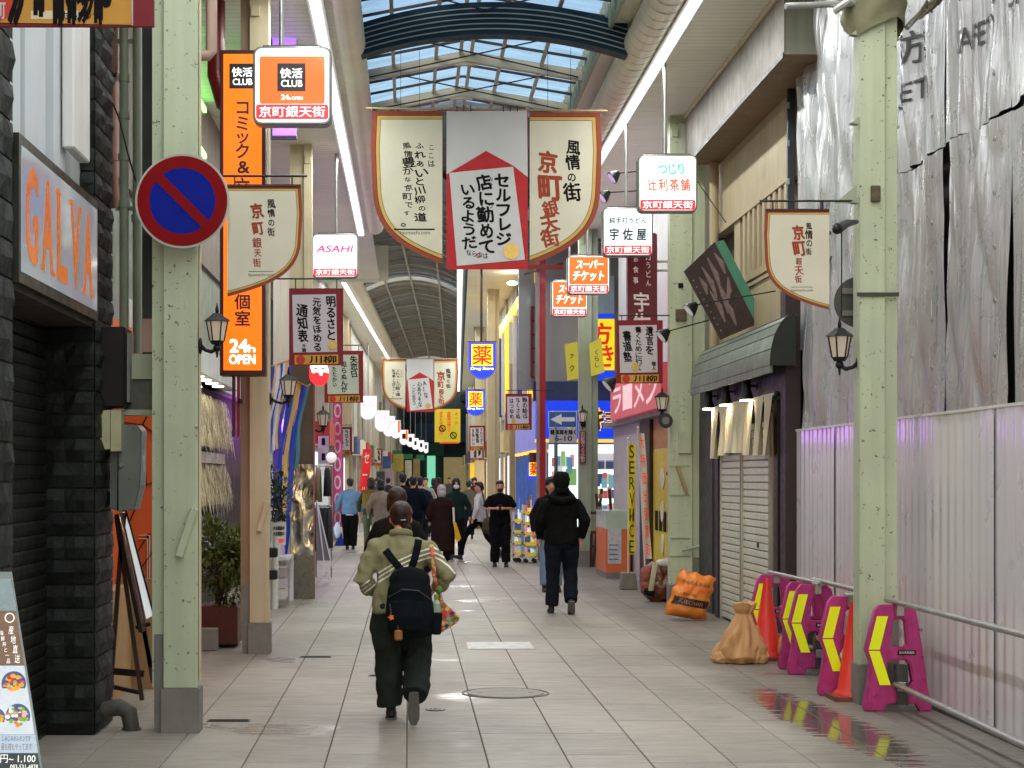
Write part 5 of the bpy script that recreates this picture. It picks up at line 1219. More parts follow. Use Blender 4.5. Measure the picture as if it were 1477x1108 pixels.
MB().tube([(PX(802, ad), ad + .03, 0), (PX(802, ad), ad + .03, PZ(595, ad))], .035, 10).build("pole", mat("pole_teal", sr(50, 70, 76), .4), t, smooth=True)
# camera notice on the third column
t = thing("red_notice_plate", "narrow red vertical notice with white characters on the third right column", "notice", (PX(840, 34.4), 34.4, PZ(668, 34.4)))
a, b, c, e = pbox(836, 622, 845, 668, 34.45); MB().box(a, b, 34.45, 34.49, c, e).build("plate", MAROON, t)
mb = MB(); column(mb, "防犯監視カメラ作動中", (a + b) / 2, c + .01, e - .01, 34.445, .085, .02); mb.build("lettering", WHITE, t)
# tall dark red pole
d = 37.2; t = thing("red_pole", "tall dark red steel pole beside the far poem board", "pole", (PX(782, d), d, 0))
MB().box(PX(779, d), PX(787, d), d, d + .12, 0, 6.4).build("shaft", RED, t); MB().box(PX(774, d), PX(778.5, d), d + .03, d + .1, 0, 6.4).build("flange", mat("flange_gray", sr(160, 140, 136), .5), t)
MB().box(PX(755, d), PX(812, d), d - .02, d + .1, PZ(388, d), PZ(382, d)).build("cross_arm", RED, t); MB().bar((PX(756, d), d, PZ(396, d)), (PX(812, d), d + .01, PZ(380, d)), .04).build("brace", DKR, t)
# red faded box sign over the shop
t = thing("red_box_sign", "faded pinkish red box sign with white brush characters above the yellow door", "sign", (3.5, 26, 2.9))
rx = 3.52
MB().box(rx, rx + .25, 25.2, 31.5, 2.70, 3.33).build("case", mat("faded_red", sr(204, 92, 96), .4, 0, .08, 2, emit=.18, ecol=sr(220, 80, 90)), t)
PT = mat("pink_text", sr(240, 206, 206), .5, emit=.3)
for k, ch in enumerate("ラーメン"):
    mb = MB(); y0_ = 25.6 + 1.45 * k; put(mb, ch, y0_, y0_ + 1.2, 2.80, 3.22, 0, .02, P=lambda u_, v_: (rx - .004, 2 * 28.35 - u_, v_)); mb.build("lettering", PT, t)
MB().box(rx + .01, rx + .24, 25.19, 25.2 - .002, 2.72, 3.31).build("end_face", _m["faded_red"], t)
# tilted carved wooden board with a green edge leaning above the awning
d = 21.2; t = thing("carved_sign_board", "tilted dark carved wooden sign with a green edge leaning above the curved awning", "sign board", (PX(1045, d), d, PZ(488, d)))
P = [(987, 391), (1031, 349), (1091, 468), (1040, 490)]
mbp = MB().prism([(PX(x, d), PZ(y, d)) for x, y in P], d, d + .05).build("board", mat("carved_wood", sr(50, 30, 28), .6, 0, .3, 10, .3, 30), t)
Pg = [(1031, 349), (1044, 346), (1104, 462), (1091, 468)]
MB().prism([(PX(x, d), PZ(y, d)) for x, y in Pg], d + .002, d + .40).build("green_edge", mat("edge_green", sr(62, 128, 104), .5, 0, .12, 6), t)
for (x0, y0, x1, y1) in ((1020, 372, 1040, 420), (1012, 385, 1034, 430), (1034, 405, 1050, 452), (1040, 425, 1062, 470), (1024, 420, 1046, 465), (1050, 400, 1048, 440), (1008, 400, 1020, 425), (1030, 365, 1046, 395)):
    P3 = [(PX(x0, d), d - .006, PZ(y0, d)), (PX((x0 + x1) / 2 + 3, d), d - .006, PZ((y0 + y1) / 2, d)), (PX(x1, d), d - .006, PZ(y1, d))]
    MB().tube(P3, [(.008, .006), (.032, .008), (.01, .006)], 8).build("carved_stroke", mat("stroke_pale", sr(120, 100, 100), .6, 0, .3, 20), t)
for k in range(9): MB().ball((PX(1000 + 5 * k, d), d - .004, PZ(405 + 9 * k, d)), .012, .005, .012, 6, 4).build("stud", _m["stroke_pale"], t)
for (a_, b_) in (((1060, 500, d), (1100, 470, d)), ((995, 470, 22.8), (1052, 487, 21.5))): pass
# round dark sign behind the near right column
d = 14.2; t = thing("round_road_sign", "back of a grey round road sign half hidden by the nearest right column", "road sign", (PX(1238, d), d, PZ(436, d)))
MB().disc((PX(1240, d), PZ(436, d)), 37 * d / F, d, d + .01, 40).build("plate", mat("sign_back", sr(82, 86, 84), .5, .4), t)
for py in (420, 452): MB().box(PX(1214, d), PX(1238, d), d - .02, d, PZ(py + 4, d), PZ(py - 4, d)).build("rail", GREY, t)
# yellow smoking banner far
d = 72; a, b, c, e = pbox(627, 590, 664, 638, d); t = thing("yellow_notice_banner", "yellow hanging banner with red columns and two crossed-out circles far down the street", "banner", ((a + b) / 2, d, c))
MB().box(a, b, d, d + .03, c, e).build("cloth", mat("banner_yellow", sr(222, 200, 50), .6, 0, .06, 2, emit=.1), t)
mb = MB(); column(mb, "歩きたばこ禁止", a + (b - a) * .25, c + .3, e - .1, d - .01, .15, .03); column(mb, "自転車は降りて", a + (b - a) * .55, c + .4, e - .1, d - .01, .15, .03); column(mb, "ルール", a + (b - a) * .85, c + .7, e - .1, d - .01, .14, .03); mb.build("lettering", REDT, t)
for (px, py) in ((638, 618), (654, 628)):
    q = (PX(px, d), PZ(py, d)); MB().ring(q, .10, .14, d - .02, d - .01, 18).build("ban_ring", INK, t); MB().obox((q[0], d - .015, q[1]), (1, 0, -1), (0, 1, 0), (1, 0, 1), .11, .004, .018).build("ban_bar", INK, t)
MB().box(PX(634, d), PX(662, d), d + .01, d + .04, PZ(640, d), c).build("hem", REDT, t)
# red-and-white round sign behind the large poem board
d = 24; t = thing("round_lit_sign", "red and white rounded sign peeking out below the large poem board", "lit sign", (PX(459, d), d, PZ(556, d)))
a, b, c, e = pbox(446, 505, 474, 556, d); MB().prism(shield_pts(a, b, c, e), d, d + .15).build("case", LRED, t)
txt(t, "串", (a + .02, b - .03, c + .14, e - .08), d - .004, LWT, .04, shear=-.3)
# wall lanterns
def lantern(label, px, pyt, d, s, side, wallx, k=1.0):
    """px centre, pyt finial top; s scale metres of body height .30"""
    x = PX(px, d); zt_ = PZ(pyt, d); t = thing("wall_lantern", label, "lantern", (x, d, zt_ - .38 * s), "black wall lanterns on the columns")
    z = lambda v: zt_ - v * s
    def frus(z0, r0_, z1, r1_, n=6, m_=BLACK, nm="body"):
        MB().tube([(x, d, z0), (x, d, z1)], [r0_ * s, r1_ * s], n).build(nm, m_, t)
    MB().tube([(x, d, z(0)), (x, d, z(.03)), (x, d, z(.05)), (x, d, z(.08))], [.003 * s, .008 * s, .014 * s, .012 * s], 8).build("finial", BLACK, t, smooth=True)
    frus(z(.08), .03, z(.115), .07, nm="roof"); frus(z(.115), .075, z(.14), .105, nm="roof")
    frus(z(.145), .078, z(.29), .052, m_=mat("lantern_glass", sr(170, 160, 150), .15, 0, .1, 10, emit=.12, ecol=sr(255, 235, 200)), nm="glass")
    for q in range(6):
        a_ = math.pi / 3 * q; MB().bar((x + .082 * s * math.cos(a_), d + .082 * s * math.sin(a_), z(.143)), (x + .055 * s * math.cos(a_), d + .055 * s * math.sin(a_), z(.293)), .010 * s).build("cage_bar", BLACK, t)
    frus(z(.29), .058, z(.32), .04, nm="base"); MB().ball((x, d, z(.345)), .03 * s).build("base_knob", BLACK, t, smooth=True); frus(z(.36), .012, z(.42), .006, nm="tip")
    pts = [(x, d, z(.35)), (x + (wallx - x) * .35, d, z(.375)), (x + (wallx - x) * .7, d, z(.36)), (wallx, d, z(.32))]
    MB().tube(pts, [.016 * s] * 4, 8).build("arm", BLACK, t, smooth=True)
    MB().ball((wallx, d, z(.33)), .018 * s, .04 * s, .065 * s).build("wall_plate", BLACK, t, smooth=True)
    return t
lantern("black wall lantern on the nearest left column beside the tall orange sign", 313, 437, 12.15, .88, 1, PX(289, 12.15))
lantern("black wall lantern on the second left column below the poem board", 416, 529, 17.6, .95, 1, PX(390, 17.6))
lantern("black wall lantern above the mirror-clad box on the left", 466, 583, 25.8, 1.05, 1, PX(452, 25.8))
lantern("black wall lantern on the nearest right column beside the silver tarpaulin", 1211, 457, 13.7, 1.06, -1, PX(1238, 13.7))
lantern("black wall lantern on the second right column above the yellow door", 955, 557, 23.8, 1.05, -1, PX(970, 23.8))
lantern("black wall lantern on the third right column above the red notice", 840, 583, 34.3, 1.15, -1, PX(843, 34.4))
# speakers, floodlights, cameras
def gooselamp(label, hx, hy, d0, tx, ty, d1, r):
    h = Vector((PX(hx, d0), d0, PZ(hy, d0))); w_ = Vector((PX(tx, d1), d1, PZ(ty, d1))); t = thing("arm_floodlight", label, "floodlight", tuple(w_), "floodlights on long thin arms")
    MB().tube([w_, h], .008, 6).build("arm", BLACK, t)
    dr = Vector((-.6, -.1, -.5)).normalized()
    MB().tube([h + dr * -.02, h + dr * r * .9, h + dr * r * 1.25], [r * .35, r, r * 1.05], 14).build("shade", BLACK, t, smooth=R(40))
    MB().tube([h + dr * r * 1.15, h + dr * r * 1.27], [r * .9, r * .9], 14).build("reflector", mat("reflector", (.6, .6, .6), .2, .6, emit=.25), t)
gooselamp("black floodlight on a long arm in front of the carved board", 1003, 440, 20.8, 1118, 420, 19.5, .085)
gooselamp("silver floodlight on a long arm beside the poem board on the right", 963, 478, 22.5, 1022, 462, 22.8, .09)
gooselamp("small floodlight on the upper arm left of the tea shop sign", 891, 250, 24.5, 925, 247, 24.6, .09)
gooselamp("small floodlight on the lower arm left of the tea shop sign", 877, 278, 24.5, 925, 275, 24.6, .09)
gooselamp("white floodlight beside the faded red box sign", 886, 548, 27.5, 900, 530, 27.6, .12)
t = thing("security_camera", "black security camera on the nearest right column above the round sign", "camera", (PX(1214, 13.5), 13.5, PZ(330, 13.5)))
MB().tube([(PX(1236, 13.6), 13.6, PZ(320, 13.6)), (PX(1222, 13.5), 13.5, PZ(322, 13.5)), (PX(1208, 13.4), 13.4, PZ(330, 13.4))], [.016, .03, .042], 12).build("body", DGREY, t, smooth=R(40))
MB().ball((PX(1207, 13.38), 13.38, PZ(331, 13.38)), .036).build("lens", BLACK, t, smooth=True)
MB().tube([(PX(1214, 13.5), 13.5, PZ(330, 13.5)), (PX(1214, 13.5), 13.5, PZ(458, 13.5))], .005, 6).build("cable", BLACK, t)
t = thing("horn_speaker", "grey round horn speaker under the lantern on the second right column", "speaker", (PX(959, 23.5), 23.5, PZ(605, 23.5)))
MB().tube([(PX(966, 23.6), 23.65, PZ(603, 23.6)), (PX(960, 23.5), 23.5, PZ(607, 23.5))], [.04, .1], 16).build("horn", DGREY, t, smooth=R(40)); MB().disc((PX(960, 23.5), PZ(607, 23.5)), .05, 23.47, 23.49, 14).build("cone", GREY, t)
# spotlights above the noren
SPB = mat("spot_glow", (1, .9, .7), .4, emit=55, ecol=(1, .80, .52))
for k, (y, lb) in enumerate(((22.1, "farthest of three black spotlights above the noren"), (20.9, "middle of three black spotlights above the noren"), (19.6, "nearest of three black spotlights above the noren"))):
    x = WX - .13; z = 2.68; t = thing("spotlight", lb, "spotlight", (WX - .02, y, z), "black spotlights above the noren")
    MB().tube([(WX - .02, y, z + .03), (x, y, z + .03)], .012, 8).build("arm", BLACK, t); MB().disc((y, z + .03), .045, WX - .03, WX - .02, 14, 'x').build("base", BLACK, t)
    MB().tube([(x, y, z + .1), (x, y, z - .02), (x, y, z - .09), (x, y, z - .12), (x, y, z - .121)], [.045, .05, .075, .085, .075], 14).build("shade", BLACK, t, smooth=R(40))
    MB().disc((x, y), .07, z - .134, z - .126, 14, 'z').build("bulb", SPB, t)
# noren cloth on a rod
t = thing("noren", "cream split noren curtain hung on a rod over the pale shutter", "curtain", (WX - .15, 20.3, 2.0))
MB().tube([(WX - .05, 18.4, 2.57), (WX - .05, 22.4, 2.57)], .014, 10).build("rod", WHITE, t, smooth=True); MB().ball((WX - .05, 18.38, 2.57), .03).build("rod_end", BLACK, t)
NOR = mat("noren_cloth", sr(198, 188, 164), .85, 0, .05, 5, .08, 120)
rn = random.Random(4); y = 18.45
ws = [.46, .54, .50, .56, .54, .50, .54]
for k, w_ in enumerate(ws):
    ph_ = rn.uniform(0, 6); pin = rn.uniform(.25, .5)
    def fn(u, v, y=y, w_=w_, ph_=ph_, pin=pin):
        nar = 1 - pin * v; yy = y + w_ / 2 + (u - .5) * w_ * nar
        return (WX - .08 - .035 * v * math.sin(u * 9 + ph_) - .02 * math.sin(u * 21 + ph_) * v - .01 * v, yy, 2.57 - (.60 + .03 * math.sin(ph_)) * v)
    MB().grid(fn, 18, 10).build("panel", NOR, t, smooth=True); y += w_ + .015
# ================================================================== STREET PROPS
PINK = mat("barrier_pink", sr(182, 46, 122), .55, 0, .16, 8, .08, spots=sr(206, 110, 160), spot_scale=30, spot_t=.64, streak=.15)
RFY = mat("reflector_yellow", sr(224, 232, 20), .35, 0, .04, 6, emit=.12, ecol=sr(224, 232, 20))
def barrier(label, cx, d, s=1.0, cl=True):
    """A-shaped moulded pipe stand, .78 m high, seen face on"""
    t = thing("barrier_stand", label, "barrier stand", (cx, d, 0), "pink pipe barrier stands"); H_ = .78 * s
    o = [(-.24, .0), (-.245, .05), (-.215, .20), (-.20, .36), (-.235, .45), (-.165, .74), (-.13, .78), (.09, .78), (.135, .74), (.185, .44), (.22, .18), (.25, .05), (.25, 0), (.165, 0), (.135, .055), (-.075, .055), (-.105, 0)]
    h1 = [(-.05, .49), (-.035, .655), (-.015, .675), (.035, .675), (.055, .655), (.07, .49), (.05, .47), (-.035, .47)]
    h2 = [(-.085, .22), (-.075, .35), (-.05, .375), (.06, .375), (.085, .35), (.11, .22), (.09, .19), (-.065, .19)]
    bm = bmesh.new()
    def loop(pts, y): return [bm.verts.new((cx + p[0] * s, y, p[1] * s)) for p in pts]
    ya, yb = d - .045, d + .045
    for y, fl in ((ya, 0), (yb, 1)):
        ed = []
        for pts in (o, h1, h2):
            L_ = loop(pts, y); ed += [bm.edges.new((L_[i], L_[(i + 1) % len(L_)])) for i in range(len(L_))]
        bmesh.ops.triangle_fill(bm, use_beauty=True, edges=ed)
    bm.verts.ensure_lookup_table(); n0 = len(o) + len(h1) + len(h2); st = 0
    for pts in (o, h1, h2):
        n = len(pts)
        for i in range(n): bm.faces.new([bm.verts[st + i], bm.verts[st + (i + 1) % n], bm.verts[n0 + st + (i + 1) % n], bm.verts[n0 + st + i]])
        st += n
    bmesh.ops.recalc_face_normals(bm, faces=bm.faces)
    ed = [e for e in bm.edges if len(e.link_faces) == 2 and e.calc_face_angle(0) > 1.2]
    bmesh.ops.bevel(bm, geom=ed, offset=.011 * s, segments=2, affect='EDGES', clamp_overlap=True)
    bm.verts.index_update(); mb = MB(); mb.v = [tuple(v.co) for v in bm.verts]; mb.f = [tuple(v.index for v in f.verts) for f in bm.faces]; bm.free()
    mb.build("frame", PINK, t, smooth=R(35))
    P_ = lambda pts: [(cx + x * s, z * s) for x, z in pts]
    f = ya - .003
    MB().prism(P_([(-.215, .455), (-.155, .70), (-.075, .70), (-.135, .455)]), f - .002, f + .004).build("reflector", RFY, t)
    MB().prism(P_([(-.135, .445), (-.055, .195), (-.135, .195), (-.215, .445)])[::-1], f - .002, f + .004).build("reflector", RFY, t)
    MB().prism(P_([(-.005, .415), (.13, .415), (.13, .45), (-.005, .45)]), f, f + .004).build("label_plate", BLACK, t)
    txt(t, "BARRIER", (cx + .01 * s, cx + .12 * s, .425 * s, .442 * s), f - .001, WHITE, .02)
    for (x, z, r) in ((-.065, .435, .02), (.165, .60, .013), (.175, .40, .014), (.19, .24, .014), (-.16, .12, .022), (.185, .12, .022), (-.205, .30, .01)):
        MB().ring((cx + x * s, z * s), r * .45, r, ya - .008, ya + .002, 14).build("boss", PINK, t)
    if cl:
        MB().box(cx - .02, cx + .04, ya - .03, yb + .02, .70 * s, .80 * s).bevel(.006).build("clamp", GALV, t)
        MB().box(cx - .01, cx + .05, ya - .035, yb + .01, .15 * s, .22 * s).bevel(.006).build("clamp", GALV, t)
        MB().box(cx - .012, cx + .07, ya - .01, yb, .05, .34 * s).build("inner_post", DGREY, t)
    return t
bars = [("nearest pink barrier stand, right of the nearest right column", 1293, 13.25), ("pink barrier stand half hidden by the nearest right column and the right traffic cone", 1224, 14.2),
        ("middle pink barrier stand standing in front of another one", 1176, 15.7), ("pink barrier stand directly behind the middle stand", 1162, 16.15), ("farthest pink barrier stand, behind the left traffic cone", 1117, 17.3)]
BX = []
for lb, px, d in bars: BX.append((PX(px, d), d)); barrier(lb, PX(px, d), d)
def rail(label, pts):
    t = thing("barrier_pipe", label, "pipe", pts[0], "grey pipes clamped to the barrier stands"); MB().tube(pts, .021, 12).build("tube", GALV, t, smooth=R(50))
    return t
u = .775
rail("upper pipe joining the far pink barrier stands", [(BX[4][0] - .01, 17.5, u + .02), (BX[2][0] + .03, 15.6, u + .02)]); rail("second upper pipe running to the nearest right column", [(BX[3][0] + .04, 16.0, u + .035), (BX[1][0] + .16, 13.95, u + .03)])
rail("upper pipe running from the nearest stand out of view on the right", [(BX[0][0] - .02, 13.45, u + .03), (3.55, 9.0, u + .03)])
rail("lower pipe running from the nearest stand out of view on the right", [(BX[0][0] - .02, 13.20, .20), (3.45, 9.0, .20)])
rail("lower pipe between the far stands", [(BX[4][0] + .06, 17.2, .22), (BX[2][0] + .04, 15.6, .20)])
rail("short lower pipe at the middle pink stand", [(BX[2][0] + .0, 15.60, .33), (BX[1][0], 14.3, .27)])
RCN = mat("cone_red", sr(214, 40, 22), .42, 0, .06, 4, .03)
def cone(label, px, d, h):
    x = PX(px, d); t = thing("traffic_cone", label, "traffic cone", (x, d, 0), "red traffic cones")
    pr = MB(); a = .19; 
    pr.prism([(x - a, d - a + .03), (x - a + .03, d - a), (x + a - .03, d - a), (x + a, d - a + .03), (x + a, d + a - .03), (x + a - .03, d + a), (x - a + .03, d + a), (x - a, d + a - .03)], .0, .035, 'z')
    pr.build("base", mat("cone_base", sr(120, 60, 52), .6, 0, .15, 8), t)
    MB().tube([(x, d, .035), (x, d, .06), (x, d, .08), (x, d, h * .96), (x, d, h)], [.165, .155, .13, .032, .024], 28).build("cone_body", RCN, t, smooth=R(45))
    return t
cone("left red traffic cone in front of the farthest pink stand", 1106, 17.0, .76); cone("right red traffic cone half hidden by the nearest right column", 1232, 13.95, .76)

# ---- organic shapes: overlapping lofts fused by a voxel remesh
def fuse(name, mb, m, parent, voxel=.012, smooth=6, fold=0, fs=9, seed=0, dec=None):
    me = bpy.data.meshes.new("t"); me.from_pydata(mb.v, [], mb.f); bm = bmesh.new(); bm.from_mesh(me); bmesh.ops.recalc_face_normals(bm, faces=bm.faces); bm.to_mesh(me); bm.free()
    o = bpy.data.objects.new("t", me); COL.objects.link(o)
    r = o.modifiers.new("r", 'REMESH'); r.mode = 'VOXEL'; r.voxel_size = voxel
    if smooth: q = o.modifiers.new("s", 'SMOOTH'); q.factor = .5; q.iterations = smooth
    dgp = bpy.context.evaluated_depsgraph_get()
    m2 = bpy.data.meshes.new_from_object(o.evaluated_get(dgp)); out = MB()
    nv = [v.normal.copy() for v in m2.vertices]
    for v, n_ in zip(m2.vertices, nv):
        c = v.co
        if fold:
            k = mnoise.noise((c.x * fs + seed, c.y * fs, c.z * fs * .7)) * .65 + mnoise.noise((c.x * fs * 2.3, c.y * fs * 2.3 + seed, c.z * fs * 1.8)) * .35
            c = c + n_ * (k * fold)
        out.v.append(tuple(c))
    out.f = [tuple(p.vertices) for p in m2.polygons]
    bpy.data.objects.remove(o); bpy.data.meshes.remove(me); bpy.data.meshes.remove(m2)
    return out.build(name, m, parent, smooth=True) if name else out
# ---- bags
TANB = mat("sand_bag", sr(196, 148, 98), .5, 0, .1, 5, .35, 26)
d = 16.7; cx = PX(1066, d); t = thing("sand_bag", "crumpled tan plastic bag with a tied neck beside the left traffic cone", "bag", (cx, d, 0))
def pleated(cx, cy, prof, lean, n, seed, m_, parent, nm, sy=.8):
    """gathered plastic bag: pleats run up to the tied neck; prof is a list of (z, radius)"""
    def fn(u, v):
        k = v * (len(prof) - 1); i = min(int(k), len(prof) - 2); f = k - i; f = f * f * (3 - 2 * f); z = prof[i][0] * (1 - f) + prof[i + 1][0] * f; r = prof[i][1] * (1 - f) + prof[i + 1][1] * f
        a = 2 * math.pi * u; nz = mnoise.noise((math.cos(a) * 1.6 + seed, math.sin(a) * 1.6, z * 5)); pl = math.sin(n * a + 3.2 * nz + z * 4) * (.10 + .13 * min(z / .3, 1)) + .5 * mnoise.noise((math.cos(a) * 3.4, math.sin(a) * 3.4 + seed, z * 9)) * (1 if z < .35 else .5)
        r *= 1 + .42 * pl + .22 * nz; return (cx + r * math.cos(a) + lean[0] * z, cy + r * math.sin(a) * sy + lean[1] * z, max(z + .02 * nz * (z > .02), .004))
    MB().grid(fn, 90, 44).build(nm, m_, parent, smooth=True)
pleated(cx + .0, d, [(.004, .02), (.006, .20), (.06, .25), (.15, .215), (.28, .15), (.39, .10), (.45, .062), (.49, .085), (.55, .095), (.56, .02)], (.10, 0), 9, 1, TANB, t, "bag")
pleated(cx + .13, d - .04, [(.004, .02), (.006, .12), (.06, .14), (.16, .10), (.27, .045), (.33, .03), (.34, .005)], (.05, 0), 7, 5, TANB, t, "bag_corner"); pleated(cx - .17, d - .05, [(.004, .02), (.006, .07), (.04, .085), (.09, .05), (.11, .008)], (-.2, 0), 5, 8, TANB, t, "bag_corner")
mb = MB().ball((PX(1136, 16.9), 16.9, .12), .11, .1, .13); t = thing("sand_bag", "small tan bag between the left cone and the middle pink stand", "bag", (PX(1136, 16.9), 16.9, 0)); mb.ball((PX(1136, 16.9) + .02, 16.9, .30), .05, .05, .09); fuse("bag", mb, TANB, t, .012, 2, .03, 12, 5)
# orange fuel bag
d = 21.6; A0 = Vector((PX(958, d), 0, PZ(872, d))); t = thing("orange_sack", "orange printed sack leaning on the second right column", "sack", (PX(995, d), d, 0))
Pq = lambda px, py: (PX(px, d), PZ(py, d))
c00, c10, c11, c01 = Pq(957, 886), Pq(1017, 896), Pq(1034, 834), Pq(983, 822)
def sack(u, v):
    x = (c00[0] * (1 - u) + c10[0] * u) * (1 - v) + (c01[0] * (1 - u) + c11[0] * u) * v
    z = (c00[1] * (1 - u) + c10[1] * u) * (1 - v) + (c01[1] * (1 - u) + c11[1] * u) * v; return x, max(z, .012)
def sackP(u, v, s_):
    x, z = sack(u, v); b = (1 - (2 * u - 1) ** 4) * (1 - (2 * v - 1) ** 6); n_ = mnoise.noise((u * 5, v * 5, 3)) * .03 + mnoise.noise((u * 14, v * 12, 1)) * .012
    return (x + .012 * math.sin(v * 20) * (abs(u - .5) * 2) ** 3, d - s_ * (.13 * b + n_) + .10 * v, z + .012 * math.sin(u * 17) * (v > .9))
ORB = mat("sack_orange", sr(222, 126, 44), .38, 0, .1, 4, .05, 30)
mb = MB().grid(lambda u, v: sackP(u, v, 1), 24, 20); mb.grid(lambda u, v: sackP(u, v, -1), 24, 20); mb.build("sack_body", ORB, t, smooth=True)
mb = MB().grid(lambda u, v: (lambda p: (p[0], p[1] - .006, p[2]))(sackP(.06 + .9 * u, .27 + .17 * v, 1)), 18, 5); mb.build("dark_band", mat("sack_black", sr(46, 30, 20), .5), t, smooth=True)
def onsack(s_, u0, u1, v0, v1, m_, bo=.02, off=.010):
    mb = MB(); put(mb, s_, u0, u1, v0, v1, 0, bo * 4 if False else 0, P=lambda a_, b_: (lambda p: (p[0], p[1] - off, p[2]))(sackP(a_, b_, 1))); mb.build("lettering", m_, t)
onsack("Kitchen", .2, .8, .31, .42, WOODT); onsack("かんたん消臭袋", .12, .88, .74, .83, _m["sack_black"]); onsack("燃えるごみ専用", .2, .85, .62, .68, REDT); onsack("BAG 45L", .25, .6, .50, .55, _m["sack_black"])
# brown clothes bag
d = 24.9; cx = PX(949, d); t = thing("clothes_bag", "stuffed brown bag of clothes with a white bag on top by the second right column", "bag", (cx, d, 0))
mb = MB().ball((cx, d, .22), .24, .2, .24).ball((cx - .04, d, .38), .17, .16, .16).ball((cx + .08, d, .40), .16, .14, .13); fuse("bag", mb, mat("bag_brown", sr(112, 62, 42), .4, 0, .4, 6, .1, 30, coat=.3), t, .014, 3, .05, 9, 3)
mb = MB().ball((cx + .12, d - .02, .53), .12, .1, .07).ball((cx + .02, d - .04, .52), .07, .06, .06); fuse("white_bag", mb, mat("bag_white", sr(214, 208, 200), .5), t, .012, 2, .03, 14, 2)
mb = MB().tube([(cx - .06, d - .20, .55), (cx - .10, d - .235, .35), (cx - .13, d - .22, .16)], [(.035, .006)] * 3, 8); mb.build("strap", mat("strap_cream", sr(190, 184, 150), .7), t)
mb = MB().ball((cx - .17, d - .08, .36), .09, .1, .13).ball((cx - .16, d - .1, .2), .09, .09, .1); fuse("red_garment", mb, mat("garment_red", sr(150, 78, 70), .8, 0, .3, 14), t, .014, 2, .03, 10, 8)
mb = MB().tube([(cx - .2, d - .16, .16), (cx - .08, d - .22, .12)], [.05, .05], 8); fuse("dark_garment", mb, INK, t, .014, 2, .02, 10, 8)
# nobori stands
def nobori(label, px, d, pyt, pyb, wpx, m_, words, tm, lean=0, base=None, grp=None):
    x = PX(px, d); t = thing("nobori_flag", label, "flag", (x, d, 0), grp); zt_, zb_ = PZ(pyt, d), PZ(pyb, d)
    MB().tube([(x, d, .05), (x + lean, d, zt_ + .06)], .012, 8).build("pole", WHITE, t); MB().ball((x + lean, d, zt_ + .08), .02).build("pole_tip", WHITE, t)
    w_ = wpx * d / F; mb = MB()
    def fn(u, v): k = (1 - v); return (x + lean * (1 - v * .9) + w_ * u, d - .02 + .05 * math.sin(v * 7 + u * 3) * u, zt_ + (zb_ - zt_) * v)
    mb.grid(fn, 5, 16); mb.build("cloth", m_, t, smooth=True)
    if words:
        mb = MB(); n = len(words); h = (zt_ - zb_) / n
        for i, ch in enumerate(words):
            cz = zt_ - h * (i + .5)
            put(mb, ch, .15, .85, cz - h * .4, cz + h * .4, 0, 0, em=ord(ch) > 255, P=lambda a_, b_: (lambda q: (q[0], q[1] - .01, q[2]))(fn(a_, (zt_ - b_) / (zt_ - zb_))))
        mb.build("lettering", tm, t)
    if base: MB().prism([(x - base, 0), (x + base, 0), (x + base * .8, .26), (x - base * .8, .26)], d - .12, d + .12).bevel(.012).build("base", CONC, t)
    return t
NY = mat("nobori_yellow", sr(236, 214, 40), .7, 0, .05, 3); NR = mat("nobori_red", sr(206, 24, 44), .7, 0, .08, 3); NP = mat("nobori_pink", sr(224, 80, 150), .7, 0, .1, 3)
nobori("yellow nobori flag with green lettering on a concrete base, right side", 906, 27.6, 640, 800, 10, NY, "SERVICE", mat("ink_green", sr(20, 60, 30), .7), 0, .13)
nobori("second nobori flag with red and white lettering in front of the yellow door", 932, 26.2, 625, 806, 9, mat("nobori_white", sr(226, 222, 206), .7), "大特価出張買取", REDT, -.12)
nobori("pink nobori flag with white rings on the left side of the far street", 480, 43, 580, 760, 14, NP, "ooooooo", WHITE)
nobori("red nobori flag left of the denim jacket man", 484, 50, 650, 752, 11, NR, "大売出し", WHITE, 0, None, "red nobori flags on the left")
nobori("red nobori flag tilted above the denim jacket man's right shoulder", 516, 52, 648, 722, 13, NR, "セール", WHITE, .15, None, "red nobori flags on the left")
# shop counter with notices, easel, chair on the right by the third column
d = 30.5; t = thing("shop_counter", "orange counter with a glass upper part and paper notices on the right", "counter", (PX(893, d), d, 0))
a, b, c, e = pbox(874, 763, 909, 818, d); MB().box(a, b, d, d + 1.6, .1, e).build("base_panel", mat("counter_orange", sr(214, 110, 52), .5), t); MB().box(a, b + .02, d - .01, d + 1.6, 0, .1).build("kick", GREY, t)
MB().box(a, b, d, d + 1.6, e, PZ(737, d)).build("glass_case", mat("case_glass", sr(176, 196, 176), .15, 0, .1, 4), t); MB().box(a + .03, b - .15, d - .012, d - .002, .25, e).build("notice", mat("paper_gray", sr(190, 192, 196), .7, 0, .2, 22), t)
for k in range(4): MB().box(a + .05, b - .2, d - .016, d - .012, .32 + .08 * k, .335 + .08 * k).build("text_line", DGREY, t)
d = 32.3; t = thing("easel", "dark wooden easel in front of the bright shop on the right", "easel", (PX(862, d), d, 0))
for p, q in (((868, 705), (856, 818)), ((860, 712), (872, 818)), ((853, 770), (853, 818)), ((879, 706), (884, 760))): MB().bar((PX(p[0], d), d, PZ(p[1], d)), (PX(q[0], d), d + .1, max(PZ(q[1], d), 0)), .05).build("leg", WOODD, t)
for py in (742, 770, 790): MB().box(PX(852, d), PX(876, d), d - .02, d + .04, PZ(py, d), PZ(py, d) + .05).build("rail", WOODD, t)
for k in range(3): MB().box(PX(863 - k, d), PX(869 - k, d), d - .05, d, PZ(719 + 18 * k, d), PZ(713 + 18 * k, d)).build("peg", WOODT, t)
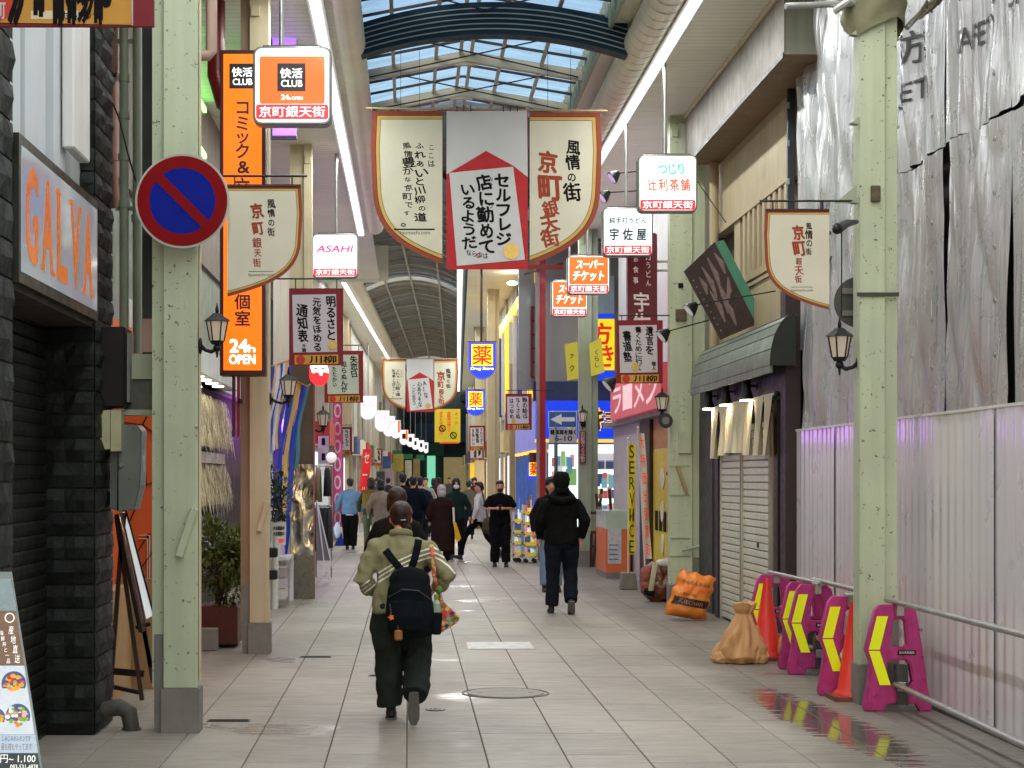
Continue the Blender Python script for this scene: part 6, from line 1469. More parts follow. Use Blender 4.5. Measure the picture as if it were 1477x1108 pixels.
# merchandise carts in front of the pharmacy
CW = mat("cart_white", sr(200, 204, 200), .4)
def cart(label, x0, x1, pyt, d, nx, nz, seed):
    a, b = PX(x0, d), PX(x1, d); t = thing("display_cart", label, "display cart", ((a + b) / 2, d, 0), "wheeled display carts outside the pharmacy"); top_ = PZ(pyt, d)
    for x in (a, b - .03):
        for y_ in (d, d + .5): MB().box(x, x + .03, y_, y_ + .03, .08, top_).build("post", CW, t)
    for j in range(nz):
        z = .14 + (top_ - .14) * j / nz; MB().box(a, b, d, d + .53, z, z + .03).build("shelf", CW, t)
        MB().box(a + .03, b - .03, d - .015, d - .002, z - .0, z + .07).build("price_card", mat("card_yellow", sr(226, 210, 50), .5, emit=.1), t)
        for i in range(nx):
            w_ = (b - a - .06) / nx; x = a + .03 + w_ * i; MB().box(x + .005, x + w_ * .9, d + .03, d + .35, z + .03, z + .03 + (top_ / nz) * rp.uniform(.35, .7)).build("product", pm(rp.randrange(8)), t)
    for x in (a + .06, b - .06): MB().disc((x, .04), .04, d + .02, d + .06, 12).build("wheel", BLACK, t); MB().disc((x, .04), .04, d + .44, d + .48, 12).build("wheel", BLACK, t)
cart("left white display cart with yellow price cards beside the phone man", 740, 754, 738, 36.3, 2, 4, 1)
cart("tall display cart of small packets left of the black hooded man", 755, 776, 728, 36.0, 4, 5, 2)
# hanging drum sign
d = 37.9; t = thing("drum_lamp", "brown drum shaped hanging sign above the yellow window poster", "hanging sign", (PX(770, d), d, PZ(667, d)))
MB().tube([(PX(769, d), d, PZ(667, d)), (PX(769, d), d, PZ(653, d))], .09, 16).build("drum", mat("drum_brown", sr(90, 50, 50), .5), t)
t = thing("window_poster", "blue and yellow pharmacy poster with a red character in the lit window", "poster", (PX(768, d), d, PZ(692, d)))
a, b, c, e = pbox(761, 665, 778, 690, d); MB().box(a, b, d, d + .02, c, e).build("sheet", LBLU, t); MB().box(a + .03, b - .02, d - .006, d, c + .05, e - .02).build("yellow_field", LYEL, t); txt(t, "薬", (a + .05, b - .04, c + .07, e - .04), d - .01, REDT, .02)

# ---- left foreground menu stand
d = 7.5; t = thing("menu_stand", "lit menu stand with food photographs cut off at the lower left corner", "menu stand", (PX(0, d), d, 0))
def Mn(px, py): k = (1108 - py) / 280; return (PX(px, d), d + .16 * k, PZ(py, d))
def mquad(pts, off, m_, nm):
    P = [Mn(*p) for p in pts]; P = [(p[0], p[1] - off, p[2]) for p in P]; Q_ = [(p[0], p[1] + .012, p[2]) for p in P]
    mb = MB(); mb.v = P + Q_; n = len(P); mb.f = [tuple(range(n)), tuple(range(2 * n - 1, n - 1, -1))] + [((i + 1) % n, i, n + i, n + (i + 1) % n) for i in range(n)]; return mb.build(nm, m_, t)
mquad([(-240, 1284), (96, 1284), (4, 828), (-150, 828)], 0, mat("stand_frame", sr(150, 160, 160), .35, .2, emit=.1), "frame")
MG = lambda nm, c, e_=.45: mat(nm, c, .25, 0, .15, 14, emit=e_, ecol=c, coat=.5)
mquad([(-170, 884), (14, 884), (3, 838), (-140, 838)], .014, MG("menu_grey", sr(140, 158, 160), .35), "header")
mquad([(-170, 962), (29, 962), (14, 885), (-150, 885)], .014, MG("menu_brown", sr(120, 96, 80)), "panel")
mquad([(-170, 1060), (48, 1060), (29, 963), (-150, 963)], .014, MG("menu_pale", sr(206, 214, 222)), "panel")
mquad([(-170, 1086), (54, 1086), (49, 1061), (-150, 1061)], .014, MG("menu_pale2", sr(180, 196, 214)), "panel")
mquad([(-170, 1112), (59, 1112), (54, 1087), (-150, 1087)], .014, MG("menu_dark", sr(60, 68, 70)), "footer")
rf = random.Random(2)
def foodmat(nm, base, sp): return mat(nm, base, .35, 0, .3, 50, emit=.4, spots=sp, spot_scale=45, spot_t=.52)
def dish(cx_, cy_, r, cols, seed):
    f_ = random.Random(seed); P = Mn(cx_, cy_); rr = r * d / F
    mb = MB().disc((P[0], P[2]), rr * 1.05, 0, .003, 24).xf(lambda v: Vector((v.x, P[1] - .018 + v.y + (v.z - P[2]) * -.16 * .0, v.z))); mb.build("bowl", MG("bowl_blue", sr(90, 110, 150), .3), t)
    for k in range(34):
        a_ = f_.uniform(0, 6.28); q = rr * .85 * math.sqrt(f_.random()); s_ = rr * f_.uniform(.10, .26); c = f_.choice(cols)
        MB().disc((P[0] + q * math.cos(a_), P[2] + q * math.sin(a_) * .9), s_, P[1] - .0215 - .0002 * k, P[1] - .021 - .0002 * k, 7, rz=s_ * f_.uniform(.5, 1)).build("morsel", MG("food_%d_%d_%d" % tuple(int(v * 255) for v in c), c, .4), t)
dish(16, 988, 17, [sr(226, 90, 96), sr(210, 60, 70), sr(240, 130, 130), sr(190, 200, 80), sr(250, 180, 60)], 1); dish(24, 1034, 17, [sr(236, 190, 180), sr(240, 240, 230), sr(120, 190, 60), sr(230, 150, 60), sr(220, 120, 120)], 2); dish(-8, 1036, 13, [sr(230, 170, 60), sr(240, 190, 90)], 3)
def mtext(s_, x0, y0, x1, y1, m_, bo=.0, em=False, vert=False):
    mb = MB(); P = lambda a_, b_: (lambda q: (q[0], q[1] - .020, q[2]))(Mn(a_, -b_))
    if vert:
        n = len(s_); h = (y1 - y0) / n
        for i, ch in enumerate(s_): sh_ = 16 * (i / n) * .9; put(mb, ch, x0 + sh_, x1 + sh_, -(y0 + h * (i + .95)), -(y0 + h * i), 0, bo, em=True, P=P)
    else: put(mb, s_, x0, x1, -y1, -y0, 0, bo, em=em, P=P)
    mb.build("lettering", m_, t)
MTW = MG("menu_white", sr(240, 240, 236), .7)
mtext("産地直送", 5, 905, 13, 960, MTW, 0, vert=True); mtext("海鮮丼と一品", -8, 912, -2, 960, MTW, 0, vert=True)
mtext("しみこみホルモンです", 3, 1062, 44, 1069, DGREY); mtext("昼も夜もやってます", 2, 1072, 46, 1082, _m["menu_brown"]); mtext("00円~ 1,100", -12, 1088, 52, 1100, MTW, 0); mtext("093-531-4878", 16, 1102, 56, 1109, MTW, 0)
P = Mn(6, 894); MB().ring((P[0], P[2]), .017, .021, P[1] - .02, P[1] - .018, 18).build("emblem", MTW, t)

# ---- potted bush between the first two columns on the left
def bush(label, cx, d, z0, w, dep, h, n, seed, lm, parent=None, sz=(.04, .11)):
    r_ = random.Random(seed); t = parent or thing("potted_bush", label, "potted plant", (cx, d, 0))
    cl = [(cx + r_.uniform(-.8, .8) * w / 2, d + r_.uniform(-.8, .8) * dep / 2, z0 + h * r_.uniform(.2, .95), r_.uniform(.12, .24)) for _ in range(14)]
    mb = MB()
    for k in range(n):
        c = r_.choice(cl); v = Vector((r_.gauss(0, 1), r_.gauss(0, 1), r_.gauss(0, 1))).normalized() * c[3] * r_.random() ** .4
        p = Vector(c[:3]) + v; dr = (v.normalized() + Vector((r_.uniform(-.5, .5), r_.uniform(-.5, .5), r_.uniform(-.2, .7)))).normalized(); L_ = r_.uniform(*sz)
        s_ = dr.cross(Vector((0, 0, 1))).normalized() * L_ * .24; up = dr.cross(s_).normalized() * L_ * .06; i = len(mb.v)
        mb.v += [tuple(p), tuple(p + dr * L_ * .45 + s_ + up), tuple(p + dr * L_), tuple(p + dr * L_ * .45 - s_ + up)]; mb.f.append((i, i + 1, i + 2, i + 3))
    stuff(mb.build("foliage", lm, t)); mb = MB()
    for c in cl[:9]: MB().tube([(cx + r_.uniform(-.1, .1), d, z0 - .05), ((cx + c[0]) / 2, (d + c[1]) / 2, (z0 + c[2]) / 2 + .05), c[:3]], [.012, .008, .005], 6).build("branch", WOODD, t)
    return t
LEAF = mat("leaf_green", (.12, .165, .035), .45, 0, .45, 9)
t = bush("leafy green bush in a dark red planter behind the first left column", PX(322, 18.4), 18.4, .42, .62, .5, .75, 2600, 3, LEAF)
a, b, c, e = pbox(286, 874, 344, 934, 18.2); MB().box(a, b, 18.1, 18.7, .03, e).bevel(.01).build("planter", mat("planter_red", sr(86, 34, 24), .5, 0, .15, 6), t)
a, b, c, e = pbox(287, 906, 314, 938, 17.9); tag(MB().box(a, b, 17.8, 18.0, 0, e).bevel(.01).build("concrete_block", CONC), "grey concrete block in front of the dark red planter", "block")
t = bush("dark leafy shrub peeking out right of the second left column", PX(402, 23), 23, 1.2, .25, .25, .65, 500, 9, mat("leaf_dark", (.03, .06, .025), .5, 0, .4, 9)); MB().tube([(PX(396, 23.5), 23.5, 0), (PX(398, 23.5), 23.5, .95)], [.05, .035], 12).build("planter", WHITE, t)

# ---- cloth banners blue / white / teal behind second column, mirror clad box
def drape(label, x0, x1, yt, yb, d0, d1, cols, seed, sway=.1):
    t = thing("cloth_banner", label, "banner", (PX(x0, d0), d0, PZ(yb, d0))); n = len(cols)
    def base(u, v):
        px = x0 + (x1 - x0) * u; xx = PX(px, d0 + (d1 - d0) * u); y = d0 + (d1 - d0) * u + .05 * math.sin(u * 16 + seed + v * 2); z = PZ(yt, d0) * (1 - v) + PZ(yb, d0) * v + (.15 * u if seed % 2 else -.1 * u)
        return (xx - sway * v + .03 * math.sin(v * 5 + seed), y, z)
    for k in range(n):
        u0, u1 = k / n, (k + 1) / n; MB().grid(lambda u, v: base(u0 + (u1 - u0) * u + .04 * math.sin(v * 9 + k * 2), v), 4, 14).build("cloth", cols[k], t, smooth=True)
    MB().tube([base(0, 0), base(1, 0)], .012, 6).build("rod", WOODT, t)
    return t
CB = mat("cloth_blue", sr(24, 60, 190), .7, 0, .15, 5); CT = mat("cloth_teal", sr(74, 140, 160), .7, 0, .15, 5); CWt = mat("cloth_white", sr(226, 222, 236), .7, 0, .1, 5); CV = mat("cloth_violet", sr(110, 70, 220), .7); CG = mat("cloth_gold", sr(220, 180, 110), .7)
drape("blue, white and gold cloth banner left of the teal one behind the second left column", 389, 418, 528, 660, 22.5, 23.5, [CB, CG, CWt, CB, CWt, CG, CB], 1)
drape("blue and violet cloth banner hanging beside the mirror-clad box", 402, 438, 540, 730, 23.2, 24.2, [CWt, CV, CB, CG, CB], 2, .18)
drape("teal cloth banner hanging in front of the mirror-clad box", 424, 447, 568, 690, 24.4, 24.9, [CT, CG, CT, CT], 3, .2)
drape("long white and blue cloth banner low behind the second left column", 392, 418, 640, 800, 24.6, 25.2, [CWt, CB, CWt, mat("cloth_pinkish", sr(216, 190, 220), .7), CB], 4, .05)
# mirror clad box column
mt = thing("mirror_clad_box", "crinkled mirror foil clad box at the foot of the third left column", "clad box", (PX(435, 25.5), 25.5, 0))
MIR = mat("mirror_foil", (.46, .47, .46), .16, 1, .25, 3, .8, 2.4)
a, b = PX(419, 25.4), PX(453, 25.4)
def foil(u, v): return (a + (b - a) * u, 25.4 - .012 * mnoise.noise((u * 3, v * 9, 1)), 1.9 * v + .5 * 0)
MB().grid(foil, 10, 40).build("foil_face", MIR, mt, smooth=True); MB().box(a + .002, b - .002, 25.42, 25.68, 0, 3.6).build("core", mat("core_brown", sr(88, 72, 62), .4, .3, .2, 3), mt)
MB().box(b - .01, b + .012, 25.395, 25.43, .0, 3.6).build("edge_strip", mat("copper_edge", sr(150, 96, 80), .35, .5), mt); MB().box(a, b, 25.37, 25.40, 0, .62).build("lower_panel", mat("lower_steel", sr(120, 118, 110), .3, .7, .1, 4), mt)
# leaflet table and dark clamps behind second column
t = thing("leaflet_table", "white table with leaflets and cartons behind the second left column", "table", (PX(402, 24.2), 24.2, 0))
a, b = PX(389, 24.2), PX(417, 24.2); MB().box(a, b, 24.2, 25.2, .60, .64).build("tabletop", WHITE, t); MB().box(a, a + .04, 24.2, 24.24, 0, .6).build("leg", STEEL, t); MB().box(b - .04, b, 24.2, 24.24, 0, .6).build("leg", STEEL, t); MB().box(a, b, 25.1, 25.14, 0, .6).build("panel", CWt, t)
tag(MB().box(PX(392, 24.1), PX(412, 24.1), 24.1, 24.12, PZ(786, 24.1), PZ(752, 24.1)).build("price_notice", mat("notice2", sr(226, 220, 224), .6)), "white price notice with small dark and red lines on the leaflet table", "notice")
for k, (py, m_) in enumerate(((760, INK), (768, INK), (778, REDT))): mb = MB(); put(mb, "大会開催中", PX(394, 24.09), PX(410, 24.09), PZ(py + 5, 24.09), PZ(py - 1, 24.09), 24.095, .02); tag(mb.build("notice_lettering", m_, None), ["first", "second", "third red"][k] + " line of characters on the white price notice", "lettering")
for k, py in enumerate((796, 828)): tag(MB().box(PX(386, 17.6), PX(400, 17.6), 17.55, 17.7, PZ(py + 8, 17.6), PZ(py - 6, 17.6)).bevel(.01).build("clamp", BLACK), ["upper", "lower"][k] + " black clamp on the right side of the second left column", "clamp")
for k in range(3): tag(MB().box(PX(393 + 3 * k, 23.9), PX(414, 23.9), 23.6, 24.1, .64 * 0 + .12 + .14 * k, .12 + .14 * k + .13).build("carton", mat("carton%d" % k, [sr(206, 200, 196), sr(190, 180, 190), sr(160, 150, 150)][k], .6)), ["lowest", "middle", "topmost"][k] + " of three pale cartons under the leaflet table", "carton", "cartons under the leaflet table")
# clothes rack and A-board on the left
d = 31; t = thing("clothes_rack", "metal clothes rack with dark and khaki garments on the left", "clothes rack", (PX(466, d), d, 0))
for px in (456, 478): MB().tube([(PX(px, d), d, 0), (PX(px, d), d, PZ(672, d))], .013, 8).build("post", STEEL, t)
MB().tube([(PX(454, d), d, PZ(672, d)), (PX(480, d), d, PZ(672, d))], .013, 8).build("rail", STEEL, t); MB().tube([(PX(454, d), d, PZ(730, d)), (PX(480, d), d, PZ(730, d))], .013, 8).build("rail", STEEL, t)
KH = mat("khaki", sr(122, 118, 80), .8, 0, .1, 5); GA = [mat("cloth_black", sr(24, 24, 26), .85, 0, .3, 8), mat("cloth_charcoal", sr(46, 48, 50), .85, 0, .3, 8), mat("cloth_darkgreen", sr(30, 42, 38), .85)]
def garment(px, pyt, pyb, m_, d=d, w_=.2):
    x = PX(px, d); g = MB().tube([(x, d, PZ(pyt, d)), (x, d, PZ(pyt, d) - .06), (x, d, (PZ(pyt, d) + PZ(pyb, d)) / 2), (x, d, PZ(pyb, d))], [(.03, .05), (.05, w_), (.06, w_ * .95), (.07, w_ * 1.05)], 12)
    return tag(g.build("hanging_garment", m_, None, smooth=True), "", "garment", "garments hung on the clothes rack")
for k, (px, a_, b_, m_, lb) in enumerate(((459, 674, 724, KH, "khaki shirt on the upper rail of the clothes rack"), (472, 674, 716, GA[0], "long black coat on the upper rail of the clothes rack"), (457, 732, 795, GA[1], "charcoal garment at the left end of the lower rail"), (463, 732, 798, GA[0], "black garment second from the left on the lower rail"), (469, 732, 792, GA[2], "dark green garment on the lower rail"), (475, 732, 790, GA[1], "charcoal garment at the right end of the lower rail"))): o = garment(px, a_, b_, m_); o['label'] = lb
t = thing("clothing_sign_a_board", "white framed folding A-board leaning left of the denim jacket man", "A-board", (PX(466, 28.8), 28.8, 0)); d = 28.8
for p, q in (((457, 722), (481, 822)), ((457, 722), (470, 826))): MB().bar((PX(p[0], d), d, PZ(p[1], d)), (PX(q[0], d), d - .2, max(PZ(q[1], d), 0.01)), .02).build("leg", WHITE, t)
mb = MB(); mb.v = [(PX(455, d), d, PZ(726, d)), (PX(459, d), d, PZ(726, d)), (PX(478, d), d - .15, PZ(808, d)), (PX(457, d), d - .15, PZ(808, d))]; mb.f = [(0, 1, 2, 3)]; mb.build("board_panel", mat("slate", sr(110, 112, 114), .5), t); MB().bar((PX(454, d), d - .16, .12), (PX(480, d), d - .16, .1), .02).build("cross_bar", WHITE, t)
d = 45; tag(MB().poly([(PX(482, d), d, .0), (PX(497, d), d, .0), (PX(493, d), d, .32), (PX(488, d), d + .1, .35)]).build("blue_cover", mat("blue_tarp", sr(24, 60, 190), .5)), "small bright blue plastic sheet on the ground beside the denim jacket man", "plastic sheet")
t = thing("framed_notices", "two small framed black and white notices on a pillar left of the pink flag", "notices", (PX(466, 38), 38, 1.7)); 
for py in (638, 660): MB().box(PX(459, 38), PX(474, 38), 38, 38.03, PZ(py + 9, 38), PZ(py - 9, 38)).build("frame", mat("frame_gray", sr(170, 168, 160), .5), t); MB().box(PX(464, 38), PX(469, 38), 37.985, 37.999, PZ(py + 4, 38), PZ(py - 6, 38)).build("print", INK, t)
tag(MB().ball((PX(478, 34), 34, PZ(660, 34)), .10, .1, .1).build("globe_lamp", mat("globe", sr(226, 224, 214), .4, emit=.4), None, smooth=True), "white globe on the black pole by the clothes rack", "lamp")
# far small awnings and colourful clutter on the left end of street (each a thing)
for k, (x0, y0, x1, y1, d, c, lb) in enumerate(((566, 650, 580, 656, 92, sr(20, 120, 80), "first green awning under the far white shield signs"), (582, 655, 595, 662, 98, sr(20, 130, 86), "second green awning under the far white shield signs"), (600, 656, 612, 664, 104, sr(20, 130, 86), "third green awning under the far white shield signs"),
    (567, 655, 582, 680, 90, sr(170, 150, 60), "ochre vertical banner under the first green awning"), (584, 664, 594, 690, 96, sr(200, 190, 170), "pale vertical banner under the second green awning"), (596, 662, 606, 690, 100, sr(150, 130, 80), "tan vertical banner beside the lit green doorway"), (552, 658, 563, 676, 84, sr(50, 90, 150), "small blue road sign far down on the left"), (678, 668, 698, 690, 80, sr(226, 180, 40), "glowing amber shop sign low on the far right"), (543, 680, 555, 704, 70, sr(44, 52, 60), "dark poster stand far down on the left"), (553, 676, 566, 700, 78, sr(150, 130, 150), "mauve poster far down on the left"))):
    a, b, c_, e = pbox(x0, y0, x1, y1, d); tag(MB().box(a, b, d, d + .08, c_, e).build(["far_awning", "far_banner", "far_sign"][0 if "awning" in lb else 1 if "banner" in lb else 2], mat("far%d" % k, c, .5, 0, .25, 2, emit=.5 if "glow" in lb else .0)), lb, "awning" if "awning" in lb else "banner" if "banner" in lb else "sign")
# switch boxes on the second right column, small fittings
def on2(px0, py0, px1, py1, m_, nm, lb, off=.05):
    a, b, c_, e = pbox(px0, py0, px1, py1, 23.65); return MB().box(a, b, 23.7 - off, 23.7 - .001, c_, e).bevel(.004).build(nm, m_, c2)
on2(979, 622, 997, 654, mat("switch_cream", sr(176, 188, 158), .5), "switch_box", ""); on2(979, 408, 986, 415, INK, "black_fitting", "", .02); on2(975, 446, 990, 462, _m["rusty"], "junction_box", "")
MB().obox((PX(985, 23.6), 23.66, PZ(692, 23.6)), (1, 0, .35), (0, 1, 0), (-.35, 0, 1), .02, .02, .19).build("cable_cover", mat("cover_tan", sr(158, 130, 96), .6), c2); MB().tube([(PX(984, 23.6), 23.62, PZ(794, 23.6)), (PX(1010, 23.6), 23.6, PZ(788, 23.6))], .02, 8).build("handle", PAINT_D, c2)
for py in (672, 714, 776, 802): a, b, c_, e = pbox(977, py, 1001, py + 1, 23.65); MB().box(3.41, 3.69, 23.685, 23.698, c_, c_ + .012).build("band", PAINT_D, c2)
t = thing("fire_call_box", "small tan box with a red knob left of the second right column", "box", (PX(970, 24.0), 24, PZ(708, 24))); a, b, c_, e = pbox(966, 675, 974, 706, 24.0); MB().box(a - .02, b, 23.95, 24.05, c_, e).build("case", WOODT, t); MB().ball((PX(963, 24), 23.95, PZ(683, 24)), .03).build("knob", RED, t)
# cables
def cable(label, pts, m_=BLACK, r=.006): return tag(MB().tube(pts, r, 6).build("cable", m_), label, "cable")
cable("thin black cable sagging across the green pipes above the no-parking sign", [(PX(152, 12.7), 12.7, PZ(98, 12.7)), (PX(156, 12.7), 12.7, PZ(130, 12.7)), (PX(172, 12.7), 12.7, PZ(172, 12.7)), (PX(184, 12.7), 12.7, PZ(220, 12.7)), (PX(196, 12.7), 12.7, PZ(262, 12.7))])
cable("coil of dark wire tied round the pipes near the stone pier", [(PX(150 + 10 * math.cos(k) + 8, 12.7), 12.7, PZ(105 + 7 * math.sin(k * 1.2), 12.7)) for k in range(12)], INK, .005)
cable("cable running down the second right column's left side", [(PX(968, 23.9), 23.9, PZ(600, 23.9)), (PX(974, 23.9), 23.9, PZ(640, 23.9)), (PX(966, 23.9), 23.9, PZ(665, 23.9)), (PX(969, 23.9), 23.9, PZ(800, 23.9))], CREAMP)
cable("cable hanging under the tin canopy beside the cream wall", [(PX(1006, 23), 23, PZ(262, 23)), (PX(1022, 23), 23, PZ(285, 23)), (PX(1050, 23), 23, PZ(325, 23))])
# ================================================================== PEOPLE
SKIN = mat("skin", sr(206, 150, 122), .5, 0, .06, 12); SHOE = mat("shoe_dark", sr(30, 30, 34), .6, 0, .1, 10); SOLE = mat("shoe_sole", sr(96, 92, 88), .7)
def cloth(nm, c, v=.12): return mat(nm, c, .9, 0, v, 7, .12, 90, spec=.12)
HAIRB = mat("hair_black", sr(18, 15, 15), .55, 0, .3, 30, .3, 90); HAIRR = mat("hair_auburn", sr(46, 20, 14), .40, 0, .5, 30, .6, 90, spec=.4); HAIRG = mat("hair_grey", sr(170, 164, 160), .6, 0, .2, 30, .3, 90)
def person(label, px, d, h, yaw=0, pose=None, top=None, legs=None, hair=HAIRB, hairstyle='short', shoes=SHOE, coat=0, sleeve='long', vox=.014, lean=0, extra=None, wide=1.0, legw=1.0, grp=None, headtilt=0, fold=.018):
    """figure facing +Y (away from the camera) turned by yaw degrees; joints in metres for a 1.70 m body"""
    x0 = PX(px, d); s = h / 1.70; t = thing("person", label, "person", (x0, d, 0), grp); ca, sa = math.cos(R(yaw)), math.sin(R(yaw))
    def T(p):
        x, y, z = p[0] * s, p[1] * s, p[2] * s
        return (x0 + x * ca - y * sa, d + x * sa + y * ca, max(z, 0))
    def LZ(p):      # lean of the upper body about the hips
        x, y, z = p; k = max(z - .92, 0); return (x, y + k * math.sin(lean), z - k * (1 - math.cos(lean)))
    P = dict(lk=(-.10, .03, .50), la=(-.10, .0, .08), rk=(.10, .03, .50), ra=(.10, 0, .08), le=(-.27, -.03, 1.13), lw=(-.28, .06, .88), re=(.27, -.03, 1.13), rw=(.28, .06, .88), lt=0, rt=0)
    P.update(pose or {})
    U = lambda *p: LZ(p); hipL, hipR = (-.09 * wide, 0, .92), (.09 * wide, 0, .92); shL, shR = U(-.165 * wide, 0, 1.325), U(.165 * wide, 0, 1.325)
    le, lw, re, rw = (LZ(P[k]) for k in ('le', 'lw', 're', 'rw')); lk, la, rk, ra = P['lk'], P['la'], P['rk'], P['ra']
    lerp = lambda a, b, k: tuple(a[i] + (b[i] - a[i]) * k for i in range(3))
    hc = U(0, .02 + headtilt, 1.585 - abs(headtilt) * .25)
    def tb(mb, pts, rad, n=12): mb.tube([T(p) for p in pts], [(r * s if not isinstance(r, tuple) else (r[0] * s, r[1] * s)) for r in rad], n, ref=(ca, sa, 0))
    # body: one continuous figure
    b = MB()
    b.ball(T(hc), .074 * s, .090 * s, .115 * s, 16, 12); b.ball(T((hc[0], hc[1] + .03, hc[2] - .05)), .055 * s, .062 * s, .062 * s)      # skull, jaw
    b.ball(T((hc[0], hc[1] + .10, hc[2] - .025)), .013 * s, .02 * s, .022 * s, 8, 6)
    for q in (-1, 1): b.ball(T((hc[0] + q * .079, hc[1] - .005, hc[2] - .02)), .014 * s, .018 * s, .032 * s, 8, 6)
    tb(b, [U(0, -.005, 1.36), U(0, 0, 1.45), (hc[0], hc[1] - .01, hc[2] - .06)], [.062, .05, .052])
    tb(b, [(0, 0, .86), (0, 0, .95), U(0, 0, 1.12), U(0, 0, 1.30), U(0, 0, 1.42)], [(.14, .10), (.15, .11), (.125, .09), (.155, .10), (.08, .06)])
    for sh, el, wr in ((shL, le, lw), (shR, re, rw)):
        dirn = (Vector(wr) - Vector(el)).normalized(); hd = tuple(Vector(wr) + dirn * .05)
        tb(b, [U(0, 0, 1.34), sh, el, wr, tuple(Vector(wr) + dirn * .04)], [.045, .045, .036, .024, .034]); b.ball(T(hd), .026 * s, .034 * s, .04 * s, 8, 6)
        if vox <= .012 and P.get('fingers', 1):
            side = dirn.cross(Vector((0, 1, 0))); side = side.normalized() if side.length > .2 else Vector((1, 0, 0)); fw = dirn.cross(side).normalized()
            for k in range(4):
                o_ = (k - 1.5) * .018; a_ = Vector(hd) + dirn * .025 + fw * o_; l_ = (.058, .068, .064, .05)[k]
                b.tube([T(a_), T(a_ + dirn * l_ * .6 + side * .01), T(a_ + dirn * l_ + side * .028)], [.0095 * s, .009 * s, .007 * s], 7)
            a_ = Vector(hd) + fw * .03; b.tube([T(a_), T(a_ + fw * .03 + dirn * .02), T(a_ + fw * .035 + dirn * .045)], [.011 * s, .01 * s, .008 * s], 7)
    for hp, kn, an in ((hipL, lk, la), (hipR, rk, ra)): tb(b, [hp, lerp(hp, kn, .5), kn, lerp(kn, an, .35), an], [.08, .07, .05, .05, .035])
    fuse("body", b, SKIN, t, vox * .85 if vox <= .012 else vox, 3)
    # upper garment
    if top:
        g = MB(); w_ = wide
        if coat: tb(g, [(0, -.01, .92 - coat), (0, -.01, .80 if coat > .2 else .9), (0, 0, .95), U(0, 0, 1.12), U(0, -.005, 1.28), U(0, 0, 1.385), U(0, 0, 1.45)], [(.22 * w_, .17), (.19 * w_, .14), (.175 * w_, .13), (.165 * w_, .12), (.18 * w_, .125), (.12 * w_, .09), (.07, .065)], 16)
        else: tb(g, [(0, 0, .84), (0, 0, .90), U(0, 0, 1.02), U(0, 0, 1.16), U(0, -.005, 1.28), U(0, 0, 1.385), U(0, 0, 1.45)], [(.186 * w_, .148), (.186 * w_, .146), (.170 * w_, .128), (.168 * w_, .12), (.18 * w_, .122), (.115 * w_, .088), (.066, .062)], 16)
        for sh, el, wr in ((shL, le, lw), (shR, re, rw)):
            q = U(.06 * (1 if sh[0] > 0 else -1), 0, 1.375); k = wide
            if sleeve == 'long': tb(g, [q, sh, lerp(sh, el, .5), el, lerp(el, wr, .5), lerp(el, wr, .93)], [.062, .074 * k, .066 * k, .062 * k, .056 * k, .042], 12)
            else: tb(g, [q, sh, lerp(sh, el, .55), lerp(sh, el, .9)], [.062, .074 * k, .074 * k, .072 * k], 12)
        fuse("jacket" if sleeve == 'long' else "shirt", g, top, t, vox, 4, fold * s, 9, px)
    if legs:
        g = MB(); w_ = wide * legw
        tb(g, [(0, 0, .80), (0, 0, .87), (0, 0, .94)], [(.15 * wide, .12), (.155 * wide, .118), (.13 * wide, .095)], 14)
        for hp, kn, an in ((hipL, lk, la), (hipR, rk, ra)): tb(g, [(hp[0], hp[1], hp[2] - .01), lerp(hp, kn, .5), kn, lerp(kn, an, .5), lerp(kn, an, .9), lerp(kn, an, .97)], [.098 * wide, .094 * w_, .076 * w_, .072 * w_, .072 * w_, .070 * w_], 12)
        fuse("trousers", g, legs, t, vox, 3, fold * .9 * s, 8, px + 9)
    # shoes
    for an, kn, ti in ((la, lk, P['lt']), (ra, rk, P['rt'])):      # ti: heel-up angle in degrees
        c, q = math.cos(R(ti)), math.sin(R(ti)); F_ = lambda y, z: T((an[0], an[1] + (y * c + z * q), an[2] + (-y * q + z * c)))
        g = MB().tube([F_(-.055, -.045), F_(.0, -.035), F_(.09, -.048), F_(.17, -.056), F_(.195, -.06)], [(.03 * s, .03 * s), (.042 * s, .046 * s), (.046 * s, .034 * s), (.042 * s, .022 * s), (.02 * s, .014 * s)], 12, ref=(ca, sa, 0))
        g.tube([F_(-.01, -.05), F_(-.01, .04)], [.04 * s, .04 * s], 10)
        fuse("shoe", g, shoes, t, .011 if vox < .02 else .014, 2)
        g = MB(); o_ = [(-.035, -.06), (.035, -.06), (.045, .06), (.042, .15), (.02, .195), (-.02, .195), (-.042, .15), (-.045, .06)]
        a_ = [F_(y, -.088) for x, y in o_]; b_ = [F_(y, -.070) for x, y in o_]; sh_ = lambda p, x: (p[0] + x * s * ca, p[1] + x * s * sa, p[2])
        i = 0; g.v = [sh_(p, o_[k][0]) for k, p in enumerate(a_)] + [sh_(p, o_[k][0]) for k, p in enumerate(b_)]; n = 8
        g.f = [tuple(range(n)), tuple(range(2 * n - 1, n - 1, -1))] + [((k + 1) % n, k, n + k, n + (k + 1) % n) for k in range(n)]; g.build("sole", SOLE, t)
    # hair
    g = MB(); hx, hy, hz = hc
    def hb(dx, dy, dz, rx, ry, rz): g.ball(T((hx + dx, hy + dy, hz + dz)), rx * s, ry * s, rz * s, 14, 10)
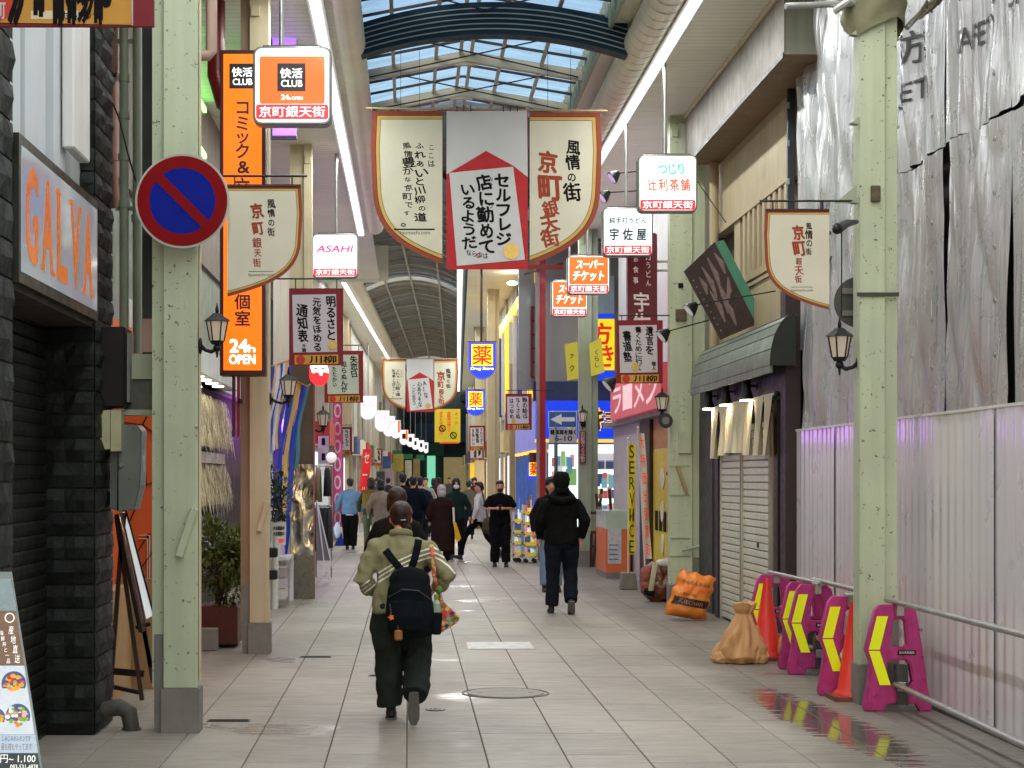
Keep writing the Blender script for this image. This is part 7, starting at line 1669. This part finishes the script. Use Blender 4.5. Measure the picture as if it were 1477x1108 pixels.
    if hairstyle == 'short': hb(0, -.022, .032, .086, .088, .092); hb(0, -.045, -.02, .074, .055, .07); hb(0, .03, .075, .072, .06, .045)
    elif hairstyle == 'bob': hb(0, -.015, .03, .098, .102, .10); hb(0, -.04, -.05, .10, .075, .10); hb(0, -.03, -.10, .088, .06, .06)
    elif hairstyle == 'bun': hb(0, -.012, .035, .090, .098, .094); hb(0, -.036, -.01, .080, .068, .072); hb(.045, -.085, -.085, .042, .042, .046); hb(.05, -.085, -.135, .030, .028, .045); hb(-.078, .02, -.06, .014, .03, .08)
    elif hairstyle == 'beanie': hb(0, -.008, .045, .098, .106, .092)
    elif hairstyle == 'hood': hb(0, -.02, .01, .098, .105, .135); hb(0, -.03, -.09, .10, .09, .07)
    elif hairstyle == 'long': hb(0, -.015, .03, .095, .10, .10); hb(0, -.055, -.08, .085, .05, .13)
    fuse("hair" if hairstyle not in ('beanie', 'hood') else "hat", g, hair, t, .010 if vox < .02 else .014, 2, .006, 40, px)
    # face
    ey = MB(); br = MB()
    for q in (-1, 1):
        ey.ball(T((hx + q * .031, hy + .082, hz + .002)), .011 * s, .008 * s, .007 * s, 8, 6); br.ball(T((hx + q * .031, hy + .086, hz + .024)), .018 * s, .007 * s, .005 * s, 8, 5)
    ey.build("eyes", INK, t); br.build("eyebrows", hair if hair is not HAIRG else HAIRB, t); MB().ball(T((hx, hy + .088, hz - .063)), .02 * s, .01 * s, .006 * s, 8, 5).build("mouth", mat("lips", sr(160, 86, 78), .5), t)
    if extra: extra(t, T, LZ, s, hc, dict(shL=shL, shR=shR, le=le, lw=lw, re=re, rw=rw))
    return t
# ---- 1: the walking woman with the backpack
OLIVE = mat("jacket_olive", sr(138, 134, 102), .88, 0, .12, 7, .8, 16, spec=.15); NAVYB = cloth("backpack_black", sr(16, 22, 26)); BAGGY = mat("trousers_charcoal", sr(40, 46, 42), .9, 0, .2, 7, 1.0, 10, spec=.12)
WST = mat("stripe_white", sr(232, 230, 214), .8)
def strip_on(bvh, pts, w_, m_, parent, nm, d_from, n=26, off=.004, thick=0):
    """band laid on the surface seen from behind: pts are (x,z), cast along +Y"""
    P = []; 
    for i in range(n + 1):
        u = i / n * (len(pts) - 1); k = min(int(u), len(pts) - 2); f = u - k; x = pts[k][0] * (1 - f) + pts[k + 1][0] * f; z = pts[k][1] * (1 - f) + pts[k + 1][1] * f
        dx, dz = pts[k + 1][0] - pts[k][0], pts[k + 1][1] - pts[k][1]; L_ = math.hypot(dx, dz); P.append((x, z, -dz / L_ * w_ / 2, dx / L_ * w_ / 2))
    mb = MB(); last = None; ok = []
    for x, z, nx, nz in P:
        r_ = []
        for q in (-1, 0, 1):
            h_ = bvh.ray_cast(Vector((x + nx * q, d_from, z + nz * q)), Vector((0, 1, 0)))
            r_.append(None if h_[0] is None else (h_[0].x, h_[0].y - off - (thick if q == 0 else thick * .55), h_[0].z))
        ok.append(r_ if all(r_) else None)
    for a_, b_ in zip(ok, ok[1:]):
        if a_ and b_ and abs(a_[1][1] - b_[1][1]) < .12:
            i = len(mb.v); mb.v += a_ + b_; mb.f += [(i, i + 1, i + 4, i + 3), (i + 1, i + 2, i + 5, i + 4)]
    if mb.v: mb.build(nm, m_, parent, smooth=True)
def bvh_of(o):
    off = o.matrix_world.translation if o.parent is None else Vector(o.parent.location)
    return BVHTree.FromPolygons([tuple(v.co + off) for v in o.data.vertices], [tuple(p.vertices) for p in o.data.polygons])
WD = 12.75
def x_woman(t, T, LZ, s, hc, J):
    jk = [o for o in kids(t) if o.name.startswith("jacket")][0]; bv = bvh_of(jk)
    W_ = lambda px, py: (PX(px, WD), PZ(py, WD))
    for k in range(3):
        o_ = 6.5 * k
        strip_on(bv, [W_(521, 846 + o_), W_(548, 825 + o_), W_(575, 808 + o_), W_(600, 797 + o_), W_(623, 790 + o_)], .011, WST, t, "stripe", WD - .6)
        strip_on(bv, [W_(624, 789 + o_), W_(636, 795 + o_), W_(648, 804 + o_), W_(658, 816 + o_)], .011, WST, t, "stripe", WD - .6)
    MB().tube([T(LZ((.078 * math.cos(a), -.005 + .072 * math.sin(a), 1.445 - .02 * math.sin(a)))) for a in [q * .5 for q in range(14)]], [(.016, .024)] * 14, 8).build("collar", OLIVE, t, smooth=True)
    # backpack
    bx0, by = PX(591, WD), WD - .17; g = MB()
    g.ball((bx0, by - .02, PZ(835, WD)), .15, .09, .10, 14, 10); g.tube([(bx0, by - .03, PZ(905, WD)), (bx0, by - .04, PZ(880, WD)), (bx0, by - .03, PZ(850, WD)), (bx0 + .0, by, PZ(822, WD))], [(.165, .10), (.17, .125), (.158, .11), (.11, .07)], 16)
    g.ball((bx0 + .01, by - .02, PZ(905, WD)), .165, .11, .07, 14, 10)
    bp = thing("backpack", "large black backpack worn by the woman in the olive track jacket", "backpack", (bx0, by, PZ(915, WD)))
    fuse("bag_body", g, NAVYB, bp, .012, 5, .014, 9, 4)
    g = MB().tube([(bx0 - .03, by - .14, PZ(905, WD)), (bx0 - .03, by - .15, PZ(885, WD)), (bx0 - .03, by - .135, PZ(862, WD))], [(.12, .03), (.125, .045), (.11, .03)], 12); fuse("front_pocket", g, NAVYB, bp, .010, 3, .006, 12, 2)
    MB().tube([(bx0 - .15, by - .10, PZ(858, WD)), (bx0 - .05, by - .155, PZ(846, WD)), (bx0 + .06, by - .15, PZ(848, WD)), (bx0 + .15, by - .08, PZ(862, WD))], .004, 6).build("zip", DGREY, bp)
    g = MB().tube([(bx0 + .18, by - .02, PZ(912, WD)), (bx0 + .185, by - .02, PZ(880, WD))], [(.04, .06), (.045, .065)], 12); fuse("side_pocket", g, NAVYB, bp, .010, 3, .005, 12)
    for pts in ([(556, 793), (566, 806), (577, 819), (584, 828)], [(604, 778), (601, 795), (596, 812), (592, 822)]): strip_on(bv, [W_(*p) for p in pts], .052, NAVYB, bp, "shoulder_strap", WD - .6, 18, .006, .010)
    MB().tube([(bx0 - .02, by - .03, PZ(826, WD)), (bx0 - .01, by - .05, PZ(818, WD)), (bx0 + .03, by - .03, PZ(824, WD))], .008, 8).build("grab_handle", NAVYB, bp)
    bt = thing("drink_bottle", "drink bottle with a green cap in the backpack side pocket", "bottle", (bx0 + .185, by - .02, PZ(885, WD))); MB().tube([(bx0 + .185, by - .02, PZ(892, WD)), (bx0 + .185, by - .02, PZ(868, WD)), (bx0 + .185, by - .02, PZ(862, WD))], [.03, .03, .014], 12).build("bottle_body", mat("bottle", sr(150, 170, 150), .15), bt); MB().tube([(bx0 + .185, by - .02, PZ(864, WD)), (bx0 + .185, by - .02, PZ(855, WD))], .016, 10).build("cap", mat("cap_green", sr(110, 150, 40), .5), bt)
    for k, (px, py, c, r_, lb) in enumerate(((565, 885, sr(250, 110, 60), .024, "orange star shaped charm hanging on the backpack"), (575, 910, sr(150, 90, 34), .036, "brown square tag charm hanging on the backpack"))):
        c_ = (PX(px, WD), by - .185, PZ(py, WD)); ct = thing("bag_charm", lb, "charm", c_); MB().tube([(c_[0], c_[1], c_[2] + r_), (c_[0] - .01, c_[1] + .02, c_[2] + .09)], .003, 5).build("cord", STEEL, ct)
        (MB().prism([(c_[0] + r_ * (1 if q % 2 else .5) * math.cos(q * .628), c_[2] + r_ * (1 if q % 2 else .5) * math.sin(q * .628)) for q in range(10)], c_[1] - .01, c_[1] + .01) if k == 0 else MB().box(c_[0] - r_ * .8, c_[0] + r_ * .8, c_[1] - .01, c_[1] + .01, c_[2] - r_, c_[2] + r_).bevel(.012)).build("charm_body", mat("charm%d" % k, c, .4, 0, .2, 40), ct)
    # tote with a red, yellow and green pattern at her right side
    tt = thing("tote_bag", "patterned red, yellow and green tote bag hanging at the woman's right side", "tote bag", (PX(645, WD), WD, PZ(905, WD)))
    A = [(632, 858), (640, 868), (664, 890), (659, 898), (634, 914), (631, 880)]
    TOT = mat("tote_pattern", sr(196, 84, 66), .7, 0, .3, 30, spots=sr(206, 182, 120), spot_scale=20, spot_t=.54)
    MB().prism([(PX(x, WD), PZ(y, WD)) for x, y in A][::-1], WD - .04, WD + .02).bevel(.012).build("bag_body", TOT, tt)
    TC = [sr(90, 130, 60), sr(226, 190, 120), sr(40, 60, 96), sr(214, 60, 60), sr(120, 170, 120)]
    for k, (px, py) in enumerate(((638, 872), (645, 878), (652, 884), (640, 884), (647, 892), (654, 892), (638, 898), (644, 902), (636, 908), (650, 898), (658, 891))):
        x, z = PX(px, WD), PZ(py, WD); MB().obox((x, WD - .042, z), (1, 0, -.7), (0, 1, 0), (.7, 0, 1), .013, .003, .013).build("patch", mat("patch%d" % (k % 5), TC[k % 5], .7), tt)
    MB().tube([(PX(634, WD), WD - .03, PZ(862, WD)), (PX(626, WD), WD - .10, PZ(830, WD)), (PX(624, WD), WD - .1, PZ(800, WD)), (PX(622, WD), WD - .02, PZ(786, WD))], [(.014, .004)] * 4, 6).build("shoulder_strap", TOT, tt)
    MB().ball((PX(633, WD), WD - .06, PZ(850, WD)), .028, .02, .03).build("green_flower", mat("gr_fl", sr(80, 130, 50), .6, 0, .3, 60), tt)
    hx, hy, hz = hc
    r_ = random.Random(6); mb = MB()                       # combed strands gathered into the low bun
    for k in range(90):
        a = r_.uniform(-1.5, 1.5); e = (hx + .045, hy - .11, hz - .085)
        p0 = (hx + .09 * math.sin(a), hy + r_.uniform(-.02, .05), hz + .03 + .10 * math.cos(a)); p1 = (hx + .092 * math.sin(a) * .95, hy - .085 + .02 * abs(a), hz + .02 + .06 * math.cos(a))
        p2 = (e[0] + r_.uniform(-.02, .02), e[1] - .005, e[2] + r_.uniform(-.02, .03)); mb.tube([T(p0), T(p1), T(p2)], .0028, 4, False)
    for k in range(24):
        a = r_.uniform(0, 6.28); q = .03; mb.tube([T((hx + .045 + q * math.cos(a + j * .7), hy - .126, hz - .085 + q * math.sin(a + j * .7))) for j in range(4)], .003, 4, False)
    for k in range(10): a = r_.uniform(-.06, .06); mb.tube([T((hx + a, hy - .07, hz - .10)), T((hx + a * 1.2, hy - .075, hz - .14)), T((hx + a * 1.1 + r_.uniform(-.01, .01), hy - .06, hz - .17))], .0022, 4, False)
    stuff(mb.build("hair_strands", mat("hair_strand", sr(60, 27, 19), .35, 0, .3, 30), t))
    for q in (-1,): MB().tube([T((hx + q * .078, hy - .0, hz - .005)), T((hx + q * .078, hy + .03, hz - .03)), T((hx + q * .06, hy + .07, hz - .05))], .004, 5).build("mask_loop", WHITE, t)
    MB().ball(T((hx, hy + .075, hz - .045)), .06 * s, .035 * s, .045 * s).build("face_mask", WHITE, t); MB().tube([T((hx + .0, hy - .118, hz - .02)), T((hx + .04, hy - .112, hz - .018))], .005, 6).build("hair_clip", STEEL, t)
    for q in (1,): pass
person("woman walking away in an olive track jacket with white stripes", 578, WD, 1.555, 0,
       dict(lk=(-.10, .05, .50), la=(-.075, .06, .085), rk=(.13, .10, .52), ra=(.10, -.24, .21), rt=78, le=(-.31, -.03, 1.08), lw=(-.20, .15, 1.0), re=(.37, -.02, 1.12), rw=(.25, .13, 1.0), lt=0, fingers=0),
       OLIVE, BAGGY, HAIRR, 'bun', vox=.011, lean=R(9), wide=1.13, legw=1.28, extra=x_woman, headtilt=.05, fold=.045)
# ---- 2: person just ahead of her
BC = cloth("coat_black", sr(26, 24, 22)); person("person with auburn bob hair in a black coat, mostly hidden behind the backpack woman", 573, 16.3, 1.62, 0, dict(lk=(-.10, .0, .50), la=(-.12, -.05, .10), lt=25, re=(.25, .03, 1.12), le=(-.26, 0, 1.13)), BC, BC, HAIRR, 'bob', vox=.014, coat=.25, wide=1.02)
# ---- 3: hooded man
BLK = mat("hoodie_black", sr(14, 14, 16), .9, 0, .2, 7, 1.0, 10, spec=.14); JNS = mat("jeans_dark", sr(20, 24, 34), .9, 0, .25, 7, .8, 10, spec=.14)
def x_man(t, T, LZ, s, hc, J):
    hx, hy, hz = hc
    MB().tube([T((hx, hy + .02, hz + .03)), T((hx, hy + .02, hz + .05)), T((hx, hy, hz + .12)), T((hx, hy, hz + .145))], [(.112 * s, .12 * s), (.108 * s, .115 * s), (.085 * s, .09 * s), (.04 * s, .045 * s)], 18).build("cap", BLK, t, smooth=True)
    MB().tube([T((hx - .06, hy + .10, hz + .045)), T((hx - .13, hy + .16, hz + .035))], [(.05 * s, .01 * s), (.03 * s, .006 * s)], 10).build("cap_brim", BLK, t)
    g = MB(); g.tube([T((-.14, -.10, 1.40)), T((0, -.15, 1.37)), T((.14, -.10, 1.40)), T((.09, -.03, 1.46)), T((-.09, -.03, 1.46)), T((-.14, -.10, 1.40))], .045 * s, 10); fuse("hood", g, BLK, t, .014, 3, .006)
person("man in a black hooded jacket and dark jeans walking away", 810, 22.7, 1.76, 0,
       dict(lk=(-.10, .02, .50), la=(-.125, .0, .08), rk=(.115, .10, .52), ra=(.10, -.18, .15), rt=62, re=(.285, -.06, 1.13), rw=(.24, .02, .90), le=(-.27, 0, 1.12), lw=(-.26, .12, .90)), BLK, JNS, BLK, 'hood', vox=.012, wide=1.12, legw=1.05, extra=x_man, fold=.022)
LBJ = cloth("jeans_light", sr(120, 140, 166)); TAN = cloth("top_tan", sr(150, 130, 110))
person("person in pale jeans and a black coat half hidden behind the black hooded man", 795, 27.0, 1.72, 180, dict(lw=(-.26, .05, .86), rw=(.26, .05, .86)), BC, LBJ, HAIRB, 'bob', vox=.02, coat=.15)
# ---- 4: man with phone (facing the camera)
def x_phone(t, T, LZ, s, hc, J):
    hx, hy, hz = hc; c = T((0.01, .30, 1.16)); ph_ = thing("phone", "dark phone held by the bearded man in the black T-shirt", "phone", c); MB().obox(c, (1, 0, 0), (0, -.5, 1), (0, 1, .5), .035, .07, .005).bevel(.004).build("phone_body", BLACK, ph_)
    MB().ball(T((hx, hy + .06, hz - .07)), .058 * s, .045 * s, .045 * s).build("beard", HAIRB, t)
person("bearded man in a black T-shirt looking down at his phone", 721, 34.5, 1.66, 180, dict(le=(-.27, .0, 1.14), lw=(-.06, .26, 1.15), re=(.27, .0, 1.14), rw=(.08, .26, 1.15), lk=(-.11, .02, .5), la=(-.12, .05, .08), rk=(.09, 0, .5), ra=(.10, -.05, .08)), cloth("tshirt_black", sr(12, 12, 14)), BLK, HAIRB, 'short', vox=.014, sleeve='short', wide=1.14, legw=1.12, extra=x_phone, headtilt=.03)
# ---- 5: striding person with bag
def bag_on(lb, c, sz, m_, strap_to=None):
    t = thing("shoulder_bag", lb, "bag", tuple(c)); g = MB().ball(c, sz[0], sz[1], sz[2]); g.ball((c[0], c[1], c[2] - sz[2] * .4), sz[0] * 1.1, sz[1], sz[2] * .7); fuse("bag_body", g, m_, t, .016, 3, .012, 10)
    if strap_to: MB().tube([(c[0], c[1], c[2] + sz[2] * .6), strap_to], [(.02, .006)] * 2, 6).build("strap", m_, t)
person("person in a pale grey top and black trousers striding to the left with a bag", 692, 36.8, 1.62, 68, dict(lk=(-.09, .30, .54), la=(-.09, .42, .12), rk=(.09, -.14, .52), ra=(.09, -.42, .20), rt=45, lt=-15, re=(.24, -.14, 1.14), rw=(.24, -.02, .93)), cloth("top_grey", sr(196, 196, 196)), BLK, HAIRB, 'short', vox=.018, legw=.85)
bag_on("olive shoulder bag of the person in the pale grey top", (PX(704, 36.4), 36.3, PZ(757, 36.4)), (.13, .10, .17), cloth("bag_olive", sr(78, 74, 50)), (PX(696, 36.6), 36.55, PZ(712, 36.6)))
def x_mask(t, T, LZ, s, hc, J): MB().ball(T((hc[0], hc[1] + .065, hc[2] - .05)), .062 * s, .045 * s, .05 * s).build("face_mask", WHITE, t)
person("person in a dark green sweater and white face mask walking towards the camera", 658, 37.5, 1.68, 180, dict(lk=(-.10, .1, .5), la=(-.1, .0, .08), rk=(.10, -.05, .5), ra=(.1, -.1, .08)), cloth("sweater_green", sr(24, 44, 42)), BLK, HAIRB, 'hood', vox=.018, extra=x_mask)
def x_coat(t, T, LZ, s, hc, J):
    pass
person("grey-haired woman in a long dark brown coat walking away with a yellow tote", 637, 35.2, 1.56, 0, dict(le=(-.27, .0, 1.12), lw=(-.26, .06, .9)), cloth("coat_brown", sr(40, 26, 22)), BLK, HAIRG, 'bob', vox=.016, coat=.62, wide=1.14)
tt = thing("yellow_tote", "yellow tote bag with a white strap carried by the grey-haired woman", "tote bag", (PX(658, 34.9), 34.9, PZ(775, 34.9)))
MB().prism([(PX(x, 34.9), PZ(y, 34.9)) for x, y in ((654, 752), (658, 754), (665, 776), (662, 781), (657, 779))][::-1], 34.85, 34.95).build("bag_body", cloth("tote_yellow", sr(216, 168, 40)), tt); MB().tube([(PX(655, 34.9), 34.9, PZ(756, 34.9)), (PX(654, 34.9), 34.9, PZ(732, 34.9))], .02, 6).build("strap", WHITE, tt)
NV = cloth("jacket_navy", sr(22, 32, 50)); NV2 = cloth("jacket_dark_navy", sr(14, 22, 32))
person("man in a dark navy jacket walking away, left of the grey-haired woman", 596, 38.0, 1.74, 0, dict(lk=(-.1, .08, .5), la=(-.1, .1, .08)), NV2, JNS, HAIRB, 'short', vox=.02, wide=1.1)
person("man in a brighter navy jacket with a white collar partly behind another man", 606, 41, 1.72, 0, dict(), NV, JNS, HAIRB, 'short', vox=.02, wide=1.05)
person("tall man with short dark hair whose head shows above the auburn bob", 581, 39.5, 1.80, 0, dict(), cloth("jacket_gdark", sr(24, 32, 28)), JNS, HAIRB, 'short', vox=.02, wide=1.12)
# khaki backpack person
def x_kb(t, T, LZ, s, hc, J):
    c = T((0, -.19, 1.20)); bp = thing("backpack", "khaki roll-top backpack on the person with green trousers", "backpack", c); g = MB().tube([(c[0], c[1], c[2] - .22), (c[0], c[1], c[2]), (c[0], c[1], c[2] + .2)], [(.19, .10), (.20, .11), (.19, .08)], 14); fuse("bag_body", g, cloth("backpack_khaki", sr(122, 100, 46)), bp, .02, 3, .01)
    MB().box(c[0] - .2, c[0] + .2, c[1] - .09, c[1] + .09, c[2] + .17, c[2] + .22).build("roll_top", _m["backpack_khaki"], bp)
person("person with dark curly hair and green trousers walking away", 535, 42, 1.70, 0, dict(lk=(-.1, .1, .5), la=(-.1, .12, .08)), cloth("top_olive", sr(60, 62, 40)), cloth("trousers_green", sr(90, 104, 74)), mat("hair_brown", sr(44, 30, 24), .6, 0, .3, 26, .3, 60), 'bob', vox=.02, extra=x_kb)
person("person in a beige coat between the khaki backpack and the auburn bob", 549, 40, 1.66, 0, dict(), cloth("coat_beige", sr(150, 140, 124)), JNS, HAIRB, 'bob', vox=.02, coat=.3)
# denim jacket man
def x_den(t, T, LZ, s, hc, J):
    MB().tube([T((0, 0, .82)), T((0, 0, .885))], [(.17 * s, .13 * s), (.172 * s, .132 * s)], 16).build("shirt_hem", cloth("shirt_white", sr(222, 222, 218)), t)
person("man in a light blue denim jacket and dark trousers walking away on the left", 505, 42.6, 1.69, 0, dict(lk=(-.09, .05, .5), la=(-.07, .05, .08), rk=(.09, 0, .5), ra=(.07, 0, .08), le=(-.29, -.02, 1.12), lw=(-.33, .02, .88)), cloth("denim_light", sr(104, 138, 166), .18), BLK, HAIRB, 'short', vox=.016, wide=1.12, legw=1.15, extra=x_den)
d = 42.4; t = thing("plastic_carrier", "translucent pale carrier bag held by the denim jacket man", "bag", (PX(487, d), d, PZ(778, d))); g = MB().ball((PX(487, d), d, PZ(765, d)), .09, .06, .2); fuse("bag_body", g, mat("carrier", sr(196, 206, 222), .4), t, .02, 2, .02, 10)
# far walkers
for k, (px, d, h, yw, c, lb) in enumerate(((614, 52, 1.7, 180, sr(150, 146, 136), "far walker in a pale coat left of the grey-haired woman's head"), (626, 58, 1.68, 0, sr(40, 40, 44), "far walker in black seen above the grey-haired woman's left shoulder"), (676, 50, 1.62, 0, sr(90, 84, 70), "far walker in an olive brown top behind the masked person"), (684, 60, 1.7, 180, sr(60, 40, 40), "far walker in dark red below the amber shop sign"), (560, 62, 1.7, 0, sr(44, 44, 52), "far walker in dark grey near the street's left side"), (633, 75, 1.7, 0, sr(120, 30, 34), "far walker in a red top in front of the lit doorway"), (648, 80, 1.7, 180, sr(70, 76, 70), "small grey green figure in the far distance beside the masked person"), (545, 56, 1.7, 180, sr(60, 60, 66), "far figure in charcoal behind the khaki backpack"), (776, 41, 1.6, 180, sr(120, 110, 104), "shopper in a grey-brown top at the pharmacy entrance"))):
    person(lb, px, d, h, yw, dict(lk=(-.1, .08, .5), la=(-.1, .1, .08)), cloth("far_top%d" % k, c), JNS, HAIRB, ('short', 'bob')[k % 2], vox=.028)
